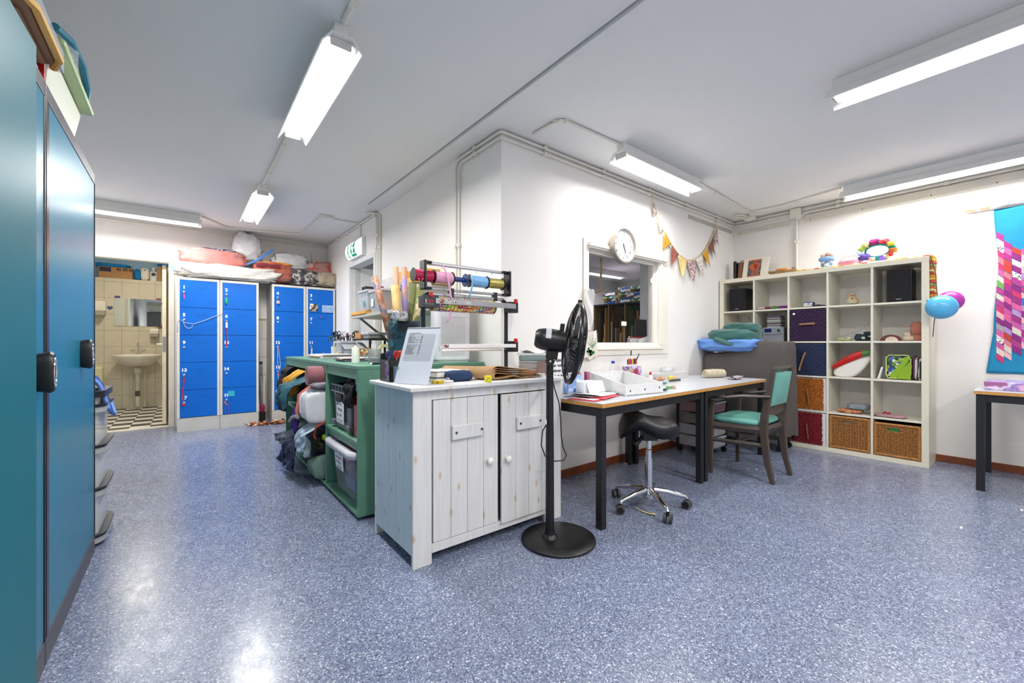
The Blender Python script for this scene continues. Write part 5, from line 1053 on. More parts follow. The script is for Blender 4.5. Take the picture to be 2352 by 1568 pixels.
# black stand beneath the shelf with cardboard boxes
t = thing('black_stand', 'small black shelf stand at the rear of the green unit', 'stand', (1.52, 4.25, TZ))
for b in ((1.40, 1.76, 4.0, 4.5, TZ+.17, TZ+.185),): MB().box(*b).build('stand_board', BLACKM, t, bev=.002)
for (x_, y_) in ((1.41, 4.01), (1.41, 4.48), (1.74, 4.01), (1.74, 4.48)): MB().box(x_, x_+.02, y_, y_+.02, TZ, TZ+.1695).build('leg', BLACKM, t)
solo(MB().box(1.42, 1.60, 4.30, 4.48, TZ+.186, TZ+.25), 'cardboard_box', KRAFT, 'open brown cardboard box on the black stand', 'box', bev=.002)
clearbox(1.42, 1.60, 4.06, 4.26, TZ+.186, TZ+.245, 'small clear box of ochre odds on the black stand', mat('ochre_odds', '#a5905c', .7, var=.3, vs=40))
solo(MB().box(1.42, 1.44, 3.86, 3.99, TZ, TZ+.13), 'white_card', mat('plain_card', '#dedde2', .7), 'plain white card leaning in front of the black stand', 'card')
clearbox(1.24, 1.38, 4.36, 4.52, TZ+.04, TZ+.16, 'clear container behind the newspaper pot', mat('grey_scraps', '#6f6c78', .9))
t = thing('hanging_bag', 'milky plastic bag of white hangers under the wall shelf', 'bag', (1.6, 3.8, 1.1)); MB().blob((1.66, 3.86, 1.22), (.14, .16, .24), 4, .2, 3).build('bag_film', glassy('milky_sack_film', '#e3e1df', .3, .72), t, smooth=True, ang=180)
MB().tube([(1.66, 3.86, 1.33), (1.66, 3.86, 1.354)], .006, 6).build('hook', STEEL, t)
# ---------------------------------------------------------------- whitewashed pine cabinet
def knotty(name, base, knot, rough=.55, ms=(0, 7, 3)):
    m = bpy.data.materials.new(name); m.use_nodes = True; nt = m.node_tree; N = nt.nodes; L = nt.links
    b = N['Principled BSDF']; b.inputs['Roughness'].default_value = rough; tc = N.new('ShaderNodeTexCoord')
    sx = N.new('ShaderNodeSeparateXYZ'); cb = N.new('ShaderNodeCombineXYZ'); L.new(tc.outputs['Object'], sx.inputs[0])
    for q, (o_, k_) in enumerate(((ms[0], ms[1]), (2, ms[2]))):
        mu = N.new('ShaderNodeMath'); mu.operation = 'MULTIPLY'; mu.inputs[1].default_value = k_; L.new(sx.outputs[int(o_)], mu.inputs[0]); L.new(mu.outputs[0], cb.inputs[q])
    mp = cb
    v = N.new('ShaderNodeTexVoronoi'); v.voronoi_dimensions = '2D'; v.inputs['Scale'].default_value = 1; v.inputs['Randomness'].default_value = 1; L.new(mp.outputs[0], v.inputs['Vector'])
    r = N.new('ShaderNodeValToRGB'); L.new(v.outputs['Distance'], r.inputs[0]); e = r.color_ramp.elements
    e[0].position = .0; e[0].color = lin(knot); e[1].position = .085; e[1].color = lin(base)
    k = e.new(.045); k.color = tuple((x+y)/2 for x, y in zip(lin(knot), lin(base)))
    g = N.new('ShaderNodeTexNoise'); g.inputs['Scale'].default_value = 2; g.inputs['Detail'].default_value = 4
    m2 = N.new('ShaderNodeMapping'); m2.inputs['Scale'].default_value = (40, 40, 2); L.new(tc.outputs['Object'], m2.inputs[0]); L.new(m2.outputs[0], g.inputs['Vector'])
    gr = N.new('ShaderNodeValToRGB'); gr.color_ramp.elements[0].position = .35; gr.color_ramp.elements[1].position = .6
    gr.color_ramp.elements[0].color = (.93, .92, .90, 1); gr.color_ramp.elements[1].color = (1, 1, 1, 1); L.new(g.outputs['Fac'], gr.inputs[0])
    mx = N.new('ShaderNodeMix'); mx.data_type = 'RGBA'; mx.blend_type = 'MULTIPLY'; mx.inputs[0].default_value = 1
    L.new(r.outputs[0], mx.inputs[6]); L.new(gr.outputs[0], mx.inputs[7]); L.new(mx.outputs[2], b.inputs['Base Color'])
    return m
PINE = knotty('whitewashed_pine', '#dadada', '#c3a57f'); PINES = knotty('blue_grey_washed_pine', '#bccdd6', '#857a66', ms=(1, 8, 3.6))
CX0, CX1, CY0, CY1, CZ = .862, 1.863, 1.855, 2.365, .862
t = thing('pine_cabinet', 'whitewashed pine cabinet with two plank doors in the middle of the room', 'cabinet', (1.36, 2.1, 0))
def C1(nm, *b, mm=PINE, par=None, bev=.0025): return MB().box(*b).build(nm, mm, par or t, bev=bev)
C1('top_board', CX0-.03, CX1+.03, CY0-.035, CY1+.008, CZ, CZ+.021, bev=.004)
C1('front_post', CX0, .963, CY0, CY0+.02, 0, CZ-.0005); C1('front_post', 1.727, CX1, CY0, CY0+.02, 0, CZ-.0005)
C1('rear_post', CX0, CX0+.06, CY1-.02, CY1, 0, CZ-.0005); C1('rear_post', CX1-.06, CX1, CY1-.02, CY1, 0, CZ-.0005)
C1('top_rail', .9635, 1.7265, CY0+.001, CY0+.02, .812, CZ-.0005); C1('bottom_rail', .9635, 1.7265, CY0+.001, CY0+.02, .052, .098)
ys = [CY0+.0205, 1.965, 2.06, 2.155, 2.25, CY1-.0205]
for i in range(5):
    C1('side_plank', CX0+.001, CX0+.018, ys[i]+.0008, ys[i+1]-.0008, .062, CZ-.0005, mm=PINES, bev=.0015); C1('side_plank', CX1-.018, CX1-.001, ys[i]+.0008, ys[i+1]-.0008, .062, CZ-.0005, bev=.0015)
C1('back_board', CX0+.0185, CX1-.0185, CY1-.012, CY1-.002, .062, CZ-.0005, mm=PINE); C1('floor_board', CX0+.0185, CX1-.0185, CY0+.0205, CY1-.0125, .062, .078)
px = [(972, 995), ]
xl = [at(p, 900, Y=CY0)[0] for p in (995, 1036, 1074, 1111, 1144)]; xr = [at(p, 900, Y=CY0)[0] for p in (1149, 1182, 1212, 1241, 1256)]
xr[-1] = 1.7245
for side, xs, z0, z1, yo in ((0, xl, .101, .809, 0), (1, xr, .088, .807, -.012)):
    d = thing('x', 'x', 'x'); bpy.data.objects.remove(d)
    d = MB().box(xs[0]+.01, xs[-1]-.01, CY0+.014+yo, CY0+.0195+yo, z0+.01, z1-.01).build('door', PINE, t)
    for i in range(4): C1('door_plank', xs[i]+.001, xs[i+1]-.001, CY0+yo, CY0+.0135+yo, z0, z1, par=d, bev=.0018)
    a, b = ((1038, 1110), (1184, 1240))[side]; xa = at(a, 980, Y=CY0-.01)[0]; xb = at(b, 980, Y=CY0-.01)[0]
    zc = (.636, .635)[side]
    C1('door_batten', xa, xb, CY0-.018+yo, CY0-.001+yo, zc-.038, zc+.038, par=d, bev=.006)
    for xx in (xa+.022, xb-.015): MB().lathe([(.0065, 0), (.0065, -.003), (.001, -.004)], (xx, CY0-.0185+yo, zc), n=12, ax='y').build('screw', mat('dark_screw', '#5a5a5e', .4, metal=1), d)
    xk, _, zk = at((1129, 1168)[side], (1059, 1053)[side], Y=CY0-.03)
    MB().lathe([(.012, 0), (.009, -.012), (.018, -.018), (.019, -.026), (.011, -.033), (.0, -.034)], (xk, CY0-.0005+yo, zk), n=20, ax='y', caps=False).build('knob', mat('white_knob', '#ece9e2', .3), d, smooth=True)
KZ = CZ+.022
# price list in an acrylic holder
bl, br = Vector((.858, 2.075, KZ)), Vector((.946, 1.873, KZ)); ex = (br-bl).normalized(); nb = Vector((-ex.y, ex.x, 0)); 
if nb.x < 0: nb = -nb
up = (Vector((0, 0, 1))*.94+nb*.34).normalized(); W_, H_ = .222, .31
t = thing('price_list_stand', 'clear leaning stand holding a printed price list on the pine cabinet', 'sign', tuple(bl.lerp(br, .5)))
q = [bl, bl+ex*W_, bl+ex*W_+up*H_, bl+up*H_]; nf = ex.cross(up)
def slab(m, q, th, off=0): m.add([p+nf*off for p in q]+[p+nf*(off-th) for p in q], [(0, 1, 2, 3), (7, 6, 5, 4), (0, 4, 5, 1), (1, 5, 6, 2), (2, 6, 7, 3), (3, 7, 4, 0)]); return m
slab(MB(), [p+up*.003 for p in q], .0012).build('sheet', mat('list_paper', '#dde0ea', .6, var=.01), t)
slab(MB(), q, .003, .004).build('acrylic_front', glassy('acrylic', '#eef2f6', .03, .04), t)
slab(MB(), [q[0], q[1], q[1]+nb*.10, q[0]+nb*.10], .002, 0).build('acrylic_foot', glassy('acrylic', '#eef2f6', .03, .04), t)
slab(MB(), [q[3]-up*.004, q[2]-up*.004, q[2], q[3]], .002, .0015).build('dark_edge', INK, t)
m = MB(); o_ = bl+nf*.0008; lw = .0011
def ln(u0, u1, v, th=lw): a = o_+ex*(W_*u0)+up*(H_*v); b = o_+ex*(W_*u1)+up*(H_*v); m.add([a, b, b+up*th, a+up*th], [(0, 1, 2, 3)])
rows = 30
for k in range(rows+1): ln(.10, .90, .88-.0158*k)
for u in (.10, .49, .90): a = o_+ex*(W_*u)+up*(H_*.406); b = o_+ex*(W_*u)+up*(H_*.88); m.add([a, a+ex*lw, b+ex*lw, b], [(0, 1, 2, 3)])
m.build('table_rules', mat('rule_grey', '#6a6d7a', .7, var=0), t)
m = MB(); rr = random.Random(3)
ln(.10, .46, .895, .004)
for k in range(1, 24):
    if k in (2, 11, 12): continue
    u = .115; e = rr.uniform(.2, .44)
    while u < e: w = rr.uniform(.015, .05); ln(u, min(u+w, .47), .883-.0158*k, .0035); u += w+.008
    ln(.50, .50+rr.uniform(.02, .045), .883-.0158*k, .0035)
o = m.build('printed_rows', mat('print_grey', '#5c5f6c', .7, var=0), t); o['kind'] = 'stuff'
# pen organiser with scissors
x, y, _ = at(886, 868, z=KZ)
t = thing('pen_organiser', 'black mesh pen organiser at the left end of the pine cabinet', 'organiser', (x+.05, y, KZ))
ox, oy = x+.03, y+.03
ox, oy = .90, 2.20
t.location = (ox, oy, KZ)
m = MB(); m.box(ox-.035, ox+.09, oy-.05, oy+.09, KZ, KZ+.004)
for b in ((ox-.035, ox-.031, oy-.05, oy+.09), (ox+.086, ox+.09, oy-.05, oy+.09), (ox-.035, ox+.09, oy-.05, oy-.046), (ox-.035, ox+.09, oy+.086, oy+.09), (ox-.03, ox+.09, oy+.018, oy+.021)): m.box(b[0], b[1], b[2], b[3], KZ+.004, KZ+.118)
m.build('organiser_box', BLACKP, t, bev=.001)
MB().box(ox-.0365, ox-.0352, oy-.035, oy+.01, KZ+.01, KZ+.112).build('purple_strip', patmat('purple_print', ['#6b3fa0', '#3a3550', '#8f8a98', '#4a2c70'], 40, .4), t)
for i, (dx, dy, c, lb) in enumerate(((0, .05, ('navy_handle', '#24326e'), 'navy blue'), (.03, .01, ('red_handle', '#c4201c'), 'red'), (.05, -.02, ('red_handle', '#c4201c'), 'bright red'), (.07, .05, ('orange_handle2', '#d9902a'), 'orange'))):
    t2 = thing('scissors', '%s handled scissors standing in the black pen organiser' % lb, 'scissors', (ox+dx, oy+dy, KZ+.006), group='scissors in the pen organiser')
    MB().tube([(ox+dx, oy+dy, KZ+.01), (ox+dx, oy+dy, KZ+.125)], .005, 6).build('blade', STEEL, t2)
    for s in (-1, 1): MB().tube([(ox+dx+s*.008+.009*math.cos(b), oy+dy+s*.006, KZ+.145+.02*math.sin(b)) for b in [2*PI*k/14 for k in range(14)]], .0045, 6, closed=True).build('handle', mat(c[0], c[1], .4), t2, smooth=True)
solo(MB().box(-.003, .003, -.03, .03, 0, .085), 'card_box', mat('slate_blue_card', '#6a8798', .6, var=.08), 'small slate blue card box before the pen organiser', 'box').location = (.885, 2.11, KZ)
# sorted small things on the cabinet
t = thing('book_pair', 'white-edged thick books stacked behind the price list', 'book', (1.25, 2.12, KZ))
for i, (b, c) in enumerate((((1.08, 1.40, 2.04, 2.20, KZ, KZ+.018), '#2b2926'), ((1.08, 1.42, 2.03, 2.22, KZ+.0185, KZ+.03), '#dcd9d4'))): pass
bpy.data.objects.remove(t)
PG = mat('page_block', '#dbd8d3', .8, var=.05, vs=60)
for i, (x0, x1, y0, y1, z0, th, rz, lb) in enumerate(((1.05, 1.33, 2.0, 2.2, KZ, .022, .05, 'lower thick catalogue with dark covers behind the price list'), (1.06, 1.36, 2.02, 2.22, KZ+.0225, .03, .1, 'upper thick catalogue with torn white pages behind the price list'))):
    t = thing('catalogue', lb, 'book', ((x0+x1)/2, (y0+y1)/2, z0), rz, group='catalogues on the pine cabinet'); w, d = (x1-x0)/2, (y1-y0)/2
    MB().box(-w+.004, w-.004, -d+.003, d, .002, th-.002).build('page_block', PG, t, world=False)
    MB().box(-w, w, -d, d+.002, 0, .0018).build('cover', mat('dark_cover', '#2a2725', .5), t, world=False)
    if i == 0: MB().box(-w, w, -d, d+.002, th-.0018, th).build('cover', mat('dark_cover', '#2a2725', .5), t, world=False)
    else: MB().grid(20, 3, lambda u, v: (-w+2*w*u, lerp(-d, d, v), th+.006*u*math.sin(u*14)**2+.003)).build('torn_cover', PAPER, t, world=False, solid=.001)
x, y, _ = at(1006, 880, z=KZ)
solo(MB().grid(40, 2, lambda u, v: (x+(.027+.006*math.sin(6*2*PI*u))*math.cos(2*PI*u)*(1 if v < 2 else 0), y+(.027+.006*math.sin(6*2*PI*u))*math.sin(2*PI*u), KZ+.014*v), closeu=True).prism([(x+(.027+.006*math.sin(6*2*PI*k/40))*math.cos(2*PI*k/40), y+(.027+.006*math.sin(6*2*PI*k/40))*math.sin(2*PI*k/40)) for k in range(40)], 'z', KZ, KZ+.0142), 'flower_cutter', mat('bright_yellow_plastic', '#f2d834', .35), 'bright yellow flower shaped plastic piece at the cabinet front', 'craft tool', smooth=True)
x, y, _ = at(1042, 876, z=KZ)
t = thing('small_case', 'black based clear case of pins in front of the navy cloth', 'case', (x, y, KZ))
MB().box(x-.04, x+.035, y-.01, y+.05, KZ, KZ+.010).build('case_base', BLACKP, t, bev=.002); MB().box(x-.036, x+.03, y-.006, y+.046, KZ+.0105, KZ+.024).build('case_lid', glassy('grey_clear_lid', '#c7cbd2', .2, .5), t, bev=.003)
solo(MB().box(1.02, 1.13, 1.93, 1.99, KZ, KZ+.012), 'packet', mat('silver_packet', '#c9c6c8', .35, var=.15, vs=40), 'flat silver packet with a red mark behind the yellow flower piece', 'packet', bev=.002)
solo(MB().blob((1.20, 2.0, KZ+.028), (.16, .10, .062), 4, .12, 4), 'navy_cloth', mat('navy_velour', '#1d3557', .9, var=.15, vs=12), 'navy blue folded cloth between the catalogues and the tape measure', 'cloth', smooth=True, ang=180)
x, y, _ = at(1121, 877, z=KZ)
t = thing('tape_measure', 'rolled bright yellow tape measure in front of the brown paper', 'tape measure', (x, y, KZ))
MB().lathe([(.008, 0), (.02, 0), (.02, .034), (.008, .034)], (x, y, KZ)).build('tape_roll', mat('tape_yellow', '#eadb2a', .5, var=.1, vs=60), t, smooth=True)
m = MB()
for k in range(5): a = -2.6+.25*k; m.box(x+.0203*math.cos(a)-.0012, x+.0203*math.cos(a)+.0012, y+.0203*math.sin(a)-.0012, y+.0203*math.sin(a)+.0012, KZ+.006+.006*(k % 4), KZ+.01+.006*(k % 4))
o = m.build('print_marks', INK, t); o['kind'] = 'stuff'
# brown paper sheets folded over
KP = mat('kraft_paper', '#b8936a', .75, var=.04)
t = thing('brown_paper', 'thick fold of brown wrapping paper lying on the right half of the pine cabinet', 'paper', (1.5, 2.05, KZ))
for k in range(4):
    def pf_(u, v, k=k):
        # closed fold: profile around a flattened loop in x-z, depth along y
        r_ = .036-.007*k; x0, x1 = 1.36+.006*k, 1.74-.004*k
        s = u*3
        if s < 1: x, z = lerp(x1, x0+r_, s), .004+r_*.0+.003*math.sin(s*9+v*2)+.012*max(0, s-.0)*0+.016*math.exp(-((s-.62)/.12)**2)*(1-v)
        elif s < 2: a = -PI/2-PI*(s-1); x, z = x0+r_+r_*math.cos(a), r_+.004+r_*math.sin(a)
        else: x, z = lerp(x0+r_, x1+.02, s-2), 2*r_+.004-.03*(s-2)+.004*math.sin(s*7+v*4)
        return (x-.30*v*.55, 1.90+.29*v+.06*(s/3)*0, KZ+z+.0015*k)
    MB().grid(50, 10, pf_).build('paper_sheet', KP, t, smooth=True, solid=.0012, ang=180)
solo(MB().grid(8, 6, lambda u, v: (1.70+.07*u, 1.90+.05*v, KZ+.012+.01*math.sin(u*7+v*3))), 'white_label', PAPER, 'white paper label lying at the right corner of the brown paper', 'label', smooth=True, solid=.0006)
# ---------------------------------------------------------------- ribbon and wrapping paper frame
SY = 2.30
def X_(px): return at(px, 600, Y=SY)[0]
def Z_(px, py): return at(px, py, Y=SY)[2]
LX, RX = 1.137, 1.768
t = thing('ribbon_dispenser', 'black and silver table frame for ribbon reels and wrapping paper', 'paper dispenser', ((LX+RX)/2, SY, KZ))
CHAR = mat('charcoal_steel', '#2a2b31', .4, var=.05); ALU = mat('aluminium_rail', '#b5b6ba', .28, metal=.9, var=.03)
ztop, zmid, zpost = 1.583, 1.43, 1.395
for x in (LX, RX):
    d = 1 if x < 1.4 else -1
    MB().tube([(x, SY, KZ), (x, SY, zpost-.05), (x+d*.01, SY, zpost-.015), (x+d*.04, SY, zpost)], .021, 4, flat=(1, .75)).build('post', CHAR, t)
    MB().box(x-.025, x+.025, SY-.05, SY+.045, KZ-.0, KZ+.012).build('foot', CHAR, t, bev=.003)
    MB().box(x-d*.014, x+d*.002, SY-.046, SY+.030, zmid-.012, ztop+.012).build('end_plate', mat('black_gloss_plastic', '#1b1c20', .25), t, bev=.007)
    for z_ in (zmid-.002, ztop+.002): MB().box(x+d*.0025, x+d*.045, SY-.030, SY+.020, z_-.008, z_+.008).build('end_corner', mat('black_gloss_plastic', '#1b1c20', .25), t, bev=.005)
MB().box(LX+.035, RX-.035, SY-.014, SY+.014, ztop-.010, ztop+.010).build('top_rail', ALU, t, bev=.004)
MB().box(LX+.035, RX-.035, SY-.014, SY+.014, zmid-.010, zmid+.006).build('middle_rail', ALU, t, bev=.004)
MB().box(LX+.035, RX-.035, SY-.014, SY+.014, zpost-.010, zpost+.012).build('lower_rail', ALU, t, bev=.004)
for x in (LX+.19, RX-.10): MB().box(x-.014, x+.014, SY-.017, SY+.017, zpost-.014, zmid+.010).build('rail_clip', BLACKP, t, bev=.002)
zs = (ztop+zmid)/2-.004
MB().cyl((LX, SY, zs), (RX, SY, zs), .006).build('axle', STEEL, t, smooth=True)
m = MB()
for px in (974, 1015, 1055, 1092, 1127): m.tube([(X_(px)+.006*math.cos(a), SY-.012, ztop-.018+.006*math.sin(a)) for a in [2*PI*k/10 for k in range(10)]], .0018, 5, closed=True)
for i, px in enumerate((974, 1015, 1055, 1092, 1127)):
    MB().tube([(X_(px)+.006*math.cos(a), SY-.012, ztop-.018+.006*math.sin(a)) for a in [2*PI*k/10 for k in range(10)]], .0018, 5, closed=True).build('guide_ring', STEEL, t)
reels = [(950, 993, .036, 'crimson', '#b50f45', 0), (996, 1037, .037, 'pale pink', '#e9a9cb', 0), (1040, 1066, .016, 'dark blue', '#123f80', 1), (1078, 1116, .038, 'sky blue', '#7ab4e4', 0), (1118, 1153, .035, 'gold', '#b3a35c', 2)]
for a, b, r, nm, c, kd in reels:
    xa, xb = X_(a), X_(b); t2 = thing('ribbon_reel', '%s ribbon reel on the axle of the wrapping frame' % nm if kd != 1 else 'nearly empty dark blue ribbon reel in the middle of the axle', 'ribbon', ((xa+xb)/2, SY, zs-.045), group='ribbon reels on the frame')
    mm = mat('ribbon_'+nm.replace(' ', '_'), c, .35 if kd != 2 else .3, var=.1, vs=30, metal=.5 if kd == 2 else 0)
    n = 14; pr = [(r*(.96+.04*(k % 2)) if k not in (0, n) else r*.9, (xb-xa)*k/n) for k in range(n+1)]
    MB().lathe(pr, (xa, SY, zs), ax='x').build('wound_ribbon', mm, t2, smooth=True)
    fl = mat('blue_flange', '#1d3f7a', .4) if kd == 1 else BLACKP
    for xx in ((xa-.004, xb+.001) if kd != 1 else (xb+.006,)):
        if kd == 1: xx = X_(1068)
        MB().lathe([(.042, 0), (.043, .0015), (.042, .003)], (xx, SY, zs), ax='x').build('flange', fl, t2, smooth=True)
def ribbon(pts, w, mm, label):
    m = MB(); pts = [Vector(p) for p in pts]; e = Vector((w/2, 0, 0)); vs = [];
    for p in pts: vs += [p-e, p+e]
    m.add(vs, [(2*i, 2*i+1, 2*i+3, 2*i+2) for i in range(len(pts)-1)]); return solo(m, 'ribbon_end', mm, label, 'ribbon', solid=.0008, smooth=True)
def PX(px, py, dy=-.05): return at(px, py, Y=SY+dy)
ribbon([PX(p, q) for p, q in ((1012, 612), (1016, 609), (1020, 614), (1026, 628), (1032, 655), (1037, 690), (1036, 715), (1031, 732), (1026, 740))], .014, mat('ribbon_pale_pink', '#e9a9cb', .35), 'long pale pink ribbon end hanging down over the smiley wrapping paper')
ribbon([PX(p, q) for p, q in ((1082, 632), (1085, 645), (1084, 660), (1081, 672), (1076, 686))], .013, mat('ribbon_sky_blue', '#7ab4e4', .35), 'short sky blue ribbon end hanging below its reel')
ribbon([PX(p, q, -.045) for p, q in ((962, 638), (966, 646), (972, 638))], .012, mat('ribbon_crimson', '#b50f45', .35), 'short crimson ribbon tail under its reel')
# cutter rails and paper rolls
def unit(zc, hh, rollr, x0, x1, xr0, xr1, mrail, red=True, left=True):
    MB().box(x0, x1, SY-.10, SY-.088, zc-hh, zc+hh).build('cutter_rail', mrail, t, bev=.002)
    for x, l in ((LX, True), (RX, False)):
        if l and not left: continue
        xx0, xx1 = (x-.045, x+.035) if l else (x-.02, x+.05)
        MB().box(xx0, xx1, SY-.075, SY+.0 if not l else SY-.022, zc-.042, zc+.032).build('end_bracket', BLACKP, t, bev=.003)
        if l: MB().box(xx0-.001, xx1+.02, SY-.092, SY-.0755, zc-.04, zc+.034).build('bracket_plate', mat('bracket_plate_grey', '#35363b', .4), t, bev=.002)
        MB().box(x-.008 if l else x+.005, x+.012 if l else x+.022, SY-.105, SY-.08, zc+.02, zc+.05).build('red_catch', mat('red_plastic', '#c01f24', .4), t, bev=.004)
zc1 = Z_(1060, 697)-.004
unit(zc1, .017, .03, LX+.03, RX+.01, 0, 0, ALU)
text('i', .03, (LX-.03, SY-.0935, zc1-.004), FACE_MY, LWHITE, t, name='logo_letter', bold=.001)
m = MB()
for k in range(5): m.box(LX-.02+k*.009, LX-.014+k*.009, SY-.0935, SY-.0922, zc1-.012, zc1+.006)
m.build('logo_red', mat('logo_red', '#a8262c', .5), t); MB().box(LX-.035, LX+.022, SY-.0935, SY-.0922, zc1-.022, zc1-.0195).build('logo_line', mat('logo_line', '#9a9a9e', .5), t)
for k, (c, wdt) in enumerate((('#b03034', .028), ('#cbb98c', .014), ('#9aa08c', .02), ('#b3a680', .02))):
    MB().box(LX+.055+k*.031, LX+.055+k*.031+wdt, SY-.1012, SY-.1002, zc1-.012, zc1+.012).build('instruction_picture', patmat('pict_%d' % k, [c, '#d9d4c8', '#55504c', c], 160, .5), t)
MB().box(X_(1050), X_(1063), SY-.1012, SY-.1002, zc1-.008, zc1+.008).build('blank_sticker', mat('pale_grey_sticker', '#c3c7c6', .5), t)
zc2 = Z_(1090, 794); unit(zc2, .012, .02, X_(1000), RX+.01, 0, 0, mat('white_rail', '#eeedf0', .35), left=False)
MB().box(X_(1001), X_(1012), SY-.1012, SY-.1002, zc2-.010, zc2+.010).build('instruction_picture', patmat('pict_0', ['#b03034'], 160), t)
# smiley wrapping paper roll
t3 = thing('wrapping_paper_roll', 'roll of gift paper printed with colourful smiling faces behind the cutter rail', 'wrapping paper', ((LX+RX)/2, SY, zc1-.05), group='paper rolls on the frame')
rx0, rx1, rr0 = LX+.035, X_(1126), .045
MB().lathe([(rr0, 0), (rr0, rx1-rx0)], (rx0, SY-.033, zc1-.012), n=36, ax='x').build('paper_roll', patmat('gift_paper', ['#b02a34', '#7a1f4a', '#d99a2a', '#b8402c', '#3c7a3a', '#c9862a', '#8f2444'], 30, .35), t3, smooth=True)
fc = ['#e6d92a', '#2f7fc4', '#4f9a34', '#b8257a', '#b03a24', '#d98a1e', '#bcd43a']
rr = random.Random(8); mm = [MB() for _ in fc]; mw = MB(); mk = MB()
def cyl_pt(x, a, r): return (x, SY-.033-r*math.cos(a), zc1-.012+r*math.sin(a))
row = 0
for ai in (-1.15, -.72, -.28, .5, .85, 1.2):
    x = rx0+.012+.012*(row % 2)
    while x < rx1-.012:
        r_ = rr.uniform(.0085, .013); a = ai+rr.uniform(-.08, .08); k = rr.randrange(len(fc)); n = 12
        def disc(m, cx, ca_, rd, lift): m.add([cyl_pt(cx+rd*math.cos(b), ca_+rd/rr0*math.sin(b), rr0+lift) for b in [2*PI*i/n for i in range(n)]], [tuple(range(n))])
        disc(mm[k], x, a, r_, .0004)
        for s in (-1, 1): disc(mw, x+s*.0034, a+.05, .0034, .0008); disc(mk, x+s*.003, a+.04, .0015, .0011)
        x += r_*2+.002
    row += 1
for m, c in zip(mm, fc): o = m.build('printed_faces', mat('face_'+c[1:], c, .35, var=0), t3); o['kind'] = 'stuff'
o = mw.build('printed_eyes', LWHITE, t3); o['kind'] = 'stuff'; o = mk.build('printed_pupils', INK, t3); o['kind'] = 'stuff'
t3 = thing('wrapping_paper_roll', 'thin white paper roll on the lowest rail of the wrapping frame', 'wrapping paper', ((LX+RX)/2, SY, zc2-.04), group='paper rolls on the frame')
MB().lathe([(.016, 0), (.016, X_(1140)-X_(1000))], (X_(1000), SY-.055, zc2-.018), ax='x').build('paper_roll', mat('plain_white_roll', '#e8e5e0', .6), t3, smooth=True)
MB().add([(X_(1000), SY-.086, zc2-.013), (X_(1130), SY-.086, zc2-.013), (X_(1145), SY-.09, zc2-.022), (X_(1000), SY-.09, zc2-.03)], [(0, 1, 2, 3)]).build('loose_sheet', PAPER, t3, solid=.0006)
solo(MB().prism([(RX-.01, 1.05), (RX+.02, 1.06), (RX+.05, 1.24), (RX+.035, 1.25), (RX+.028, 1.2), (RX+.0, 1.12)], 'y', SY-.026, SY-.024), 'torn_sheet', PAPER, 'torn white paper strip stuck on the right post of the wrapping frame', 'paper')
# ---------------------------------------------------------------- pedestal fan
FX, FY = 1.634, 1.648; PXX, PYY = 1.588, 1.668
FB = mat('satin_black_plastic', '#101012', .4, var=.03)
t = thing('pedestal_fan', 'black pedestal fan with a round base in front of the pine cabinet', 'fan', (FX, FY, 0))
MB().lathe([(.205, 0), (.207, .006), (.204, .014), (.12, .020), (.0, .022)], (FX, FY, 0), n=64, caps=False).build('base', FB, t, smooth=True, ang=180)
MB().lathe([(.045, .02), (.04, .03), (.028, .04), (.0255, .06)], (PXX, PYY, 0), n=32, caps=False).build('pole_collar', FB, t, smooth=True)
MB().cyl((PXX, PYY, .03), (PXX, PYY, .60), .0245, .0225, 28).cyl((PXX, PYY, .60), (PXX, PYY, .975), .0215, .0195, 28).build('pole', FB, t, smooth=True)
a = Vector((_s, -_c, 0))       # to the right of the photograph
tilt = math.radians(8.5); ax = (a*math.cos(tilt)-Vector((0, 0, 1))*math.sin(tilt)).normalized(); upv = (Vector((0, 0, 1))*math.cos(tilt)+a*math.sin(tilt)).normalized(); side = ax.cross(upv)
fwd_ = Vector((_c, _s, 0))
H0 = Vector((PXX, PYY, 1.112))
m = MB(); m.tube([tuple(Vector((PXX, PYY, .995))-fwd_*.03), tuple(Vector((PXX, PYY, .995))+fwd_*.03)], .024, 24); m.build('hinge_knob', FB, t, smooth=True)
m = MB(); p = Vector((PXX, PYY, .995))-fwd_*.031; m.tube([tuple(p), tuple(p-fwd_*.003)], .006, 12); m.build('hinge_screw', CHROME, t, smooth=True)
def obox(m, c, hx, hy, hz, X=ax, Y=side, Z=upv):
    vs = [c+X*sx*hx+Y*sy*hy+Z*sz*hz for sz in (-1, 1) for sx, sy in ((-1, -1), (1, -1), (1, 1), (-1, 1))]
    return m.add(vs, [(3, 2, 1, 0), (4, 5, 6, 7), (0, 1, 5, 4), (1, 2, 6, 5), (2, 3, 7, 6), (3, 0, 4, 7)])
obox(MB(), Vector((PXX, PYY, 1.035))+a*.012, .032, .02, .028).build('neck_bracket', FB, t, bev=.005)
def rev(prof, c, n=36):
    m = MB(); vs = []
    for r, h in prof:
        for k in range(n):
            b = 2*PI*k/n; vs.append(c+ax*h+side*(r*math.cos(b))+upv*(r*math.sin(b)))
    fs = [(i*n+k, i*n+(k+1) % n, (i+1)*n+(k+1) % n, (i+1)*n+k) for i in range(len(prof)-1) for k in range(n)]+[tuple(range(n-1, -1, -1)), tuple((len(prof)-1)*n+k for k in range(n))]
    return m.add(vs, fs)
MC = H0+a*.0
rev([(.040, -.082), (.052, -.070), (.060, -.04), (.064, .0), (.062, .05), (.058, .085)], MC).build('motor_housing', FB, t, smooth=True)
m = MB(); n = 10
vs = []
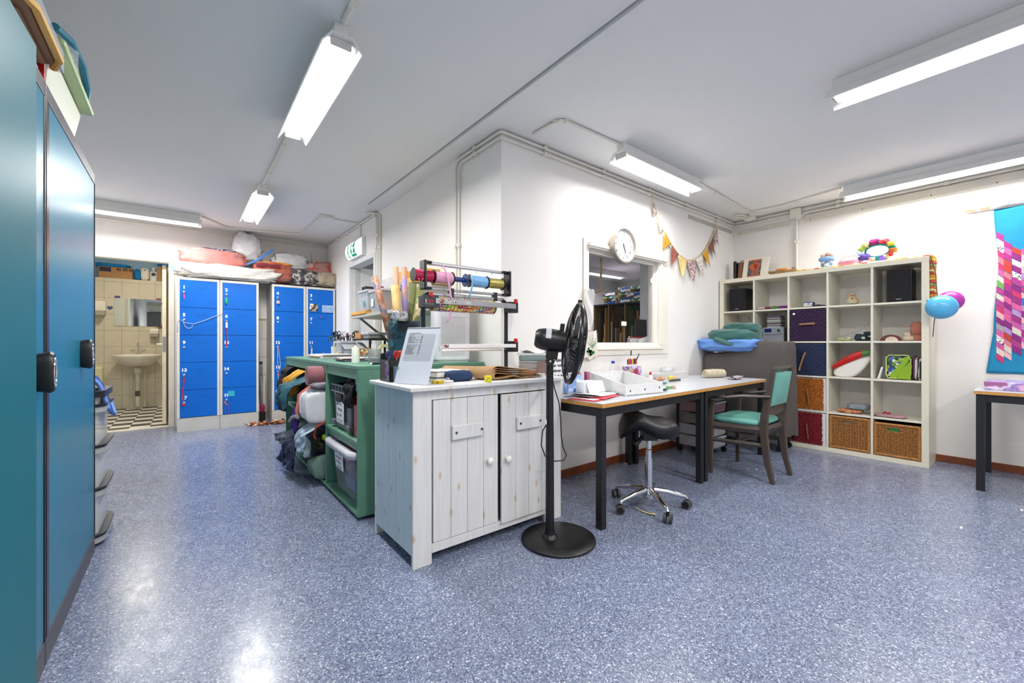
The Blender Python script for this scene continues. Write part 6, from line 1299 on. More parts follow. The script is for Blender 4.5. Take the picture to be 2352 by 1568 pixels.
for i in range(n+1):
    b = PI/2+.9-1.9*i/n*0-1.25+1.25*i/n
    for h in (-.028, .005): vs.append(MC+ax*h+side*(-.0655*math.cos(2.5-.95*i/n*1.3))*1+upv*(.0655*math.sin(2.5-.95*i/n*1.3)))
obj_st = MB(); obj_st.add(vs, [(2*i, 2*i+1, 2*i+3, 2*i+2) for i in range(n)])
# grey sticker on the camera side of the housing
vs = []
for i in range(n+1):
    b = lerp(.1, 1.35, i/n)
    for h in (-.030, .0): vs.append(MC+ax*h-fwd_*(.0648*math.cos(b))+upv*(.0648*math.sin(b)))
MB().add(vs, [(2*i, 2*i+1, 2*i+3, 2*i+2) for i in range(n)]).build('grey_sticker', mat('sticker_silver', '#b9bcc2', .4, var=.1, vs=60), t, smooth=True)
obox(MB(), MC+upv*.078+ax*.058, .012, .014, .022).build('grab_handle', FB, t, bev=.005)
GC = MC+ax*.135; GR = .222
m = MB()
ring = lambda r, h, w: m.tube([tuple(GC+ax*h+side*(r*math.cos(b))+upv*(r*math.sin(b))) for b in [2*PI*k/64 for k in range(64)]], w, 6, closed=True)
rev2 = MB(); n = 64; vs = []
for r, h in ((GR, -.013), (GR+.004, 0), (GR, .013)):
    for k in range(n): b = 2*PI*k/n; vs.append(GC+ax*h+side*(r*math.cos(b))+upv*(r*math.sin(b)))
rev2.add(vs, [(i*n+k, i*n+(k+1) % n, (i+1)*n+(k+1) % n, (i+1)*n+k) for i in range(2) for k in range(n)])
rev2.build('rim_band', mat('black_gloss_rim', '#0e0e10', .25), t, smooth=True, solid=.006)
for nm, sg, hh in (('rear_grille', -1, .040), ('front_grille', 1, .042)):
    m = MB()
    for k in range(64):
        b = 2*PI*k/64; d_ = side*math.cos(b)+upv*math.sin(b)
        pts = [GC+ax*(sg*(.013+(hh-.0)*(1-(r/GR)**3.0)))+d_*r for r in (.05, .10, .15, .19, GR-.002)]
        m.tube([tuple(p) for p in pts], .0010, 4, caps=False)
    for r in (.05, .18): ring(r, sg*(.013+hh*(1-(r/GR)**3.0)), .0016)
    o = m.build(nm, FB, t); o['kind'] = 'stuff'
rev([(.05, .045), (.05, .058), (.03, .061)], GC).build('front_badge', FB, t, smooth=True)
rev([(.055, -.060), (.055, -.048)], GC).build('rear_ring', FB, t, smooth=True)
MB().tube([tuple(MC+ax*.085), tuple(GC-ax*.052)], .05, 24).build('motor_neck', FB, t, smooth=True)
rev([(.03, -.03), (.038, -.02), (.038, .02), (.02, .03)], GC).build('hub', FB, t, smooth=True)
for k in range(5):
    b0 = 2*PI*k/5
    def bl_(u, v, b0=b0):
        r = lerp(.035, .165, u); b = b0+lerp(-.34, .34, v)*(1-.25*u); return GC+ax*(.035*(v-.5)*1.0)+side*(r*math.cos(b))+upv*(r*math.sin(b))
    MB().grid(8, 6, bl_).build('blade', mat('smoke_blade', '#4a4a50', .3), t, smooth=True, solid=.002)
obox(MB(), GC+upv*(GR+.012), .012, .006, .010).build('top_latch', FB, t, bev=.003)
obox(MB(), Vector((PXX, PYY, .66))-a*.022-fwd_*.012, .003, .004, .012, a, fwd_, Vector((0, 0, 1))).build('rating_label', PAPER, t)
c1 = [PX(1, 1)]*0+[at(px, py, Y=1.70) for px, py in ((1265, 845), (1273, 890), (1284, 925), (1288, 965), (1289, 1000), (1293, 1027), (1301, 1045), (1295, 1057), (1271, 1059), (1252, 1047), (1243, 1022), (1246, 990), (1255, 974))]
MB().tube(c1, .0035, 7).build('power_cable', FB, t, smooth=True)
# ---------------------------------------------------------------- work tables
LAM = mat('grey_laminate', '#c3c6cc', .28, var=.02); EDGE = mat('ochre_ply_edge', '#c48d48', .5, var=.15, vs=40)
TZZ = .742; TA = math.radians(1.9); TO = Vector((1.897, 1.553, 0)); TX = Vector((math.cos(TA), math.sin(TA), 0)); TY = Vector((-math.sin(TA), math.cos(TA), 0))
def worktable(org, L_, D_, rz, label):
    t = thing('work_table', label, 'table', tuple(org), rz, group='black framed work tables')
    B = lambda *b: MB().box(*b)
    B(0.001, L_-.001, 0, D_, TZZ-.003, TZZ).build('laminate_top', LAM, t, world=False)
    B(0.001, L_-.001, 0, D_, TZZ-.026, TZZ-.0031).build('ply_edge', EDGE, t, world=False, bev=.001)
    for nm, b in (('apron', (.03, L_-.03, .02, .045, TZZ-.082, TZZ-.0265)), ('apron', (.03, L_-.03, D_-.045, D_-.02, TZZ-.082, TZZ-.0265)), ('apron', (.02, .045, .0455, D_-.0455, TZZ-.082, TZZ-.0265)), ('apron', (L_-.045, L_-.02, .0455, D_-.0455, TZZ-.082, TZZ-.0265))):
        B(*b).build(nm, BLACKM, t, world=False, bev=.001)
    for x in (.012, L_-.057):
        for y in (.014, D_-.06): B(x, x+.045, y, y+.045, 0, TZZ-.083 if 0 else TZZ-.0266).build('leg', BLACKM, t, world=False, bev=.003)
    return t
worktable(TO, 1.31, .72, TA, 'grey-topped black work table nearest the pine cabinet, under the inner window')
worktable(TO+TX*1.314, 1.27, .70, TA, 'second grey-topped work table with the green armchair drawn up to it')
def TP(px, py, dz=0): return at(px, py, z=TZZ+.0005+dz)
def onT(Y, px): return at(px, 800, Y=Y)[:2]
TZ1 = TZZ+.001
# white paint-stained tray box
A_ = Vector((2.295, 1.685, 0)); e1 = Vector((.368, -.047, 0)); e2 = Vector((.20, .485, 0)); T_ = .009
t = thing('wooden_tray', 'white painted open wooden tray with drilled holes on the first table', 'tray', (2.6, 1.95, TZ1))
WPT = mat('chipped_white_paint', '#dfe0e0', .5, var=.05, vs=30)
def wall(p, q, h0, h1, nm='tray_side'):
    n = (q-p).normalized(); s = Vector((-n.y, n.x, 0))*T_; z = Vector((0, 0, TZ1))
    MB().add([p+z, q+z, q+s+z, p+s+z, p+z+Vector((0, 0, h0)), q+z+Vector((0, 0, h1)), q+s+z+Vector((0, 0, h1)), p+s+z+Vector((0, 0, h0))], [(3, 2, 1, 0), (4, 5, 6, 7), (0, 1, 5, 4), (1, 2, 6, 5), (2, 3, 7, 6), (3, 0, 4, 7)]).build(nm, WPT, t)
B_, C_, D_ = A_+e1, A_+e2, A_+e1+e2
wall(A_, B_, .072, .072); wall(B_, D_, .072, .125); wall(D_, C_, .125, .125); wall(C_, A_, .125, .072)
m = MB(); zz_ = Vector((0, 0, TZ1)); m.add([A_+zz_, B_+zz_, D_+zz_, C_+zz_]+[v+zz_+Vector((0, 0, .006)) for v in (A_, B_, D_, C_)], [(3, 2, 1, 0), (4, 5, 6, 7), (0, 1, 5, 4), (1, 2, 6, 5), (2, 3, 7, 6), (3, 0, 4, 7)]); m.build('tray_floor', WPT, t)
nf = Vector((e1.y, -e1.x, 0)).normalized()
for f, z in ((.12, .03), (.5, .034), (.9, .04)):
    p = A_+e1*f+Vector((0, 0, TZ1+z))+nf*.0004; MB().add([p+e1.normalized()*(.0075*math.cos(b))+Vector((0, 0, .0075*math.sin(b))) for b in [2*PI*k/14 for k in range(14)]], [tuple(range(14))]).build('drilled_hole', mat('raw_hole', '#6b5344', .8), t)
for k in range(5):
    for z in (.095, .055):
        if z == .055 and k in (1, 2): continue
        p = C_+e1*(.25+.12*k)+Vector((0, 0, TZ1+z))+nf*(T_*0+.0005)-e2.normalized()*.0; MB().add([p+e1.normalized()*(.006*math.cos(b))+Vector((0, 0, .006*math.sin(b))) for b in [2*PI*q/12 for q in range(12)]], [tuple(range(12))]).build('drilled_hole', mat('raw_hole', '#6b5344', .8), t)
# papers at the table corner
def sheet(px, py, w, d, rz, dz, mm, label, name='paper_sheet', curl=.0, grp=None):
    x, y, _ = TP(px, py); o = solo(MB().grid(12, 8, lambda u, v: (w*(u-.5), d*(v-.5), .0004+curl*max(0, .35-u)**2*20*.1+.001*math.sin(u*5+v*3)**2)), name, mm, label, 'paper', grp, smooth=True, solid=.0006)
    o.location = (x, y, TZ1+dz); o.rotation_euler = (0, 0, rz); return o
REDP = mat('red_folder_card', '#c02030', .5)
sheet(1358, 914, .29, .20, .25, .0005, REDP, 'red folder at the bottom of the papers on the table corner', 'folder')
sheet(1362, 912, .29, .20, .14, .003, PAPER, 'white sheet under the top papers on the table corner')
sheet(1376, 911, .28, .19, .3, .005, mat('red_pink_card', '#d8404c', .5), 'bright red card sticking out between the papers', 'card')
sheet(1352, 909, .32, .22, .12, .0075, PAPER, 'white paper second from the top on the table corner', curl=.05)
sheet(1362, 908, .33, .22, .22, .0095, mat('bright_paper', '#f3f4f6', .8, var=0), 'topmost white paper with a small grey stamp on the table corner', curl=.08)
x, y, _ = TP(1325, 906); o = solo(MB().box(-.035, .035, -.012, .012, 0, .0006), 'stamp_print', mat('print_grey', '#5c5f6c', .7, var=0), 'small grey stamp print on the topmost white paper', 'print'); o.location = (x, y, TZ1+.0125); o.rotation_euler = (0, 0, -.3)
x, y = onT(2.02, 1308)
t = thing('blue_pack', 'blue and white soft pack standing at the left end of the first table', 'pack', (x, y, TZ1))
MB().box(x-.05, x+.09, y-.04, y+.04, TZ1, TZ1+.13).build('pack_body', patmat('blue_pack_print', ['#a9c4ec', '#7fa4e0', '#dbe6f6', '#3f76c4'], 12, .4, 'noise'), t, bev=.015)
x, y = onT(1.93, 1355)
t = thing('foam_block', 'white block with a draped white sheet between the blue pack and the tray', 'block', (x, y, TZ1))
MB().box(x-.09, x+.09, y-.03, y+.08, TZ1, TZ1+.085).build('block_body', PAPER, t, bev=.004)
MB().grid(14, 8, lambda u, v: (x-.08+.17*u, y-.035-.05*(1-v)*.6, TZ1+.012+.075*v-.004*math.sin(u*6))).build('draped_sheet', mat('bright_paper', '#f3f4f6', .8, var=0), t, smooth=True, solid=.0008)
# left rear: felt box, sign card, paint tubes
t = thing('felt_box', 'clear box of folded felt at the right rear of the pine cabinet', 'box', (1.865, 2.105, CZ+.022), YAW-PI/2)
w_, d_, h_ = .115, .10, .145
def FB_(nm, mm, *b, **k): return MB().box(*b).build(nm, mm, t, world=False, **k)
MB().taper((0, 0, 0), (0, 0, h_), (w_*1.8, d_*1.8), (w_*2, d_*2)).build('box_body', glassy('clear_box_plastic', '#e3e8e8', .08, .07), t, world=False)
for b in ((-w_-.006, w_+.006, -d_-.006, -d_+.004), (-w_-.006, w_+.006, d_-.004, d_+.006), (-w_-.006, -w_+.004, -d_+.004, d_-.004), (w_-.004, w_+.006, -d_+.004, d_-.004)): FB_('box_rim', glassy('rim_plastic', '#e8ecec', .1, .4), *b, h_-.014, h_)
for i, (z, h, c, nm) in enumerate(((.004, .024, '#d07a3c', 'orange_felt'), (.028, .014, '#b9c0c2', 'pale_felt'), (.042, .04, '#a9a3a3', 'grey_felt'), (.082, .01, '#d7dad9', 'white_felt'), (.092, .036, '#8da3a4', 'teal_grey_felt'))):
    MB().blob((-.01, 0, z+h/2), (w_*1.72, d_*1.7, h*1.1), 20+i, .10, 3, e=.35).build(nm, mat(nm, c, .95, var=.06), t, smooth=True, ang=180, world=False)
MB().add([(0, -d_*.87, .005), (w_*.86, -d_*.87, .005), (w_*.9, -d_*.92, .09), (.015, -d_*.92, .095)], [(0, 1, 2, 3)]).build('rose_felt', mat('rose_brown_felt', '#8d6a6a', .95, var=.08), t, solid=.004, world=False)
MB().grid(14, 8, lambda u, v: (-w_*.85+w_*1.7*u, -d_*.8+d_*1.5*v, h_+.008+.012*math.sin(u*8+v*3))).build('white_tissue', PAPER, t, smooth=True, solid=.001, world=False)
x, y = onT(2.03, 1281)
t = thing('notice_card', 'white card with black handwriting behind the fan', 'sign', (x, y, TZ1))
MB().box(x-.09, x+.09, y, y+.003, TZ1, TZ1+.26).build('card', PAPER, t)
for k, (s_, w_) in enumerate((('markjes', .8), ('naar voren', .8), ('onderen clip', .8), ('body is leeg', .8))):
    text(s_[2:] if k == 0 else s_, .032, (x, y-.0012, TZ1+.235-.036*k), FACE_MY, INK, t, name='handwriting', shear=.2, bold=.0006)
TUBEC = ['#a8506e', '#c9789a', '#d8cfd0', '#8a4a6a', '#b9688a']
def tube(x, y, h, c, label, lying=None, name='paint_tube'):
    t = thing(name, label, 'paint tube', (x, y, TZ1)); mm = mat('tube_'+c[1:], c, .35)
    if lying is None:
        m = MB(); m.add([(x-.016, y-.002, TZ1+h), (x+.016, y-.002, TZ1+h), (x+.016, y+.002, TZ1+h), (x-.016, y+.002, TZ1+h)]+[(x+.012*math.cos(b), y+.012*math.sin(b), TZ1+.02) for b in (-2.3, -.8, .8, 2.3)], [(0, 1, 2, 3), (0, 4, 5, 1), (1, 5, 6, 2), (2, 6, 7, 3), (3, 7, 4, 0)]); m.build('tube_body', mm, t)
        MB().cyl((x, y, TZ1), (x, y, TZ1+.0195), .008, .010, 12).build('tube_cap', BLACKP, t, smooth=True)
    else:
        d = Vector((math.cos(lying), math.sin(lying), 0)); p = Vector((x, y, TZ1+.012)); m = MB(); m.tube([p-d*h/2, p, p+d*h*.3], [.012, .012, .009], 10, flat=(1, .8)); m.build('tube_body', mm, t, smooth=True)
        MB().tube([p+d*h*.31, p+d*h*.5], .006, 8).build('tube_cap', mat('cap_teal', '#3f6f78', .4), t, smooth=True)
for k, px in enumerate((1322, 1330, 1338, 1345, 1351)):
    x, y = onT(2.14+.03*(k % 2), px); tube(x, y, .13, TUBEC[k], ['plum paint tube standing left of the row near the fan', 'pink paint tube second in the row near the fan', 'pale paint tube in the middle of the row near the fan', 'dark plum paint tube fourth in the row near the fan', 'rose paint tube at the right of the row near the fan'][k])
for k, px in enumerate((1367, 1374, 1382)):
    x, y = onT(2.28, px); tube(x, y, .10, ['#e0c22e', '#eecb3a', '#e8b92a'][k], ['yellow paint tube left of three below the inner window', 'bright yellow paint tube middle of three below the inner window', 'deep yellow paint tube right of three below the inner window'][k])
for k, px in enumerate((1356, 1361)):
    x, y = onT(2.29, px); tube(x, y, .08, ['#8f9189', '#d9d2bc'][k], ['grey paint tube beside the yellow ones', 'cream paint tube beside the yellow ones'][k])
for (px, py, h, c, a, lb) in ((1540, 892, .11, '#6fae6a', .1, 'green paint tube lying right of the white tray'), (1549, 892, .07, '#d9a08c', .5, 'pink paint tube lying across the green one'), (1527, 883, .05, '#4c7f94', .0, 'small blue paint tube beside the white tray'), (1529, 898, .06, '#2f5a52', .2, 'dark green paint tube at the front corner of the white tray')):
    x, y, _ = TP(px, py); tube(x, y, h, c, lb, lying=a)
# bottle
x, y = onT(2.27, 1408)
t = thing('plastic_bottle', 'clear plastic bottle with a blue cap below the inner window', 'bottle', (x, y, TZ1))
MB().lathe([(0, .002), (.031, 0), (.033, .03), (.029, .045), (.033, .06), (.033, .11), (.03, .13), (.013, .165), (.013, .175)], (x, y, TZ1), caps=False).build('bottle_body', glassy('pet_plastic', '#eef2fa', .05, .10), t, smooth=True)
MB().lathe([(.015, 0), (.015, .02)], (x, y, TZ1+.176)).build('cap', mat('blue_cap', '#1f3fbf', .4), t, smooth=True)
# marker box
x, y = onT(2.22, 1452); w = .095
t = thing('marker_box', 'painted flower box full of felt pens below the inner window', 'pen box', (x, y, TZ1))
TM = TZ1+.05
MB().box(x-w, x+w, y-.03, y+.035, TZ1, TM+.095).build('box_body', patmat('flower_print', ['#b9b6dc', '#c9c6e4', '#8a86b8', '#b04a72', '#d9cfe8', '#7a6aa8'], 9, .6, 'noise'), t)
m = MB(); 
for b in [2*PI*k/5 for k in range(5)]: m.lathe([(.016, 0), (.016, -.0012)], (x+.012+.02*math.cos(b), y-.0301, TM+.048+.02*math.sin(b)), n=14, ax='y')
m.lathe([(.009, 0), (.009, -.002)], (x+.012, y-.0303, TM+.048), n=12, ax='y'); m.build('painted_flower', mat('flower_pink', '#b8446c', .6), t)
m = MB()
for dx, dz in ((-.06, .075), (-.045, .06), (-.07, .05)): m.lathe([(.010, 0), (.010, -.0012)], (x+dx, y-.0301, TM+dz), n=12, ax='y')
m.build('painted_dots', mat('flower_yellow', '#d9c23c', .6), t)
pens = ['#b5652c', '#2c2f8a', '#c93a9a', '#d9262e', '#e6c51e', '#1f8a3c', '#2a2440', '#e8d42a', '#b82a20', '#c4361e']
for k, c in enumerate(pens):
    xx = x-.065+.0135*k; yy = y-.012+.02*(k % 2); t2 = thing('felt_pen', '%s felt pen, number %d from the left in the flower box' % (['brown', 'dark blue', 'magenta', 'red', 'yellow', 'green', 'dark violet', 'light yellow', 'brick red', 'orange red'][k], k+1), 'pen', (xx, yy, TM+.096), group='felt pens in the flower box')
    MB().cyl((xx, yy, TM+.096), (xx, yy, TM+.115), .0055, n=10).build('barrel', WHITEM, t2, smooth=True); MB().cyl((xx, yy, TM+.1152), (xx-.003, yy, TM+.165-.01*(k % 2)), .0062, n=10).build('cap', mat('pen_'+c[1:], c, .4), t2, smooth=True)
t2 = thing('felt_pen', 'tall dark green capped pen sticking up highest from the flower box', 'pen', (x-.01, y, TM+.096)); MB().cyl((x-.01, y+.01, TM+.096), (x-.004, y+.01, TM+.19), .004, n=10).build('barrel', WHITEM, t2, smooth=True); MB().cyl((x-.004, y+.01, TM+.19), (x+.0, y+.01, TM+.235), .006, n=10).build('cap', mat('pen_dark_green', '#1f5a44', .4), t2, smooth=True)
t2 = thing('paint_brush', 'dark handled brush slanting right out of the flower box', 'brush', (x+.07, y, TM+.096)); MB().tube([(x+.062, y+.01, TM+.096), (x+.064, y+.01, TM+.13), (x+.12, y+.01, TM+.205)], [.006, .005, .004], 8).build('handle', BLACKP, t2, smooth=True)
MB().cyl((x+.062, y+.01, TM+.0962), (x+.063, y+.01, TM+.12), .0075, n=10).build('ferrule', mat('red_ferrule', '#b8321e', .4), t2, smooth=True)
# glue bottle, yarn, boxes
x, y = onT(2.12, 1494)
t = thing('glue_bottle', 'small white glue bottle with a red cap behind the tray', 'bottle', (x, y, TZ1))
MB().lathe([(.018, 0), (.018, .06), (.012, .07)], (x, y, TZ1)).build('bottle_body', WHITEM, t, smooth=True); MB().lathe([(.012, 0), (.009, .022), (.006, .026)], (x, y, TZ1+.0705)).build('cap', mat('red_plastic', '#c01f24', .4), t, smooth=True)
for k, (px, c, nm) in enumerate(((1507, '#c9a58c', 'beige'), (1514, '#c98f7c', 'salmon'), (1520, '#dcb06a', 'yellow ochre'))):
    x, y = onT(2.16, px); t = thing('thread_reel', '%s thread reel in the row right of the glue bottle' % nm, 'thread', (x, y, TZ1), group='thread reels on the table')
    MB().lathe([(.019, 0), (.012, .003), (.014, .02), (.012, .037), (.019, .04)], (x-.02, y, TZ1+.0195), ax='x').build('wound_thread', mat('reel_'+c[1:], c, .8), t, smooth=True)
t = thing('organiser_box', 'long low clear plastic box against the wall on the first table', 'box', (3.25, 2.24, TZ1))
x0, y0 = onT(2.26, 1500); x1, _ = onT(2.26, 1576)
MB().box(x0, x1, y0-.03, y0+.05, TZ1, TZ1+.055).build('box_body', glassy('clear_box_plastic2', '#eceeee', .1, .22, var=0), t, bev=.006)
MB().box(x0-.004, x1+.004, y0-.034, y0+.054, TZ1+.0555, TZ1+.062).build('box_lid', glassy('clear_box_plastic2', '#eceeee', .1, .22), t, bev=.003)
MB().blob(((x0+x1)/2-.05, y0+.0, TZ1+.09), (.2, .07, .05), 5, .4, 5).build('film_wrap', glassy('clear_bag_film', '#e6eef2', .1, .1, var=.3), t, smooth=True, ang=180)
x, y = onT(2.06, 1550)
t = thing('clicker_strip', 'narrow grey comb strip with yellow and pink pieces in front of the clear box', 'comb', (x, y, TZ1))
MB().box(x-.09, x+.09, y-.008, y+.008, TZ1, TZ1+.02).build('strip_body', mat('grey_green_strip', '#6a6f66', .5), t, bev=.002)
m = MB()
for k in range(14): m.box(x-.08+.012*k, x-.074+.012*k, y-.0088, y-.0081, TZ1+.004, TZ1+.016)
m.build('teeth', BLACKM, t); MB().blob((x-.02, y+.03, TZ1+.026), (.06, .03, .05), 1, .05).build('yellow_piece', mat('yellow_sponge', '#e8cf5a', .8), t, smooth=True); MB().blob((x+.05, y+.03, TZ1+.022), (.07, .03, .042), 2, .05).build('peach_piece', mat('peach_piece', '#e0b49a', .8), t, smooth=True)
x, y, _ = TP(1640, 867)
t = thing('yarn_roll', 'thick roll of cream yarn lying on the second table', 'yarn', (x, y, TZ1))
YRN = mat('cream_yarn', '#cbbfa6', .95, var=.12, vs=40); d = Vector((.93, -.36, 0)); c_ = Vector((x, y, TZ1+.043)); L_ = .115
m = MB()
for k in range(26): f = (k/25-.5)*2; p = c_+d*L_*f; s_ = Vector((-d.y, d.x, 0)); r_ = .040*(1-.12*f*f); m.tube([p+s_*r_*math.cos(b)+Vector((0, 0, r_*math.sin(b)))+d*.004*math.sin(b*2+k) for b in [2*PI*q/20 for q in range(20)]], .0056, 5, closed=True)
m.build('wound_strands', YRN, t, smooth=True); MB().tube([c_-d*L_*.98, c_+d*L_*.98], .037, 20).build('core', YRN, t, smooth=True)
m = MB(); p0 = c_-d*(L_+.004); m.tube([p0+s_*(.034*(k/50))*math.cos(k*.75)+Vector((0, 0, .034*(k/50)*math.sin(k*.75))) for k in range(4, 50)], .003, 5); m.build('end_spiral', YRN, t, smooth=True)
x, y, _ = TP(1690, 871)
m = MB(); rr = random.Random(5)
for k in range(9): p = [(x+rr.uniform(-.09, .09), y+rr.uniform(-.035, .035), TZ1+.008+rr.uniform(0, .022)) for _ in range(4)]; m.tube(p, .009, 6, flat=(1.6, .5))
solo(m, 'lilac_strips', mat('lilac_cotton', '#b9a9b4', .9, var=.08), 'small heap of lilac-grey cotton strips near the end of the second table', 'yarn', smooth=True)
# ---------------------------------------------------------------- wall things above the tables
t = thing('wall_clock', 'round silver-rimmed wall clock overlapping the top of the window frame', 'clock', (3.118, YW-.06, 1.81))
cx, cz, cy = 3.118, 1.976, YW-.092
MB().lathe([(.162, 0), (.166, -.012), (.164, -.03), (.150, -.034), (.143, -.022), (.143, -.012)], (cx, cy+.030, cz), n=64, ax='y', caps=False).build('rim', mat('satin_champagne_metal', '#b3aaa0', .35, metal=.6, var=.03), t, smooth=True)
MB().lathe([(.0, .0), (.162, 0), (.162, .012), (0, .012)], (cx, cy+.0301, cz), n=64, ax='y', caps=False).build('case_back', mat('satin_champagne_metal', '#b3aaa0', .35), t)
MB().lathe([(.144, 0), (.144, .002)], (cx, cy+.018, cz), n=64, ax='y').build('dial', mat('clock_dial', '#f3f3f1', .5, var=0), t)
for h in range(1, 13):
    a = PI/2-h*PI/6; text(str(h), .036, (cx+.112*math.cos(a), cy+.0172, cz+.112*math.sin(a)), FACE_MY, INK, t, name='numeral', bold=.0002)
m = MB()
for k in range(60): a = 2*PI*k/60; r0, r1 = (.131, .139) if k % 5 else (.128, .139); w = .0006 if k % 5 else .0013; ca_, sa_ = math.cos(a), math.sin(a); m.add([(cx+r0*ca_-w*sa_, cy+.0172, cz+r0*sa_+w*ca_), (cx+r0*ca_+w*sa_, cy+.0172, cz+r0*sa_-w*ca_), (cx+r1*ca_+w*sa_, cy+.0172, cz+r1*sa_-w*ca_), (cx+r1*ca_-w*sa_, cy+.0172, cz+r1*sa_+w*ca_)], [(0, 1, 2, 3)])
m.build('minute_marks', INK, t)
def hand(ang, L_, w, nm, mm, back=.02):
    d = Vector((math.sin(ang), 0, math.cos(ang))); s_ = Vector((d.z, 0, -d.x)); c0 = Vector((cx, cy+.015, cz)); MB().add([c0-d*back-s_*w, c0-d*back+s_*w, c0+d*L_+s_*w*.5, c0+d*L_-s_*w*.5], [(0, 1, 2, 3)]).build(nm, mm, t, solid=.001)
hand(math.radians(152), .072, .0045, 'hour_hand', INK); hand(math.radians(163), .108, .003, 'minute_hand', INK); hand(math.radians(322), .10, .0008, 'second_hand', mat('hand_grey', '#8a8a8c', .5), .03)
MB().lathe([(.006, 0), (.006, -.004)], (cx, cy+.014, cz), n=12, ax='y').build('hand_boss', INK, t)
MB().box(cx-.03, cx+.03, cy+.0422, YW-.0001, cz-.03, cz+.03).build('wall_mount', mat('satin_champagne_metal', '#b3aaa0', .35), t)
# bunting
t = thing('bunting', 'string of fabric pennants hanging in a curve from the conduit right of the clock', 'bunting', (4.3, YW-.02, 1.95))
BP = [at(px, py, Y=YW-.022) for px, py in ((1497, 456), (1502, 475), (1510, 500), (1526, 535), (1541, 562), (1557, 583), (1578, 597), (1598, 596), (1613, 585), (1628, 562), (1640, 535), (1645, 515), (1647, 503))]
MB().tube(BP, .0045, 6).build('cord', mat('cream_yellow_cord', '#e6d29a', .8), t, smooth=True)
for p in (BP[0], BP[-1]): MB().tube([(p[0]-.02, p[1], p[2]+.02), (p[0], p[1]-.005, p[2]+.03), (p[0]+.02, p[1], p[2]+.02), (p[0], p[1], p[2])], .004, 5).build('knot', mat('cream_yellow_cord', '#e6d29a', .8), t, smooth=True)
fl = patmat('small_flower_print', ['#e0cfc8', '#d8c0b8', '#8a5a6a', '#e6d8d0', '#b57a6a', '#6a5a78'], 120, .9); sc_ = patmat('script_print', ['#ece4da', '#ece4da', '#e8dfd2', '#ece4da', '#8a8078'], 90, .9, 'voronoi', (1, 1, 2.5))
YL = mat('yellow_leaf_cotton', '#e6ac2c', .9, var=.12, vs=30); YP = mat('plain_mustard_cotton', '#dfa32a', .9, var=.05); PY = mat('pale_yellow_cotton', '#edcf8e', .9, var=.05); TCO = mat('terracotta_cotton', '#a3604e', .9, var=.15, vs=30); BRN = mat('brown_rose_cotton', '#8e5c4e', .9, var=.06)
fls = [((1500, 465), (1508, 492), (1497, 497), fl), ((1509, 497), (1523, 530), (1512, 538), sc_), ((1525, 531), (1541, 560), (1518, 577), YL), ((1541, 561), (1558, 584), (1538, 614), TCO), ((1557, 586), (1577, 598), (1565, 639), PY), ((1577, 598), (1597, 598), (1590, 648), fl), ((1597, 596), (1613, 585), (1612, 637), sc_), ((1613, 585), (1626, 567), (1628, 615), YP), ((1626, 566), (1638, 545), (1642, 592), BRN), ((1637, 547), (1647, 520), (1648, 567), fl)]
for i, (p, q, r, mm) in enumerate(fls):
    P0, P1_, P2 = [Vector(at(a[0], a[1], Y=YW-.022)) for a in (p, q, r)]
    def g(u, v, P0=P0, P1_=P1_, P2=P2, i=i): e = P0.lerp(P1_, u); w = e.lerp(P2, v); return (w.x, w.y-.006-.012*v*(1-v)*4*math.sin(u*3+i)-.01*v, w.z)
    MB().grid(8, 8, g).build('pennant', mm, t, smooth=True, solid=.0015, ang=180)
# tote bag and net bag at the window
bx0, _, bz1 = at(1338, 757, Y=YW-.02); bx1, _, bz0 = at(1369, 824, Y=YW-.02)
t = thing('tote_bag', 'off-white cotton bag printed with a green plant hanging left of the window', 'bag', ((bx0+bx1)/2, YW-.02, bz0))
MB().grid(20, 20, lambda u, v: (lerp(bx0+.01*v, bx1-.0*v, u), YW-.026-.008*math.sin(u*7+v*3), lerp(bz0+.012*math.sin(u*9), bz1-.06*(1-u)*(u), v))).build('bag_cloth', mat('ecru_cotton', '#e6ddd0', .95, var=.04), t, smooth=True, solid=.004, ang=180)
gm = mat('plant_print_green', '#2f8a56', .8, var=.25, vs=40); m = MB(); xm = lerp(bx0, bx1, .48)
for a, r, L_ in ((2.0, .01, .10), (1.5, .01, .13), (1.0, .01, .11), (.7, .01, .07), (2.5, .01, .07)):
    for k in range(6): f = k/5; p = (xm+.02+math.cos(a)*L_*f, YW-.040, lerp(bz0, bz1, .38)+math.sin(a)*L_*f); m.add([(p[0]-.013*(1-f*.6), p[1], p[2]+.01), (p[0], p[1], p[2]-.006), (p[0]+.013*(1-f*.6), p[1], p[2]+.01), (p[0], p[1], p[2]+.004)], [(0, 1, 2, 3)])
rr = random.Random(2)
for k in range(26): b = rr.uniform(0, 6.28); r = rr.uniform(0, .04); x = xm+r*math.cos(b)*1.1; z = lerp(bz0, bz1, .27)+r*math.sin(b)*.8; m.add([(x+.011*math.cos(q), YW-.0402, z+.011*math.sin(q)) for q in [2*PI*j/6 for j in range(6)]], [tuple(range(6))])
m.build('plant_print', gm, t)
MB().tube([((bx0+bx1)/2-.03, YW-.03, bz1-.02), ((bx0+bx1)/2-.01, YW-.025, bz1+.05), ((bx0+bx1)/2+.02, YW-.03, bz1-.02)], .006, 6).build('handle', mat('ecru_cotton', '#e6ddd0', .95), t, smooth=True)
a = at(1338, 664, Y=YW-.03); b = at(1358, 760, Y=YW-.03)
t = thing('net_bag', 'thin white plastic bag hanging on the left edge of the window frame', 'bag', ((a[0]+b[0])/2, YW-.03, b[2]))
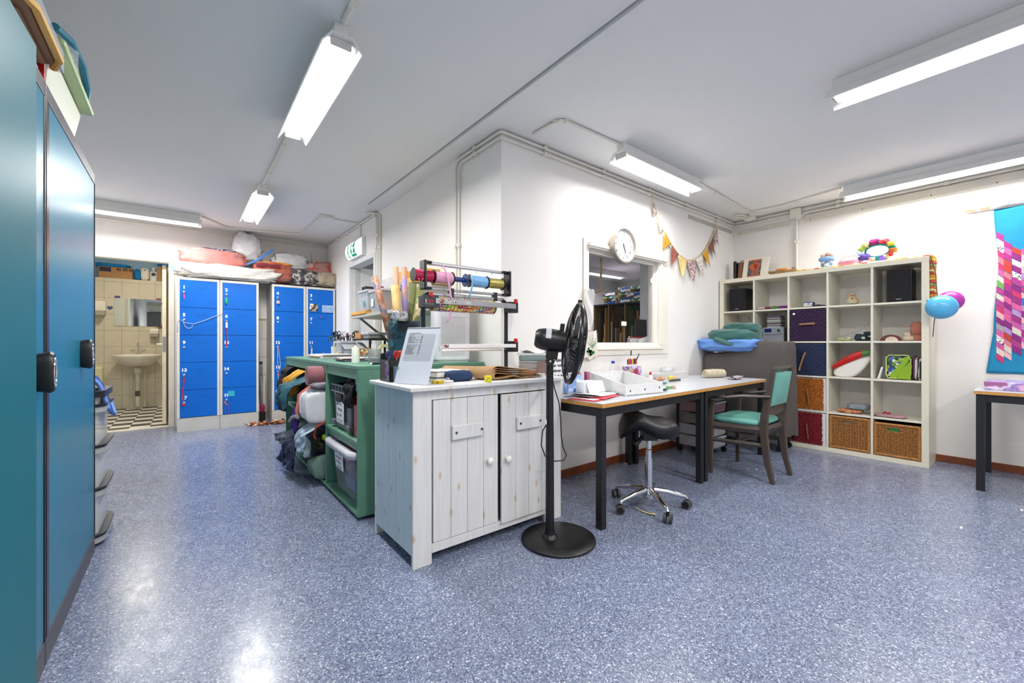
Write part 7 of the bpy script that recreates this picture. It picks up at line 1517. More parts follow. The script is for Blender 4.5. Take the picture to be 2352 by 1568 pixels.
MB().grid(14, 24, lambda u, v: (lerp(a[0], b[0]-.02, .5)+(u-.5)*(.04+.09*math.sin(v*2.6)), YW-.062-.012*math.sin(u*6+v*9)*(.3+v), lerp(b[2], a[2], v))).build('bag_film', glassy('white_film', '#f0ecea', .3, .5), t, smooth=True, solid=.002, ang=180)
MB().cyl((lerp(a[0], b[0], .4), YW-.066, a[2]), (lerp(a[0], b[0], .4), YW-.013, a[2]), .006).build('hook', WHITEM, t)
# ---------------------------------------------------------------- saddle stool
SX, SY2 = 2.432, 1.600
t = thing('saddle_stool', 'black saddle stool on a chrome five-wheel base by the first table', 'stool', (SX, SY2, 0))
MB().cyl((SX, SY2, .075), (SX, SY2, .33), .0245, n=28).build('lower_column', CHROME, t, smooth=True); MB().cyl((SX, SY2, .33), (SX, SY2, .47), .019, n=24).build('piston', CHROME, t, smooth=True)
MB().lathe([(.0255, 0), (.0255, .004)], (SX, SY2, .385)).build('red_ring', mat('red_rubber_ring', '#b8502e', .6), t, smooth=True)
MB().lathe([(.03, .06), (.04, .08), (.04, .115), (.028, .13)], (SX, SY2, 0)).build('base_hub', CHROME, t, smooth=True)
for k, dg in enumerate((97, 168, 240, 316, 25)):
    a = math.radians(dg); d = Vector((math.cos(a), math.sin(a), 0)); c0 = Vector((SX, SY2, 0)); R_ = .245
    arm = MB().tube([c0+d*.03+Vector((0, 0, .118)), c0+d*.12+Vector((0, 0, .108)), c0+d*(R_-.01)+Vector((0, 0, .082)), c0+d*R_+Vector((0, 0, .066))], [.019, .017, .013, .011], 12).build('base_arm', CHROME, t, smooth=True)
    s_ = Vector((-d.y, d.x, 0)); w = c0+d*(R_+.0)+Vector((0, 0, .029))
    cs = MB().tube([w+Vector((0, 0, .036)), w+Vector((0, 0, .012))], .010, 10).build('caster', BLACKP, t, smooth=True)
    a2 = a+.9; ax_ = Vector((math.cos(a2), math.sin(a2), 0))
    for sg in (-1, 1):
        p = w+ax_*sg*.016; MB().tube([p-ax_*.008, p+ax_*.008], .0285, 24).build('wheel', mat('grey_caster_tyre', '#4a4a4c', .6), cs, smooth=True)
        q = p+ax_*sg*.0085; MB().tube([q, q+ax_*sg*.002], .021, 20).build('wheel_cover', BLACKP, cs, smooth=True)
obox(MB(), Vector((SX, SY2, .485)), .05, .04, .035, a if 0 else Vector((_s, -_c, 0)), Vector((_c, _s, 0)), Vector((0, 0, 1))).build('tilt_mechanism', BLACKM, t, bev=.006)
RV, FV = Vector((_s, -_c, 0)), Vector((_c, _s, 0)); SC = Vector((SX, SY2, 0))
MB().tube([SC+RV*.05+FV*-.02+Vector((0, 0, .475)), SC+RV*.10-FV*.03+Vector((0, 0, .47)), SC+RV*.17-FV*.03+Vector((0, 0, .445))], [.008, .008, .006], 8, flat=(1, .6)).build('lever', BLACKM, t, smooth=True)
MB().tube([SC-RV*.045-FV*.02+Vector((0, 0, .475)), SC-RV*.10-FV*.03+Vector((0, 0, .425))], [.012, .02], 8).build('tilt_knob', BLACKM, t, smooth=True)
hp = [(-.20, .505), (-.185, .56), (-.15, .62), (-.11, .647), (-.07, .643), (-.02, .618), (.04, .603), (.10, .600), (.15, .588), (.185, .56)]
def hs(s):
    s = max(-.2, min(.185, s))
    for i in range(len(hp)-1):
        if s <= hp[i+1][0]: f = (s-hp[i][0])/(hp[i+1][0]-hp[i][0]); return lerp(hp[i][1], hp[i+1][1], f)
    return hp[-1][1]
def seat(u, v):
    b = 2*PI*u; k = math.sin(PI*v); top = v > .5; s = -.005+.188*k**.6*math.copysign(abs(math.cos(b))**.8, math.cos(b)); tt = .165*k**.6*math.copysign(abs(math.sin(b))**.8, math.sin(b))
    z = hs(s)-1.1*tt*tt-(0 if top else .065*k**.7*(1-.25*abs(s)/.19))-.0
    if abs(v-.5) < .02: z = hs(s)-1.1*tt*tt-.028
    if not top: z = max(z, hs(s)-1.1*tt*tt-.07)
    p = SC+RV*s+FV*tt; return (p.x, p.y, z-(.03*(1-abs(v-.5)*2)**4))
MB().grid(40, 26, seat, closeu=True).build('seat', mat('black_leather', '#111215', .42, var=.05, bump=.001, bs=200), t, smooth=True, ang=180)
# masking tape strip on the floor
p = [at(px, py, z=.003) for px, py in ((1459, 1168), (1466, 1170), (1478, 1176), (1492, 1180), (1505, 1181))]
solo(MB().grid(12, 2, lambda u, v: tuple(Vector(p[min(int(u*4), 3)]).lerp(Vector(p[min(int(u*4), 3)+1]), u*4-min(int(u*4), 3))+FV*(.028*(v-.5))+Vector((0, 0, .004+.010*max(0, .3-u)*3)))), 'masking_tape', mat('masking_tape', '#d0c08c', .7, var=.04), 'strip of cream masking tape lying on the floor between the stool wheels', 'tape', smooth=True, solid=.0008)
x, y, _ = at(1445, 1064, z=0); solo(MB().box(x-.05, x+.03, y-.015, y+.02, 0, .014), 'wooden_wedge', mat('pale_wood_wedge', '#b3aa98', .7), 'small pale wooden wedge under the table legs at the wall', 'wedge', bev=.003)
for px, py, c, lb in ((1630, 1188, '#7a6a5c', 'small brown scrap on the floor right of the stool'), (2208, 1212, '#d8d4d6', 'tiny white scrap on the floor near the right'), (2347, 1172, '#e0cfd6', 'pale pink scrap on the floor at the right edge'), (1738, 1078, '#b0a0b4', 'tiny mauve scrap on the floor under the armchair')):
    x, y, _ = at(px, py, z=0); solo(MB().add([(x-.02, y-.004, .001), (x+.02, y-.006, .002), (x+.015, y+.006, .004), (x-.014, y+.005, .001)], [(0, 1, 2, 3)]), 'floor_scrap', mat('scrap_'+c[1:], c, .8), lb, 'scrap', solid=.001)
# ---------------------------------------------------------------- armchair
DW = mat('dark_brown_wood', '#4a403a', .4, var=.12, vs=18); MINT = mat('mint_vinyl', '#69aa9f', .38, var=.04, bump=.001, bs=150)
t = thing('armchair', 'dark wood armchair with mint green seat and back at the second table', 'chair', (3.74, 1.5, 0))
def bar(pts, w, d, nm='leg', mm=DW, par=None): return MB().tube(pts, [1]*len(pts) if 0 else .5, 4).build(nm, mm, par or t) 
def beam(pts, ws, nm, mm=DW):
    """square-section wooden member through points with (x, y) widths"""
    m = MB(); vs = []
    for p, (wx, wy) in zip(pts, ws):
        for a, b in ((-1, -1), (1, -1), (1, 1), (-1, 1)): vs.append((p[0]+a*wx/2, p[1]+b*wy/2, p[2]))
    n = len(pts); fs = [(3, 2, 1, 0), (4*n-4, 4*n-3, 4*n-2, 4*n-1)]
    for i in range(n-1):
        for k in range(4): fs.append((4*i+k, 4*i+(k+1) % 4, 4*i+4+(k+1) % 4, 4*i+4+k))
    return m.add(vs, fs).build(nm, mm, t, bev=.004)
W4 = (.034, .042)
for xa, xb in ((3.580, 3.575), (3.945, 3.95)):
    beam([(xa, 1.262, 0), (xa, 1.30, .16), (xb, 1.325, .40), (xb, 1.318, .52), (xb, 1.285, .72), (xb, 1.255, .90)], [(.030, .034), (.034, .044), (.038, .056), (.036, .052), (.032, .040), (.028, .030)], 'back_leg')
for xa in (3.50, 4.015): beam([(xa, 1.705, 0), (xa, 1.705, .42), (xa, 1.69, .615)], [(.028, .030), (.036, .040), (.030, .034)], 'front_leg')
for xa, xb in ((3.575, 3.50), (3.95, 4.015)):
    m = MB(); m.tube([(xa-.015*(1 if xa < 3.8 else -1), 1.27, .678), (lerp(xa, xb, .5)-.02*(1 if xa < 3.8 else -1), 1.46, .670), (xb, 1.60, .644), (xb, 1.735, .632)], [.021, .024, .025, .020], 10, flat=(1.2, .55)); m.build('armrest', DW, t, smooth=True)
    beam([(xa, 1.33, .29), (xb, 1.69, .29)][::1], [(.02, .03), (.02, .03)], 'x') if 0 else MB().tube([(xa, 1.34, .285), (xb, 1.69, .285)], .013, 4, flat=(.8, 1.3)).build('side_stretcher', DW, t)
    MB().tube([(xa, 1.35, .405), (xb, 1.685, .405)], .026, 4, flat=(.5, 1.2)).build('seat_rail', DW, t)
MB().tube([(3.6, 1.325, .405), (3.93, 1.325, .405)], .026, 4, flat=(.5, 1.2)).build('seat_rail', DW, t); MB().tube([(3.52, 1.70, .405), (4.0, 1.70, .405)], .026, 4, flat=(.5, 1.2)).build('seat_rail', DW, t)
MB().tube([(3.54, 1.52, .285), (3.98, 1.52, .285)], .012, 4, flat=(.8, 1.3)).build('cross_stretcher', DW, t)
def cush(u, v):
    b = 2*PI*u; k = math.sin(PI*v)**.35; cx_ = math.copysign(abs(math.cos(b))**.45, math.cos(b))*k; cy_ = math.copysign(abs(math.sin(b))**.45, math.sin(b))*k
    y = 1.53+.20*cy_; wx = lerp(.225, .262, (cy_+1)/2); return (3.765+wx*cx_, y, .455-.032*math.cos(PI*v)*(1-.2*(cx_*cx_+cy_*cy_)/2)+.006*(v > .5))
MB().grid(40, 18, cush, closeu=True).build('seat_cushion', MINT, t, smooth=True, ang=180)
def by(z): return lerp(1.312, 1.258, (z-.55)/.35)
def bk(u, v):
    z = lerp(.60, .862-.02*math.sin(PI*u)*0-.020*math.exp(-((u-.62)/.06)**2), v); return (lerp(3.598, 3.926, u), by(z)-.012+.012*math.sin(PI*u)*0, z)
m = MB(); m.grid(20, 12, lambda u, v: (bk(u, v)[0], bk(u, v)[1]-.010-.012*math.sin(PI*u)**.5*math.sin(PI*v)**.5, bk(u, v)[2])); m.grid(20, 12, lambda u, v: (bk(u, v)[0], bk(u, v)[1]+.020+.016*math.sin(PI*u)**.5*math.sin(PI*v)**.5, bk(u, v)[2]))
n1 = 240; 
for k in range(19): m.f.append((k*12, (k+1)*12, n1+(k+1)*12, n1+k*12)); m.f.append((k*12+11, (k+1)*12+11, n1+(k+1)*12+11, n1+k*12+11))
for k in range(11): m.f.append((k, k+1, n1+k+1, n1+k)); m.f.append((228+k, 228+k+1, n1+228+k+1, n1+228+k))
m.build('back_cushion', MINT, t, smooth=True, ang=60)
MB().tube([(3.575, by(.88), .892), (3.76, by(.88)+.012, .888), (3.95, by(.88), .892)], .022, 4, flat=(.6, 1.0)).build('top_rail', DW, t)
MB().grid(12, 2, lambda u, v: (lerp(3.59, 3.935, u), by(.56)+.0, lerp(.535-.018*math.sin(PI*u), .600-.012*math.sin(PI*u), v))).build('lower_back_rail', DW, t, solid=.022)
MB().box(3.70, 3.73, 1.3055, 1.3105, .40, .408).build('maker_tag', BLACKP, t)
# ---------------------------------------------------------------- drawer tower under the tables
t = thing('drawer_tower', 'low tower of clear drawers in a black frame under the second table', 'drawer unit', (4.12, 2.1, 0))
x0, x1, y0, y1 = 3.95, 4.30, 1.93, 2.28
for a, b in ((x0, y0), (x1-.02, y0), (x0, y1-.02), (x1-.02, y1-.02)): MB().box(a, a+.02, b, b+.02, .055, .64).build('frame_post', BLACKM, t)
tint = ['#cfcfd6', '#d9d4d6', '#a7a3a0', '#c9a0a6', '#cfcfd2']; cont = ['#d6c6cc', '#8f9499', '#7a6048', '#7a4a52', '#8f4a50']
for k in range(5):
    z = .065+.115*k; d = MB().box(x0+.021, x1-.021, y0+.004, y1-.004, z, z+.10).build('drawer', glassy('drawer_plastic_%d' % k, tint[k], .2, .5), t, bev=.008)
    MB().box(x0+.035, x1-.035, y0+.02, y1-.02, z+.006, z+.07).build('drawer_contents', mat('drawer_contents_%d' % k, cont[k], .9, var=.35, vs=18), d)
    MB().box(x0+.02, x1-.02, y0-.004, y0+.003, z+.085, z+.105).build('drawer_lip', mat('milky_rim', '#c9c7d0', .35), d, bev=.002)
for a, b in ((x0+.02, y0+.02), (x1-.03, y0+.02), (x0+.02, y1-.03), (x1-.03, y1-.03)): MB().lathe([(.0, -.012), (.026, -.010), (.026, .010), (0, .012)], (a, b, .027), ax='x', caps=False).build('caster', BLACKP, t, smooth=True)
# ---------------------------------------------------------------- covered trolley in the corner
GC_ = mat('grey_brown_cover', '#57524f', .85, var=.06, vs=5, bump=.002, bs=120)
t = thing('covered_trolley', 'tall thing on castors hidden under a grey-brown fitted cloth cover', 'trolley', (4.84, 1.95, 0))
def cov(u, v):
    # u round, v up the side then over the top
    b = 2*PI*u; k = 1 if v < .8 else max(.001, 1-(v-.8)/.2); e = .22
    cx_ = math.copysign(abs(math.cos(b))**e, math.cos(b)); cy_ = math.copysign(abs(math.sin(b))**e, math.sin(b))
    zt = lerp(1.13, 1.0, min(1, max(0, (cy_*k*.42+1.93-1.78)/.2)))
    sv = min(1, v/.8); n = noise.noise(Vector((cx_*2.2, cy_*2.6, sv*2.5))); fold = .016*math.sin(b*9+2*n)*(1-sv)+.014*n
    z = lerp(.13+.014*math.sin(b*7), zt-.02, sv)+.02*(1-k)+.012*n*(1-k)
    rx, ry = .200+fold*.7, .412+fold*.8
    if v > .74: s_ = max(0, (v-.74)/.06) if v < .8 else 1; rx -= .012*s_; ry -= .012*s_
    return (4.828+rx*cx_*k, 1.945+ry*cy_*k, z)
MB().grid(120, 60, cov, closeu=True).build('cloth_cover', GC_, t, smooth=True, ang=180)
for x_, y_ in ((4.70, 1.60), (4.97, 1.60), (4.70, 2.26), (4.97, 2.26)):
    MB().cyl((x_, y_, .05), (x_, y_, .30), .011).build('frame_leg', BLACKM, t, smooth=True)
    MB().lathe([(0, -.011), (.027, -.010), (.027, .010), (0, .011)], (x_, y_, .028), ax='x', caps=False).build('caster', BLACKP, t, smooth=True)
MB().tube([(4.97, 1.60, .085), (5.03, 1.58, .09), (5.035, 1.58, .16), (4.98, 1.6, .2)], .009, 8).build('bent_tube', BLACKM, t, smooth=True)
MB().tube([(4.7, 1.6, .1), (4.97, 1.6, .1)], .01, 8).build('cross_tube', BLACKM, t, smooth=True); MB().tube([(4.7, 1.6, .16), (4.7, 2.26, .16)], .01, 8).build('side_tube', BLACKM, t, smooth=True)
solo(MB().blob((4.76, 2.10, 1.075), (.46, .66, .15), 3, .12, 1.8, e=.55, n=50, m=24), 'blue_pillow', mat('cornflower_cotton', '#6d9ae0', .85, var=.05, vs=10, bump=.004, bs=12), 'cornflower blue pillow lying on the covered trolley', 'pillow', smooth=True, ang=180)
t = thing('green_blanket', 'dark green folded fleece blanket piled on the blue pillow', 'blanket', (4.76, 2.05, 1.13))
GF = mat('dark_green_fleece', '#33625c', .95, var=.08, vs=9, sheen=.4)
MB().blob((4.74, 2.06, 1.175), (.36, .50, .15), 7, .18, 1.5, n=44, m=22).build('lower_fold', GF, t, smooth=True, ang=180); MB().blob((4.78, 1.98, 1.245), (.27, .36, .13), 9, .2, 1.7, n=40, m=20).build('upper_fold', GF, t, smooth=True, ang=180)
MB().tube([(4.58, 2.16, 1.14), (4.56, 2.02, 1.09), (4.57, 1.95, 1.05)], [.05, .045, .02], 12, flat=(1.6, .6)).build('hanging_corner', GF, t, smooth=True)
# ---------------------------------------------------------------- white cube shelf
SW = mat('shelf_offwhite', '#e8e1cc', .35, var=.01); SWI = mat('shelf_inner_white', '#e6e2d2', .45, var=.01)
KX0, KX1 = 5.087, 5.477; KY0, KY1 = .572, 2.372; KH = 1.854
t = thing('cube_shelf', 'tall off-white shelf of twenty-five open cubes against the right wall', 'shelf', (5.28, 1.47, 0))
K = lambda nm, *b: MB().box(*b).build(nm, SW if 'outer' in nm else SWI, t, bev=.0015)
K('outer_side', KX0, KX1, KY0, KY0+.048, .0455, KH-.0455); K('outer_side', KX0, KX1, KY1-.048, KY1, .0455, KH-.0455); K('outer_top', KX0, KX1, KY0, KY1, KH-.045, KH); K('outer_bottom', KX0, KX1, KY0, KY1, 0, .045)
CYS = [KY1-.048-.0178-i*.34288 for i in range(0)]; ci = (KY1-KY0-.096-4*.018)/5; cz_ = (KH-.091-4*.018)/5
def cell(c, r):      # column from the left of the photo, row from the top -> y0, y1, z0, z1
    y1 = KY1-.048-c*(ci+.018); z1 = KH-.0455-r*(cz_+.018); return y1-ci, y1, z1-cz_, z1
for i in range(1, 5):
    y = KY1-.048-i*(ci+.018); K('divider', KX0+.002, KX1, y+.0002, y+.0178, .0457, KH-.0457)
for r in range(1, 5):
    z = KH-.0455-r*(cz_+.018)
    for c in range(5): y0, y1, _, _ = cell(c, 0); K('shelf_board', KX0+.004, KX1, y0+.0004, y1-.0004, z+.0002, z+.0178)
def inC(c, r, px=None): y0, y1, z0, z1 = cell(c, r); return y0, y1, z0+.0008, z1
def yy(px, X=5.12): return at(px, 700, X=X)[1]
def speaker(c, r, px0, px1, h, label):
    y0, y1, z0, z1 = inC(c, r); a, b = yy(px1), yy(px0); t = thing('loudspeaker', label, 'speaker', (5.2, (a+b)/2, z0), group='black loudspeakers')
    MB().box(5.115, 5.34, a, b, z0, z0+h).build('speaker_cabinet', BLACKP, t, bev=.003); MB().box(5.105, 5.1145, a+.008, b-.008, z0+.008, z0+h-.008).build('cloth_grille', mat('speaker_cloth', '#1d1c1f', .95, bump=.002, bs=400), t, bev=.002)
    MB().box(5.1035, 5.1048, (a+b)/2-.018, (a+b)/2+.018, z0+.022, z0+.027).build('badge', mat('badge_silver', '#c9c9cc', .3), t)
speaker(0, 0, 1675, 1712, .265, 'smaller black loudspeaker in the top left cube'); speaker(4, 0, 2036, 2094, .30, 'larger black loudspeaker in the top right cube')
# woven fronts
def woven(c, r, col, label, seed, w0, w1, mat_scale=1, white=True, handle='h'):
    y0, y1, z0, z1 = inC(c, r); t = thing('woven_box', label, 'box', (5.28, (y0+y1)/2, z0), group='storage boxes with woven wool fronts')
    MB().box(KX0+.012, KX1-.01, y0+.004, y1-.004, z0, z1-.008).build('box_body', mat('white_box_board', '#dcdcda', .5) if white else mat('woven_'+col[1:], col, .9), t, bev=.002)
    wm = mat('woven_'+col[1:], col, .95, var=.35, vs=45); m = MB(); n = 22; a, b = y0+.006+w0, y1-.006-w1; rr = random.Random(seed)
    for k in range(n):
        z = lerp(z0+.014, z1-.018, k/(n-1)); ja, jb = rr.uniform(-.004, .004), rr.uniform(-.004, .004); q = 26
        m.tube([(KX0+.004+.0028*math.sin(j*2.4+k*PI), lerp(a+ja, b+jb, j/(q-1)), z+.0022*math.sin(j*1.7+k*2)) for j in range(q)], .0085, 5)
    o = m.build('woven_wool', wm, t, smooth=True); o['kind'] = 'stuff'
    lt = mat('tan_leather', '#8f6742', .55, var=.15); yc = (a+b)/2+.01; zc = lerp(z0, z1, .52)
    pts = [(KX0-.006, yc+.065, zc+.0), (KX0-.026, yc+.05, zc), (KX0-.028, yc-.04, zc+.004), (KX0-.006, yc-.075, zc+.006)] if handle == 'h' else ([(KX0-.008, yc-.0, zc+.06), (KX0-.022, yc+.01, zc+.03), (KX0-.03, yc+.045, zc-.10), (KX0-.028, yc+.05, zc-.13)] if handle == 'd' else [(KX0-.008, yc-.02, zc+.03), (KX0-.02, yc-.022, zc), (KX0-.02, yc-.035, zc-.12)])
    MB().tube(pts, .011, 6, flat=(.35, 1)).build('leather_handle', lt, t, smooth=True)
    return t
t = woven(2, 1, '#3a2547', 'dark purple woven box with a level leather handle in the second row', 1, 0, .004, white=False)
y0, y1, z0, z1 = inC(2, 1); MB().lathe([(.012, 0), (.010, -.003), (0, -.004)], (KX0-.006, y1-.045, z1-.05), ax='x').build('button', WHITEM, t)
woven(2, 2, '#2a3556', 'navy woven box with a hanging leather strap in the third row', 2, .008, 0, white=False, handle='d')
woven(2, 3, '#a8611f', 'orange woven box front with a hanging strap in the fourth row', 3, .02, .012, handle='v')
woven(2, 4, '#7a1520', 'dark red woven box front in the bottom row', 4, .03, .01, handle='v')
# wicker baskets
WK = mat('golden_wicker', '#a8733c', .6, var=.3, vs=60); WKD = mat('wicker_dark_inside', '#33210f', .9)
for c, lab in ((3, 'wicker basket in the bottom row beside the dark red box'), (4, 'wicker basket in the bottom right cube with something green inside')):
    y0, y1, z0, z1 = inC(c, 4); a, b = y0+.006, y1-.006; zt = z1-(.012 if c == 3 else .03)
    t = thing('wicker_basket', lab, 'basket', (5.28, (y0+y1)/2, z0), group='wicker baskets in the bottom row')
    MB().box(KX0+.016, KX1-.02, a+.006, b-.006, z0, zt-.012).build('basket_wall', WKD, t)
    m = MB(); nr = 23; ns = 14; yh = (a+b)/2+(.01 if c == 3 else .02); zh = zt-.055
    for k in range(nr):
        z = lerp(z0+.03, zt-.026, k/(nr-1)); segs = [(a+.012, b-.012)] if abs(z-zh) > .018 else [(a+.012, yh-.042), (yh+.042, b-.012)]
        for s0, s1 in segs:
            q = max(6, int(ns*2*(s1-s0)/(b-a))); m.tube([(KX0+.011+.0042*(1 if (int((lerp(s0, s1, j/(q-1))-a)/((b-a)/(ns*2)))+k) % 2 else -1), lerp(s0, s1, j/(q-1)), z) for j in range(q)], .0052, 5)
    o = m.build('woven_strands', WK, t, smooth=True); o['kind'] = 'stuff'
    m = MB()
    for k in range(ns): y = lerp(a+.02, b-.02, k/(ns-1)); m.box(KX0+.010, KX0+.014, y-.003, y+.003, z0+.02, zt-.02) if abs(y-yh) > .045 else m.box(KX0+.010, KX0+.014, y-.003, y+.003, z0+.02, zh-.02)
    o = m.build('upright_canes', WK, t); o['kind'] = 'stuff'
    for nm, pts in (('rim_cane', [(KX0+.011, a+.008, zt-.010), (KX0+.011, b-.008, zt-.010)]), ('base_cane', [(KX0+.011, a+.008, z0+.014), (KX0+.011, b-.008, z0+.014)]), ('corner_cane', [(KX0+.011, a+.008, z0+.004), (KX0+.011, a+.008, zt)]), ('corner_cane', [(KX0+.011, b-.008, z0+.004), (KX0+.011, b-.008, zt)])): MB().tube(pts, .0125, 10).build(nm, WK, t, smooth=True)
    MB().box(KX0+.0145, KX0+.0158, yh-.036, yh+.036, zh-.015, zh+.015).build('hand_hole', mat('green_inside', '#1f7a34', .5) if c == 4 else mat('brown_inside', '#7d6250', .8), t)
    MB().tube([(KX0+.010, yh-.040, zh-.018), (KX0+.010, yh+.040, zh-.018), (KX0+.010, yh+.040, zh+.018), (KX0+.010, yh-.040, zh+.018)], .005, 5, closed=True).build('hole_binding', WK, t)
# small things in the cubes
def put(c, r, px, X=5.2): y0, y1, z0, z1 = inC(c, r); return X, yy(px, X), z0
def blobs(name, label, cat, c, r, items, X=5.2):
    x, y, z = put(c, r, items[0][0], X); t = thing(name, label, cat, (x, y, z))
    for i, (px, dz, w, mm, pn) in enumerate(items):
        x, y, z = put(c, r, px, X); MB().blob((x+(i % 3)*.004, y, z+dz+w[2]/2), w, 11+i, .18, 4, n=20, m=12).build(pn, mm, t, smooth=True, ang=180)
    return t
C_ = lambda n, h: mat(n, h, .85, var=.1)
for i, (px, h, n) in enumerate(((1750, '#b9b3ac', 'pale grey'), (1765, '#7a3a5c', 'plum'), (1780, '#5d7a48', 'green'), (1800, '#7a2f86', 'purple'))): x, y, z = put(1, 0, px, 5.16+.02*(i % 2)); solo(MB().blob((x, y, z+.017), (.08, .085 if i < 3 else .12, .033), 30+i, .3, 5, n=18, m=10), 'knitted_flower', C_('knit_'+h[1:], h), '%s knitted flower lying in the second cube of the top row' % n, 'craft', smooth=True, ang=180)
x, y, z = put(2, 0, 1857, 5.16); t = thing('picture_tin', 'small rounded tin with a colourful picture in the middle cube of the top row', 'tin', (x, y, z))
MB().box(x-.02, x+.05, y-.048, y+.048, z, z+.055).build('tin_body', mat('dark_tin', '#3a4260', .4), t, bev=.01); MB().box(x-.0215, x-.0202, y-.04, y+.04, z+.008, z+.047).build('picture', patmat('tin_picture', ['#8fa6e0', '#d9c95a', '#e0e6f4', '#6a7fc4'], 40, .4, 'noise'), t)
x, y, z = put(2, 0, 1884, 5.2); solo(MB().prism([(y-.06, z), (y+.05, z), (y+.05, z+.012), (y+.01, z+.026), (y-.05, z+.014)], 'x', x-.05, x+.05), 'black_tray', BLACKP, 'low black wedge beside the picture tin', 'tray', bev=.002)
x, y, z = put(3, 0, 1957, 5.2); t = thing('insect_vase', 'small painted pot shaped like a bug with curly wire feelers', 'ornament', (x, y, z))
MB().lathe([(.025, 0), (.05, .015), (.054, .04), (.04, .068), (.022, .08), (.03, .098), (.024, .112), (0, .114)], (x, y, z), caps=False).build('pot_body', patmat('painted_pot', ['#c98a4a', '#8fb3c4', '#d9b23a', '#b8a88c', '#d6d0c0', '#b5642f'], 22, .35, 'noise'), t, smooth=True)
for s in (-1, 1): MB().tube([(x, y+s*.012, z+.11), (x, y+s*.03, z+.13), (x, y+s*.052, z+.142), (x, y+s*.056, z+.158), (x, y+s*.044, z+.154)], .002, 6).build('feeler', CHROME, t, smooth=True)
# stereo with discs
x, y, z = put(1, 1, 1778, 5.17); ya, yb = yy(1800, 5.14), yy(1752, 5.14); t = thing('mini_stereo', 'small silver stereo with a blue display and round knob', 'stereo', (x, (ya+yb)/2, z))
MB().box(5.14, 5.38, ya, yb, z, z+.155).build('stereo_case', mat('stereo_silver', '#8c8d96', .4), t, bev=.004); MB().box(5.1385, 5.1398, lerp(ya, yb, .58), lerp(ya, yb, .92), z+.10, z+.14).build('display', mat('blue_display', '#16265a', .2), t)
MB().lathe([(.016, -.008), (.018, 0)], (5.139, lerp(ya, yb, .22), z+.118), ax='x').build('volume_knob', CHROME, t, smooth=True); MB().box(5.138, 5.1398, ya+.015, yb-.015, z+.072, z+.076).build('tray_slot', BLACKP, t)
zc = z+.156; rr = random.Random(6)
for k in range(12):
    j = rr.uniform(-.006, .006); cc_ = ['#bfc0c4', '#3a3b40', '#b9b9ba', '#6c3f3f', '#45557a', '#a9a67a', '#8f9096'][k % 7]
    solo(MB().box(5.15+j, 5.27+j, (ya+yb)/2-.07+j, (ya+yb)/2+.062+j, zc+k*.0105, zc+k*.0105+.0098), 'disc_case', mat('disc_'+cc_[1:], cc_, .3), ['lowest', 'second lowest', 'third', 'fourth', 'fifth', 'sixth', 'seventh', 'eighth', 'ninth', 'tenth', 'eleventh', 'topmost'][k]+' disc case of the pile on the silver stereo', 'disc case', 'disc cases on the stereo')
a_, b_, z0, z1 = inC(1, 1); solo(MB().box(5.16, 5.36, a_+.012, ya-.012, z0, z0+.15), 'black_box', BLACKP, 'plain black box right of the silver stereo', 'box', bev=.003)
solo(MB().tube([(5.46, 2.2, 1.42), (5.44, 2.16, 1.37), (5.42, 2.18, 1.30), (5.40, 2.22, 1.24), (5.40, 2.24, 1.13)], .003, 6), 'black_cable', BLACKP, 'thin black cable hanging in the cube above the green blanket', 'cable', smooth=True)
a_, b_, z0, z1 = inC(3, 1); solo(MB().tube([(5.40, a_+.002, z0+.24), (5.38, lerp(a_, b_, .25), z0+.16), (5.36, lerp(a_, b_, .5), z0+.09), (5.34, lerp(a_, b_, .95), z0+.04)], .002, 5), 'thin_wire', mat('grey_cable', '#9fa6b8', .5), 'thin dark wire crossing the back of the fourth cube in the second row', 'wire', smooth=True)
blobs('green_toy', 'pale green knitted animal lying in the second row', 'toy', 3, 1, [(1932, 0, (.06, .07, .04), C_('pale_green_knit', '#a3b07c'), 'body'), (1946, 0, (.05, .07, .025), C_('pale_green_knit', '#a3b07c'), 'leg'), (1950, .018, (.03, .04, .02), C_('cream_knit', '#d9d2b8'), 'head')])
blobs('dark_plush', 'dark teal and cream knitted penguin slumped in the second row', 'toy', 3, 1, [(1978, 0, (.10, .10, .06), C_('dark_teal_knit', '#22373f'), 'body'), (1992, .05, (.05, .055, .04), C_('dark_teal_knit', '#22373f'), 'head'), (1972, .045, (.05, .05, .025), C_('dark_teal_knit', '#22373f'), 'wing'), (1985, .012, (.11, .035, .035), C_('cream_knit', '#d9d2b8'), 'belly'), (1993, 0, (.05, .04, .04), C_('dark_teal_knit', '#22373f'), 'foot')])
x, y, z = put(4, 1, 2046, 5.18); t = thing('half_round_doll', 'half-round brown felt shape with a smiling cream face', 'toy', (x, y, z))
MB().prism([(y+.075*math.cos(b), z+.058*math.sin(b)) for b in [PI*k/16 for k in range(17)]], 'x', x-.02, x+.03).build('felt_body', C_('maroon_felt', '#6e3a34'), t, bev=.004); MB().prism([(y-.008+.045*math.cos(b), z+.04*math.sin(b)) for b in [PI*k/12 for k in range(13)]], 'x', x-.024, x-.0205).build('face', C_('cream_felt', '#ddcbb8'), t)
for d in (-.02, .008): MB().box(x-.0252, x-.0245, y+d, y+d+.004, z+.018, z+.023).build('eye', INK, t)
blobs('rose_plush', 'dusty rose knitted rabbit and cream doll in the right cube of the second row', 'toy', 4, 1, [(2106, .05, (.08, .085, .12), C_('dusty_rose_knit', '#b0705c'), 'body'), (2109, .0, (.07, .06, .06), C_('dusty_rose_knit', '#b0705c'), 'leg'), (2088, 0, (.07, .09, .045), C_('cream_net', '#cdb9a4'), 'cream_doll'), (2085, .035, (.045, .05, .045), C_('cream_net', '#cdb9a4'), 'cream_head'), (2083, .13, (.02, .05, .014), C_('taupe_knit', '#a39384'), 'ear')])
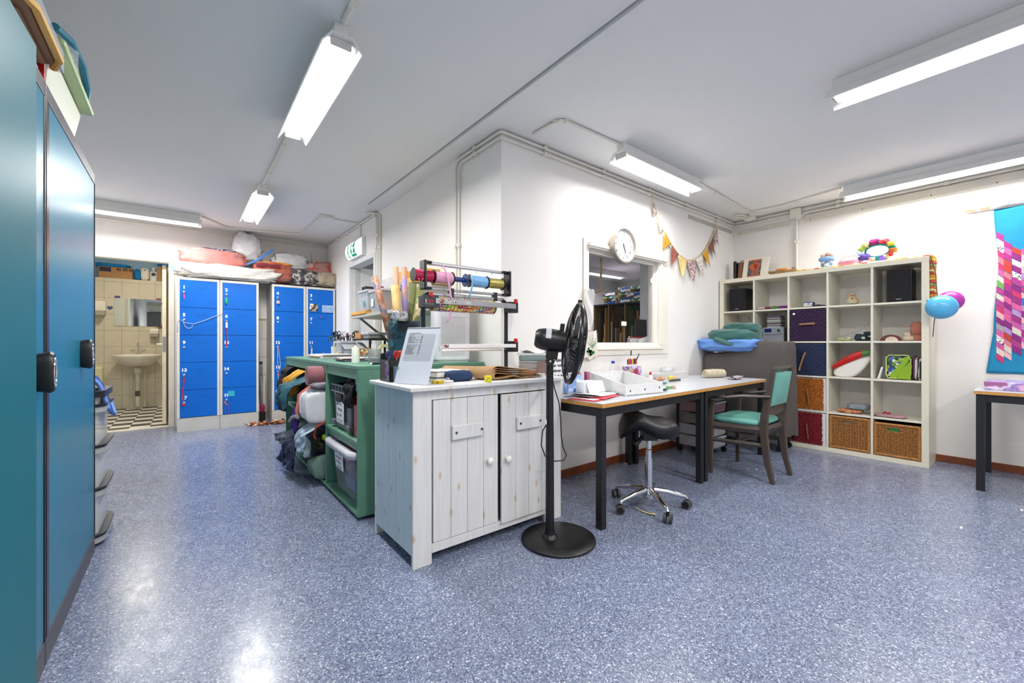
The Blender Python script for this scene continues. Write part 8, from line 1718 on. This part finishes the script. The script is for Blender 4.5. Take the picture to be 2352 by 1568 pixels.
# chilli cushion
a_, b_, z0, z1 = inC(3, 2); t = thing('chilli_cushion', 'white cushion with a big red chilli pepper shape leaning in its cube', 'cushion', (5.2, (a_+b_)/2, z0))
def cu_(u, v, th, x0=5.20):
    y = lerp(b_-.015, a_+.004, u); zc = z0+.045+.16*u**1.2; hw = (.05+.055*math.sin(PI*u)**.7); return y, zc, hw
def cush2(u, v):
    b = 2*PI*u; k = math.sin(PI*v)**.5; s = (math.copysign(abs(math.cos(b))**.8, math.cos(b))*k+1)/2; w = math.copysign(abs(math.sin(b))**.8, math.sin(b))*k; y, zc, hw = cu_(s, 0, 0); return (5.20-.055*math.cos(PI*v)*1.0+.03*w, y, max(z0+.0005, zc+hw*w*1.0-.018*math.sin(PI*s)))
MB().grid(36, 18, cush2, closeu=True).build('white_cushion', mat('white_satin', '#e6e2dc', .6, var=.02), t, smooth=True, ang=180)
def chil(u, v):
    b = 2*PI*v; y, zc, hw = cu_(u, 0, 0); r = .004+.034*math.sin(PI*min(1, u*.9+.08))**.6; return (5.165+.0*u-.012*math.cos(b)-.02*u, y, zc+hw*.62+.012+r*math.sin(b)*(1.0))
n_ = 30; m = MB(); m.grid(n_, 14, lambda u, v: chil(u*.78, v)); m.build('red_chilli', mat('red_satin', '#c01a18', .35, var=.05), t, smooth=True, ang=180); m = MB(); m.grid(12, 14, lambda u, v: chil(.78+.22*u, v)); m.build('green_stalk', mat('green_satin', '#4a7a34', .5, var=.1), t, smooth=True, ang=180)
# right cube of the third row
x, y, z = put(4, 2, 2062, 5.2); ya, yb = yy(2094, 5.15), yy(2034, 5.15)
t = thing('quilted_bag', 'quilted green and blue bag with a folded lime corner in clear wrap', 'bag', (5.2, (ya+yb)/2, z))
MB().blob((5.21, (ya+yb)/2, z+.115), (.12, yb-ya, .225), 3, .05, 2, e=.35, n=36, m=18).build('bag_body', patmat('blue_green_print', ['#2f4f86', '#4a7a3c', '#9fb83a', '#2a3f66', '#d9dcc8', '#3b66a8', '#7aa02f', '#1f2f4a'], 45, .6), t, smooth=True, ang=180)
MB().prism([(ya+.006, z+.20), (ya+.10, z+.012), (ya+.135, z+.012), (ya+.155, z+.03), (ya+.03, z+.212)], 'x', 5.139, 5.146).build('lime_corner', C_('lime_felt', '#8db52c'), t, bev=.003)
MB().prism([(ya+.004, z+.005), (ya+.004, z+.17), (ya+.06, z+.10), (ya+.1, z+.008)], 'x', 5.132, 5.1385).build('lime_flap', C_('lime_felt', '#8db52c'), t, bev=.003)
MB().tube([(5.142, lerp(ya, yb, p), z+q) for p, q in ((.12, .012), (.9, .012), (.97, .05), (.97, .2), (.85, .224), (.15, .224), (.03, .19), (.03, .05))], .0045, 6, closed=True).build('yellow_piping', C_('yellow_piping', '#dbe07a'), t, smooth=True)
for i, (px, h, n) in enumerate(((2099, '#5c3550', 'plum'), (2104, '#d9cfc6', 'cream'), (2108, '#3a2a38', 'dark aubergine'), (2112, '#e0ddd8', 'off-white'), (2115, '#20302c', 'blackish green'))):
    x, y, z = put(4, 2, px, 5.15); solo(MB().blob((5.25, yy(px, 5.15), z+.108-.004*i), (.20, .026, .215-.01*(i % 2)), 40+i, .08, 3, e=.4, n=20, m=12), 'folded_cloth', C_('fold_'+h[1:], h), '%s folded cloth standing in the row right of the quilted bag' % n, 'cloth', 'folded cloths beside the quilted bag', smooth=True, ang=180)
x, y, z = put(4, 2, 2020, 5.18); solo(MB().add([(5.15, y-.004, z), (5.15, y+.012, z), (5.25, y+.012, z), (5.25, y-.004, z), (5.15, y-.03, z+.11), (5.15, y-.018, z+.112), (5.25, y-.018, z+.112), (5.25, y-.03, z+.11)], [(3, 2, 1, 0), (4, 5, 6, 7), (0, 1, 5, 4), (1, 2, 6, 5), (2, 3, 7, 6), (3, 0, 4, 7)]), 'white_card', PAPER, 'small white card leaning left of the quilted bag', 'card')
# fourth row
x, y, z = put(3, 3, 1953, 5.18); solo(MB().blob((5.20, yy(1953, 5.2), z+.02), (.16, .20, .038), 5, .12, 4), 'knitted_square', patmat('orange_fleck_knit', ['#b5643a', '#c98a5c', '#8f4a2c', '#d9b08a'], 90, .95), 'orange flecked knitted square under the grey cap', 'knitwear', smooth=True, ang=180)
solo(MB().blob((5.22, yy(1972, 5.2), z+.065), (.16, .17, .055), 7, .22, 3), 'wool_hat', C_('blue_grey_knit', '#8b9399'), 'blue-grey knitted cap lying on the orange knitted square', 'knitwear', smooth=True, ang=180)
x, y, z = put(4, 3, 2045, 5.17); solo(MB().blob((5.18, yy(2045, 5.17), z+.014), (.14, .22, .026), 5, .15, 3), 'pink_mitten', C_('pink_grey_felt', '#b9929a'), 'flat pink-grey felt mitten in the right cube of the fourth row', 'mitten', smooth=True, ang=180)
solo(MB().tube([(5.16, yy(2028, 5.17), z+.03), (5.16, yy(2034, 5.17), z+.045), (5.16, yy(2039, 5.17), z+.034), (5.16, yy(2046, 5.17), z+.042)], .008, 8), 'red_bow', C_('red_wool', '#b3243a'), 'little dark red bow on the pink-grey mitten', 'bow', smooth=True)
# ---- on top of the cube shelf
KT = KH+.001
def topY(px, X=5.2): return at(px, 600, X=X)[1]
ya, yb = topY(1690, 5.3), topY(1660, 5.3); t = thing('grid_heater', 'black framed wire grid panel at the left end of the shelf top', 'heater', (5.3, (ya+yb)/2, KT))
MB().box(5.28, 5.34, 2.26, 2.30, KT, KT+.24).build('frame_side', BLACKP, t, bev=.012); MB().box(5.28, 5.34, 2.10, 2.2595, KT+.215, KT+.225).build('frame_top', mat('pale_strip', '#cfcfd2', .4), t); MB().box(5.31, 5.33, 2.10, 2.2595, KT, KT+.214).build('dark_back', mat('heater_back', '#5d5a57', .6), t)
m = MB()
for k in range(9): m.box(5.304, 5.308, 2.105+.0185*k, 2.109+.0185*k, KT+.01, KT+.20)
for k in range(7): m.box(5.300, 5.304, 2.10, 2.2595, KT+.02+.028*k, KT+.0225+.028*k)
o = m.build('wire_grid', BLACKM, t); o['kind'] = 'stuff'
def lean(nm, label, cat, y0, y1, h, mm, x0=5.20, th=.012):
    t = thing(nm, label, cat, (x0, (y0+y1)/2, KT)); dx = .07; MB().add([(x0, y0, KT), (x0, y1, KT), (x0+dx, y1, KT+h), (x0+dx, y0, KT+h), (x0+th, y0, KT), (x0+th, y1, KT), (x0+dx+th, y1, KT+h), (x0+dx+th, y0, KT+h)], [(3, 2, 1, 0), (4, 5, 6, 7), (0, 1, 5, 4), (1, 2, 6, 5), (2, 3, 7, 6), (3, 0, 4, 7)]).build('board', mm, t); return t
lean('wooden_strip', 'brown wooden strip leaning between the wire grid and the picture', 'board', topY(1703, 5.22), topY(1694, 5.22), .235, mat('brown_strip', '#8a5636', .6), 5.215)
y0, y1 = topY(1762, 5.2), topY(1703, 5.2); t = lean('picture_board', 'cream board with an orange and grey print leaning on the shelf top', 'picture', y0, y1-.004, .235, mat('cream_mount', '#e6e1cf', .7), 5.20)
def onB(f, g, off): x = 5.20+.07*g; return (x-off, lerp(y1-.004, y0, f), KT+.235*g)
def pan(f0, f1, g0, g1, off, nm, mm): MB().add([onB(f0, g0, off), onB(f1, g0, off), onB(f1, g1, off), onB(f0, g1, off)], [(0, 1, 2, 3)]).build(nm, mm, t)
pan(.20, .72, .07, .93, .002, 'print', patmat('grey_print_ground', ['#5c5658', '#6e6668', '#4a4648', '#7a6e6c'], 60, .6)); OR_ = mat('print_orange', '#c25a30', .6, var=.2, vs=30)
pan(.20, .72, .07, .12, .003, 'print_border', OR_); pan(.20, .72, .88, .93, .003, 'print_border', OR_)
for f, g, rf, rg in ((.42, .56, .16, .17), (.56, .6, .12, .17), (.45, .83, .06, .07)): MB().add([onB(f+rf*math.cos(b), g+rg*math.sin(b), .004) for b in [2*PI*k/20 for k in range(20)]], [tuple(range(20))]).build('print_shape', OR_, t)
for f0, f1 in ((.42, .36), (.5, .60)): MB().add([onB(f0, .42, .004), onB(f0+.07, .42, .004), onB(f1+.06, .14, .004), onB(f1, .14, .004)], [(0, 1, 2, 3)]).build('print_shape', OR_, t)
x, y = 5.17, topY(1797, 5.17); t = thing('straw_tray', 'shallow straw tray holding an orange felt pumpkin', 'tray', (x, y, KT))
MB().grid(30, 6, lambda u, v: (x+(.05+.025*v)*math.cos(2*PI*u), y+(.10+.04*v)*math.sin(2*PI*u), KT+.035*v+.004*math.sin(u*40)*v), closeu=True).build('tray_rim', mat('straw_brown', '#a8875c', .8, var=.25, vs=50), t, smooth=True, solid=.005, ang=180); MB().lathe([(.05, 0), (.055, .006)], (x, y, KT)).build('tray_base', mat('straw_brown', '#a8875c', .8), t)
solo(MB().blob((x, y, KT+.035), (.10, .12, .055), 2, .1, 5), 'felt_pumpkin', C_('pumpkin_orange', '#dd8420'), 'orange felt pumpkin lying in the straw tray', 'ornament', smooth=True, ang=180)
solo(MB().tube([(x, topY(1818, 5.17), KT+.035), (x, topY(1821, 5.17), KT+.06), (x, topY(1826, 5.17), KT+.05), (x, topY(1825, 5.17), KT+.015)], .006, 7), 'twig_loop', mat('twig_brown', '#7a6240', .8), 'curled twig loop at the right end of the straw tray', 'twig', smooth=True)
x, y = 5.19, topY(1899, 5.19); t = thing('yarn_jar', 'patterned jar with blue yarn and peach balls on the shelf top', 'jar', (x, y, KT))
MB().lathe([(.045, 0), (.05, .05), (.048, .08)], (x, y, KT)).build('jar_wall', patmat('blue_white_jar', ['#7a95b8', '#dfe3e6', '#9fb3c4', '#e8e8e4', '#5d7a9a'], 40, .5), t, smooth=True); MB().blob((x, y, KT+.10), (.12, .125, .05), 3, .15, 6).build('blue_yarn', C_('sky_blue_yarn', '#86aede'), t, smooth=True, ang=180)
for d, e in ((-.03, 0), (.012, .012), (.035, 0)): MB().blob((x, y-d, KT+.14+e), (.045, .045, .035), 5, .1).build('peach_ball', C_('peach_wool', '#e0b09a'), t, smooth=True, ang=180)
x, y = 5.19, topY(1952, 5.19); t = thing('wire_basket', 'little wire basket full of pink net on the shelf top', 'basket', (x, y, KT)); MB().blob((x, y, KT+.032), (.10, .17, .064), 3, .3, 5).build('pink_net', C_('pink_net', '#e39ab0'), t, smooth=True, ang=180)
MB().tube([(x, y-.10, KT+.02), (x, y-.09, KT+.06), (x, y-.04, KT+.10), (x, y+.04, KT+.10), (x, y+.09, KT+.06), (x, y+.10, KT+.02)], .003, 6).tube([(x-.02, y-.03, KT+.02), (x-.02, y-.03, KT+.12), (x-.02, y+.06, KT+.12), (x-.02, y+.06, KT+.02)], .0025, 6).build('wire_handle', mat('rose_wire', '#d9a0a8', .5), t, smooth=True)
x, y = 5.20, topY(2015, 5.2); zc = KT+.122; t = thing('flower_wreath', 'teal knitted wreath covered in crocheted flowers standing on the shelf top', 'wreath', (x, y, KT)); TK = C_('teal_knit', '#1d8a8a')
MB().tube([(x, y+.105*math.cos(b), zc+.072*math.sin(b)) for b in [2*PI*k/40 for k in range(40)]], .024, 12, closed=True).build('wreath_ring', TK, t, smooth=True)
rr = random.Random(9)
for k, (a, h, r, pn) in enumerate(((1.75, '#b02878', .038, 'magenta_flower'), (1.1, '#d94a52', .034, 'red_tulip'), (2.4, '#e8e08a', .034, 'cream_flower'), (2.8, '#b5cf52', .030, 'lime_leaf'), (3.2, '#c4d4ea', .032, 'pale_blue_flower'), (3.8, '#6a52b0', .042, 'violet_flower'), (4.4, '#e6b8a8', .028, 'peach_flower'), (5.1, '#8a6ad0', .030, 'lilac_flower'), (5.6, '#e0404a', .024, 'red_bud'), (6.1, '#e8803a', .030, 'orange_bud'), (.55, '#e8dc4a', .030, 'yellow_flower'), (.1, '#22a08a', .024, 'teal_leaf'), (5.35, '#d0dc8a', .024, 'pale_green_leaf'))):
    cy_, cz2 = y-.118*math.cos(a), zc+.084*math.sin(a); MB().blob((x-.018, cy_, max(cz2, KT+r*.7)), (r*1.2, r*1.7, r*1.35), k, .7, 8, n=26, m=14).build(pn, C_('crochet_'+h[1:], h), t, smooth=True, ang=180)
t = thing('garland', 'crocheted garland of small yellow and orange pieces along the shelf front top edge', 'garland', (5.12, 1.3, KT))
for k, px in enumerate((1834, 1848, 1859, 1876, 1888, 1912, 1932, 1962, 1985, 2040, 2062, 2078, 2104, 2128)):
    y = topY(px, 5.11); h = ['#e8c84a', '#e6a03a', '#f0dc8a', '#d94a3a', '#c8d48a'][k % 5]; MB().blob((5.11, y, KT+.006), (.03, .05, .012), k, .2, 4, n=14, m=8).build('crochet_piece', C_('garland_'+h[1:], h), t, smooth=True)
MB().tube([(5.105, topY(px, 5.11), KT+.003) for px in (1830, 1900, 2000, 2130)], .002, 5).build('string', C_('cream_knit', '#d9d2b8'), t)
# hanging knit, strap and balloons on the shelf's side
t = thing('knitted_hanging', 'multicoloured knitted strip hanging down the right side of the cube shelf', 'knitwear', (5.3, KY0-.02, 1.35)); kc = ['#d99a2a', '#e8c84a', '#d94a3a', '#8fae6a', '#c9701f', '#e8d88a', '#b04a2c']
for k in range(17):
    z = 1.85-.024*k; MB().tube([(5.10+.03*(k/17), KY0-.012, z), (5.20, KY0-.022-.006*math.sin(k), z-.004), (5.30+.05*(k/17), KY0-.012, z)], .0125, 7).build('knitted_row', C_('knit_row_'+kc[k % 7][1:], kc[k % 7]), t, smooth=True)
t = thing('grey_strap', 'dark olive strap hanging from the shelf top corner behind the balloons', 'strap', (5.1, KY0-.03, 1.15)); MB().tube([(5.10, KY0-.006, KT-.004), (5.11, KY0-.034, 1.74), (5.13, KY0-.045, 1.52), (5.09, KY0-.05, 1.42), (5.10, KY0-.03, 1.28), (5.12, KY0-.02, 1.15)], .011, 6, flat=(.3, 1)).build('strap_cloth', mat('olive_grey_strap', '#565648', .8), t, smooth=True)
for i, (px, py, X, w, c, lb) in enumerate(((2163, 705, 4.98, (.20, .20, .20), '#55b4e6', 'light blue balloon in front at the right side of the cube shelf'), (2183, 691, 5.10, (.17, .17, .17), '#b83aa4', 'magenta balloon behind the light blue one'))):
    x, y, z = at(px, py, X=X); t = thing('balloon', lb, 'balloon', (x, y, z-w[2]/2)); mb = mat('balloon_'+c[1:], c, .3, var=.02, coat=.2)
    MB().blob((x, y, z), w, i, 0, e=1, n=40, m=24, flatb=False).build('balloon_skin', mb, t, smooth=True, ang=180); MB().tube([(x+.02, y+w[1]*.45, z+w[2]*.30), (x+.05, KY0-.045, 1.485)], [.010, .004], 8).build('neck', mb, t, smooth=True)
solo(MB().blob((5.13, KY0-.047, 1.475), (.05, .05, .045), 3, .4, 6), 'cream_pompom', C_('cream_wool', '#e0d2b4'), 'small cream pompom where the balloons are tied', 'pompom', smooth=True, ang=180)
# ---------------------------------------------------------------- right table with box, wall quilt
t = worktable(Vector((4.615, .285, 0)), 1.6, .78, -PI/2, 'grey-topped black work table at the right edge under the quilt')
a = at(2245, 890, z=TZZ); solo(MB().box(4.75, 5.1, -.9, .24, TZZ+.001, TZZ+.062), 'painted_box', patmat('watercolour_paper', ['#8f9fd0', '#b8a0d0', '#5f8ab8', '#d9a8c8', '#7a6ab0', '#e0d4e8', '#9a5a8a'], 5, .6, 'noise', contrast='LINEAR'), 'long flat box wrapped in blue and violet watercolour paper on the right table', 'box', bev=.004)
t = thing('curtain_rod', 'thin wooden rod with white clips carrying the quilt', 'rod', (XR-.03, -.1, 2.25)); MB().tube([(XR-.028, .39, 2.268), (XR-.028, -1.1, 2.268)], .009, 10).build('wooden_rod', mat('pale_rod_wood', '#c99c68', .5), t, smooth=True)
for y in (.31, -.9): MB().box(XR-.044, XR, y-.014, y+.014, 2.250, 2.285).build('rod_clip', WHITEM, t, bev=.003)
MB().tube([(XR-.03, .235, 2.262), (XR-.04, .15, 2.275), (XR-.03, 0, 2.268), (XR-.04, -.3, 2.28)], .016, 8).build('white_tape', PAPER, t, smooth=True)
QB = mat('turquoise_cotton', '#1a86b4', .85, var=.06, vs=14, bump=.003, bs=60); t = thing('patchwork_quilt', 'turquoise wall quilt with pink and purple patchwork zigzags hanging above the right table', 'quilt', (XR-.02, -.3, .84))
def qe(z): return .222-.028*math.exp(-((z-1.75)/.3)**2)+(.04 if z < 1.2 else 0)*min(1, (1.2-z)/.35)*1.0-.0
def qx(y, z): return XR-.016-.005*math.sin(y*23+z*3)-.004*math.sin(z*5)
MB().grid(40, 50, lambda u, v: (qx(lerp(qe(lerp(.835, 2.245, v)), -1.0, u), lerp(.835, 2.245, v)), lerp(qe(lerp(.835, 2.245, v)), -1.0, u), lerp(.835, 2.245, v))).build('quilt_ground', QB, t, smooth=True, solid=.006, ang=180)
pc = ['#b0408c', '#c95a9e', '#e8d3c6', '#d9609a', '#a3327e', '#e6b4b4', '#8a2c7a', '#ddd0c4', '#c9386e', '#b890c4', '#d97a8a', '#4a6ac4', '#f0e6dc', '#9a4a9a', '#d9b84a', '#6fae5a', '#c24038', '#a9a0a8']
rr = random.Random(12); cols_ = [(.205, .121, 2.06, .96, .10, .10), (.119, .020, 1.95, 1.03, .13, -.075), (.018, -.08, 2.05, .97, .13, -.08), (-.082, -.18, 1.95, 1.03, .13, -.08)]
meshes = {}
for ci_, (ya, yb, zt, zb, sl, sb) in enumerate(cols_):
    nc = 2; dz = .052; w = (ya-yb)/nc; k = 0
    z = zb
    while z < zt-.01:
        for j in range(nc):
            y0, y1 = ya-w*j, ya-w*(j+1); zz0 = z+(.5*dz if j % 2 else 0); h = rr.choice((.9, .95, 1.0))*dz; sk = .042
            if zz0+h > zt-.05+.05*(1-j) : continue
            e = min(qe(zz0), y0) if ci_ == 0 and j == 0 else y0
            m = MB(); pts = [(e, zz0), (y1+.0008, zz0-sk), (y1+.0008, zz0-sk+h), (e, zz0+h)]; m.add([(qx(p[0], p[1])-.0042, p[0], p[1]) for p in pts]+[(qx(p[0], p[1])-.0068, p[0]*1, p[1]) for p in pts], [(0, 1, 2, 3), (7, 6, 5, 4), (0, 4, 5, 1), (1, 5, 6, 2), (2, 6, 7, 3), (3, 7, 4, 0)])
            c = rr.choice(pc[:11] if rr.random() < .75 else pc); bw = rr.random() < .14
            m.build('patch', patmat('black_white_print', ['#efe9e4', '#f2ede8', '#efe9e4', '#2a2a2e'], 130, .9) if bw else mat('patch_'+c[1:], c, .9, var=.12, vs=60), t)
        z += dz
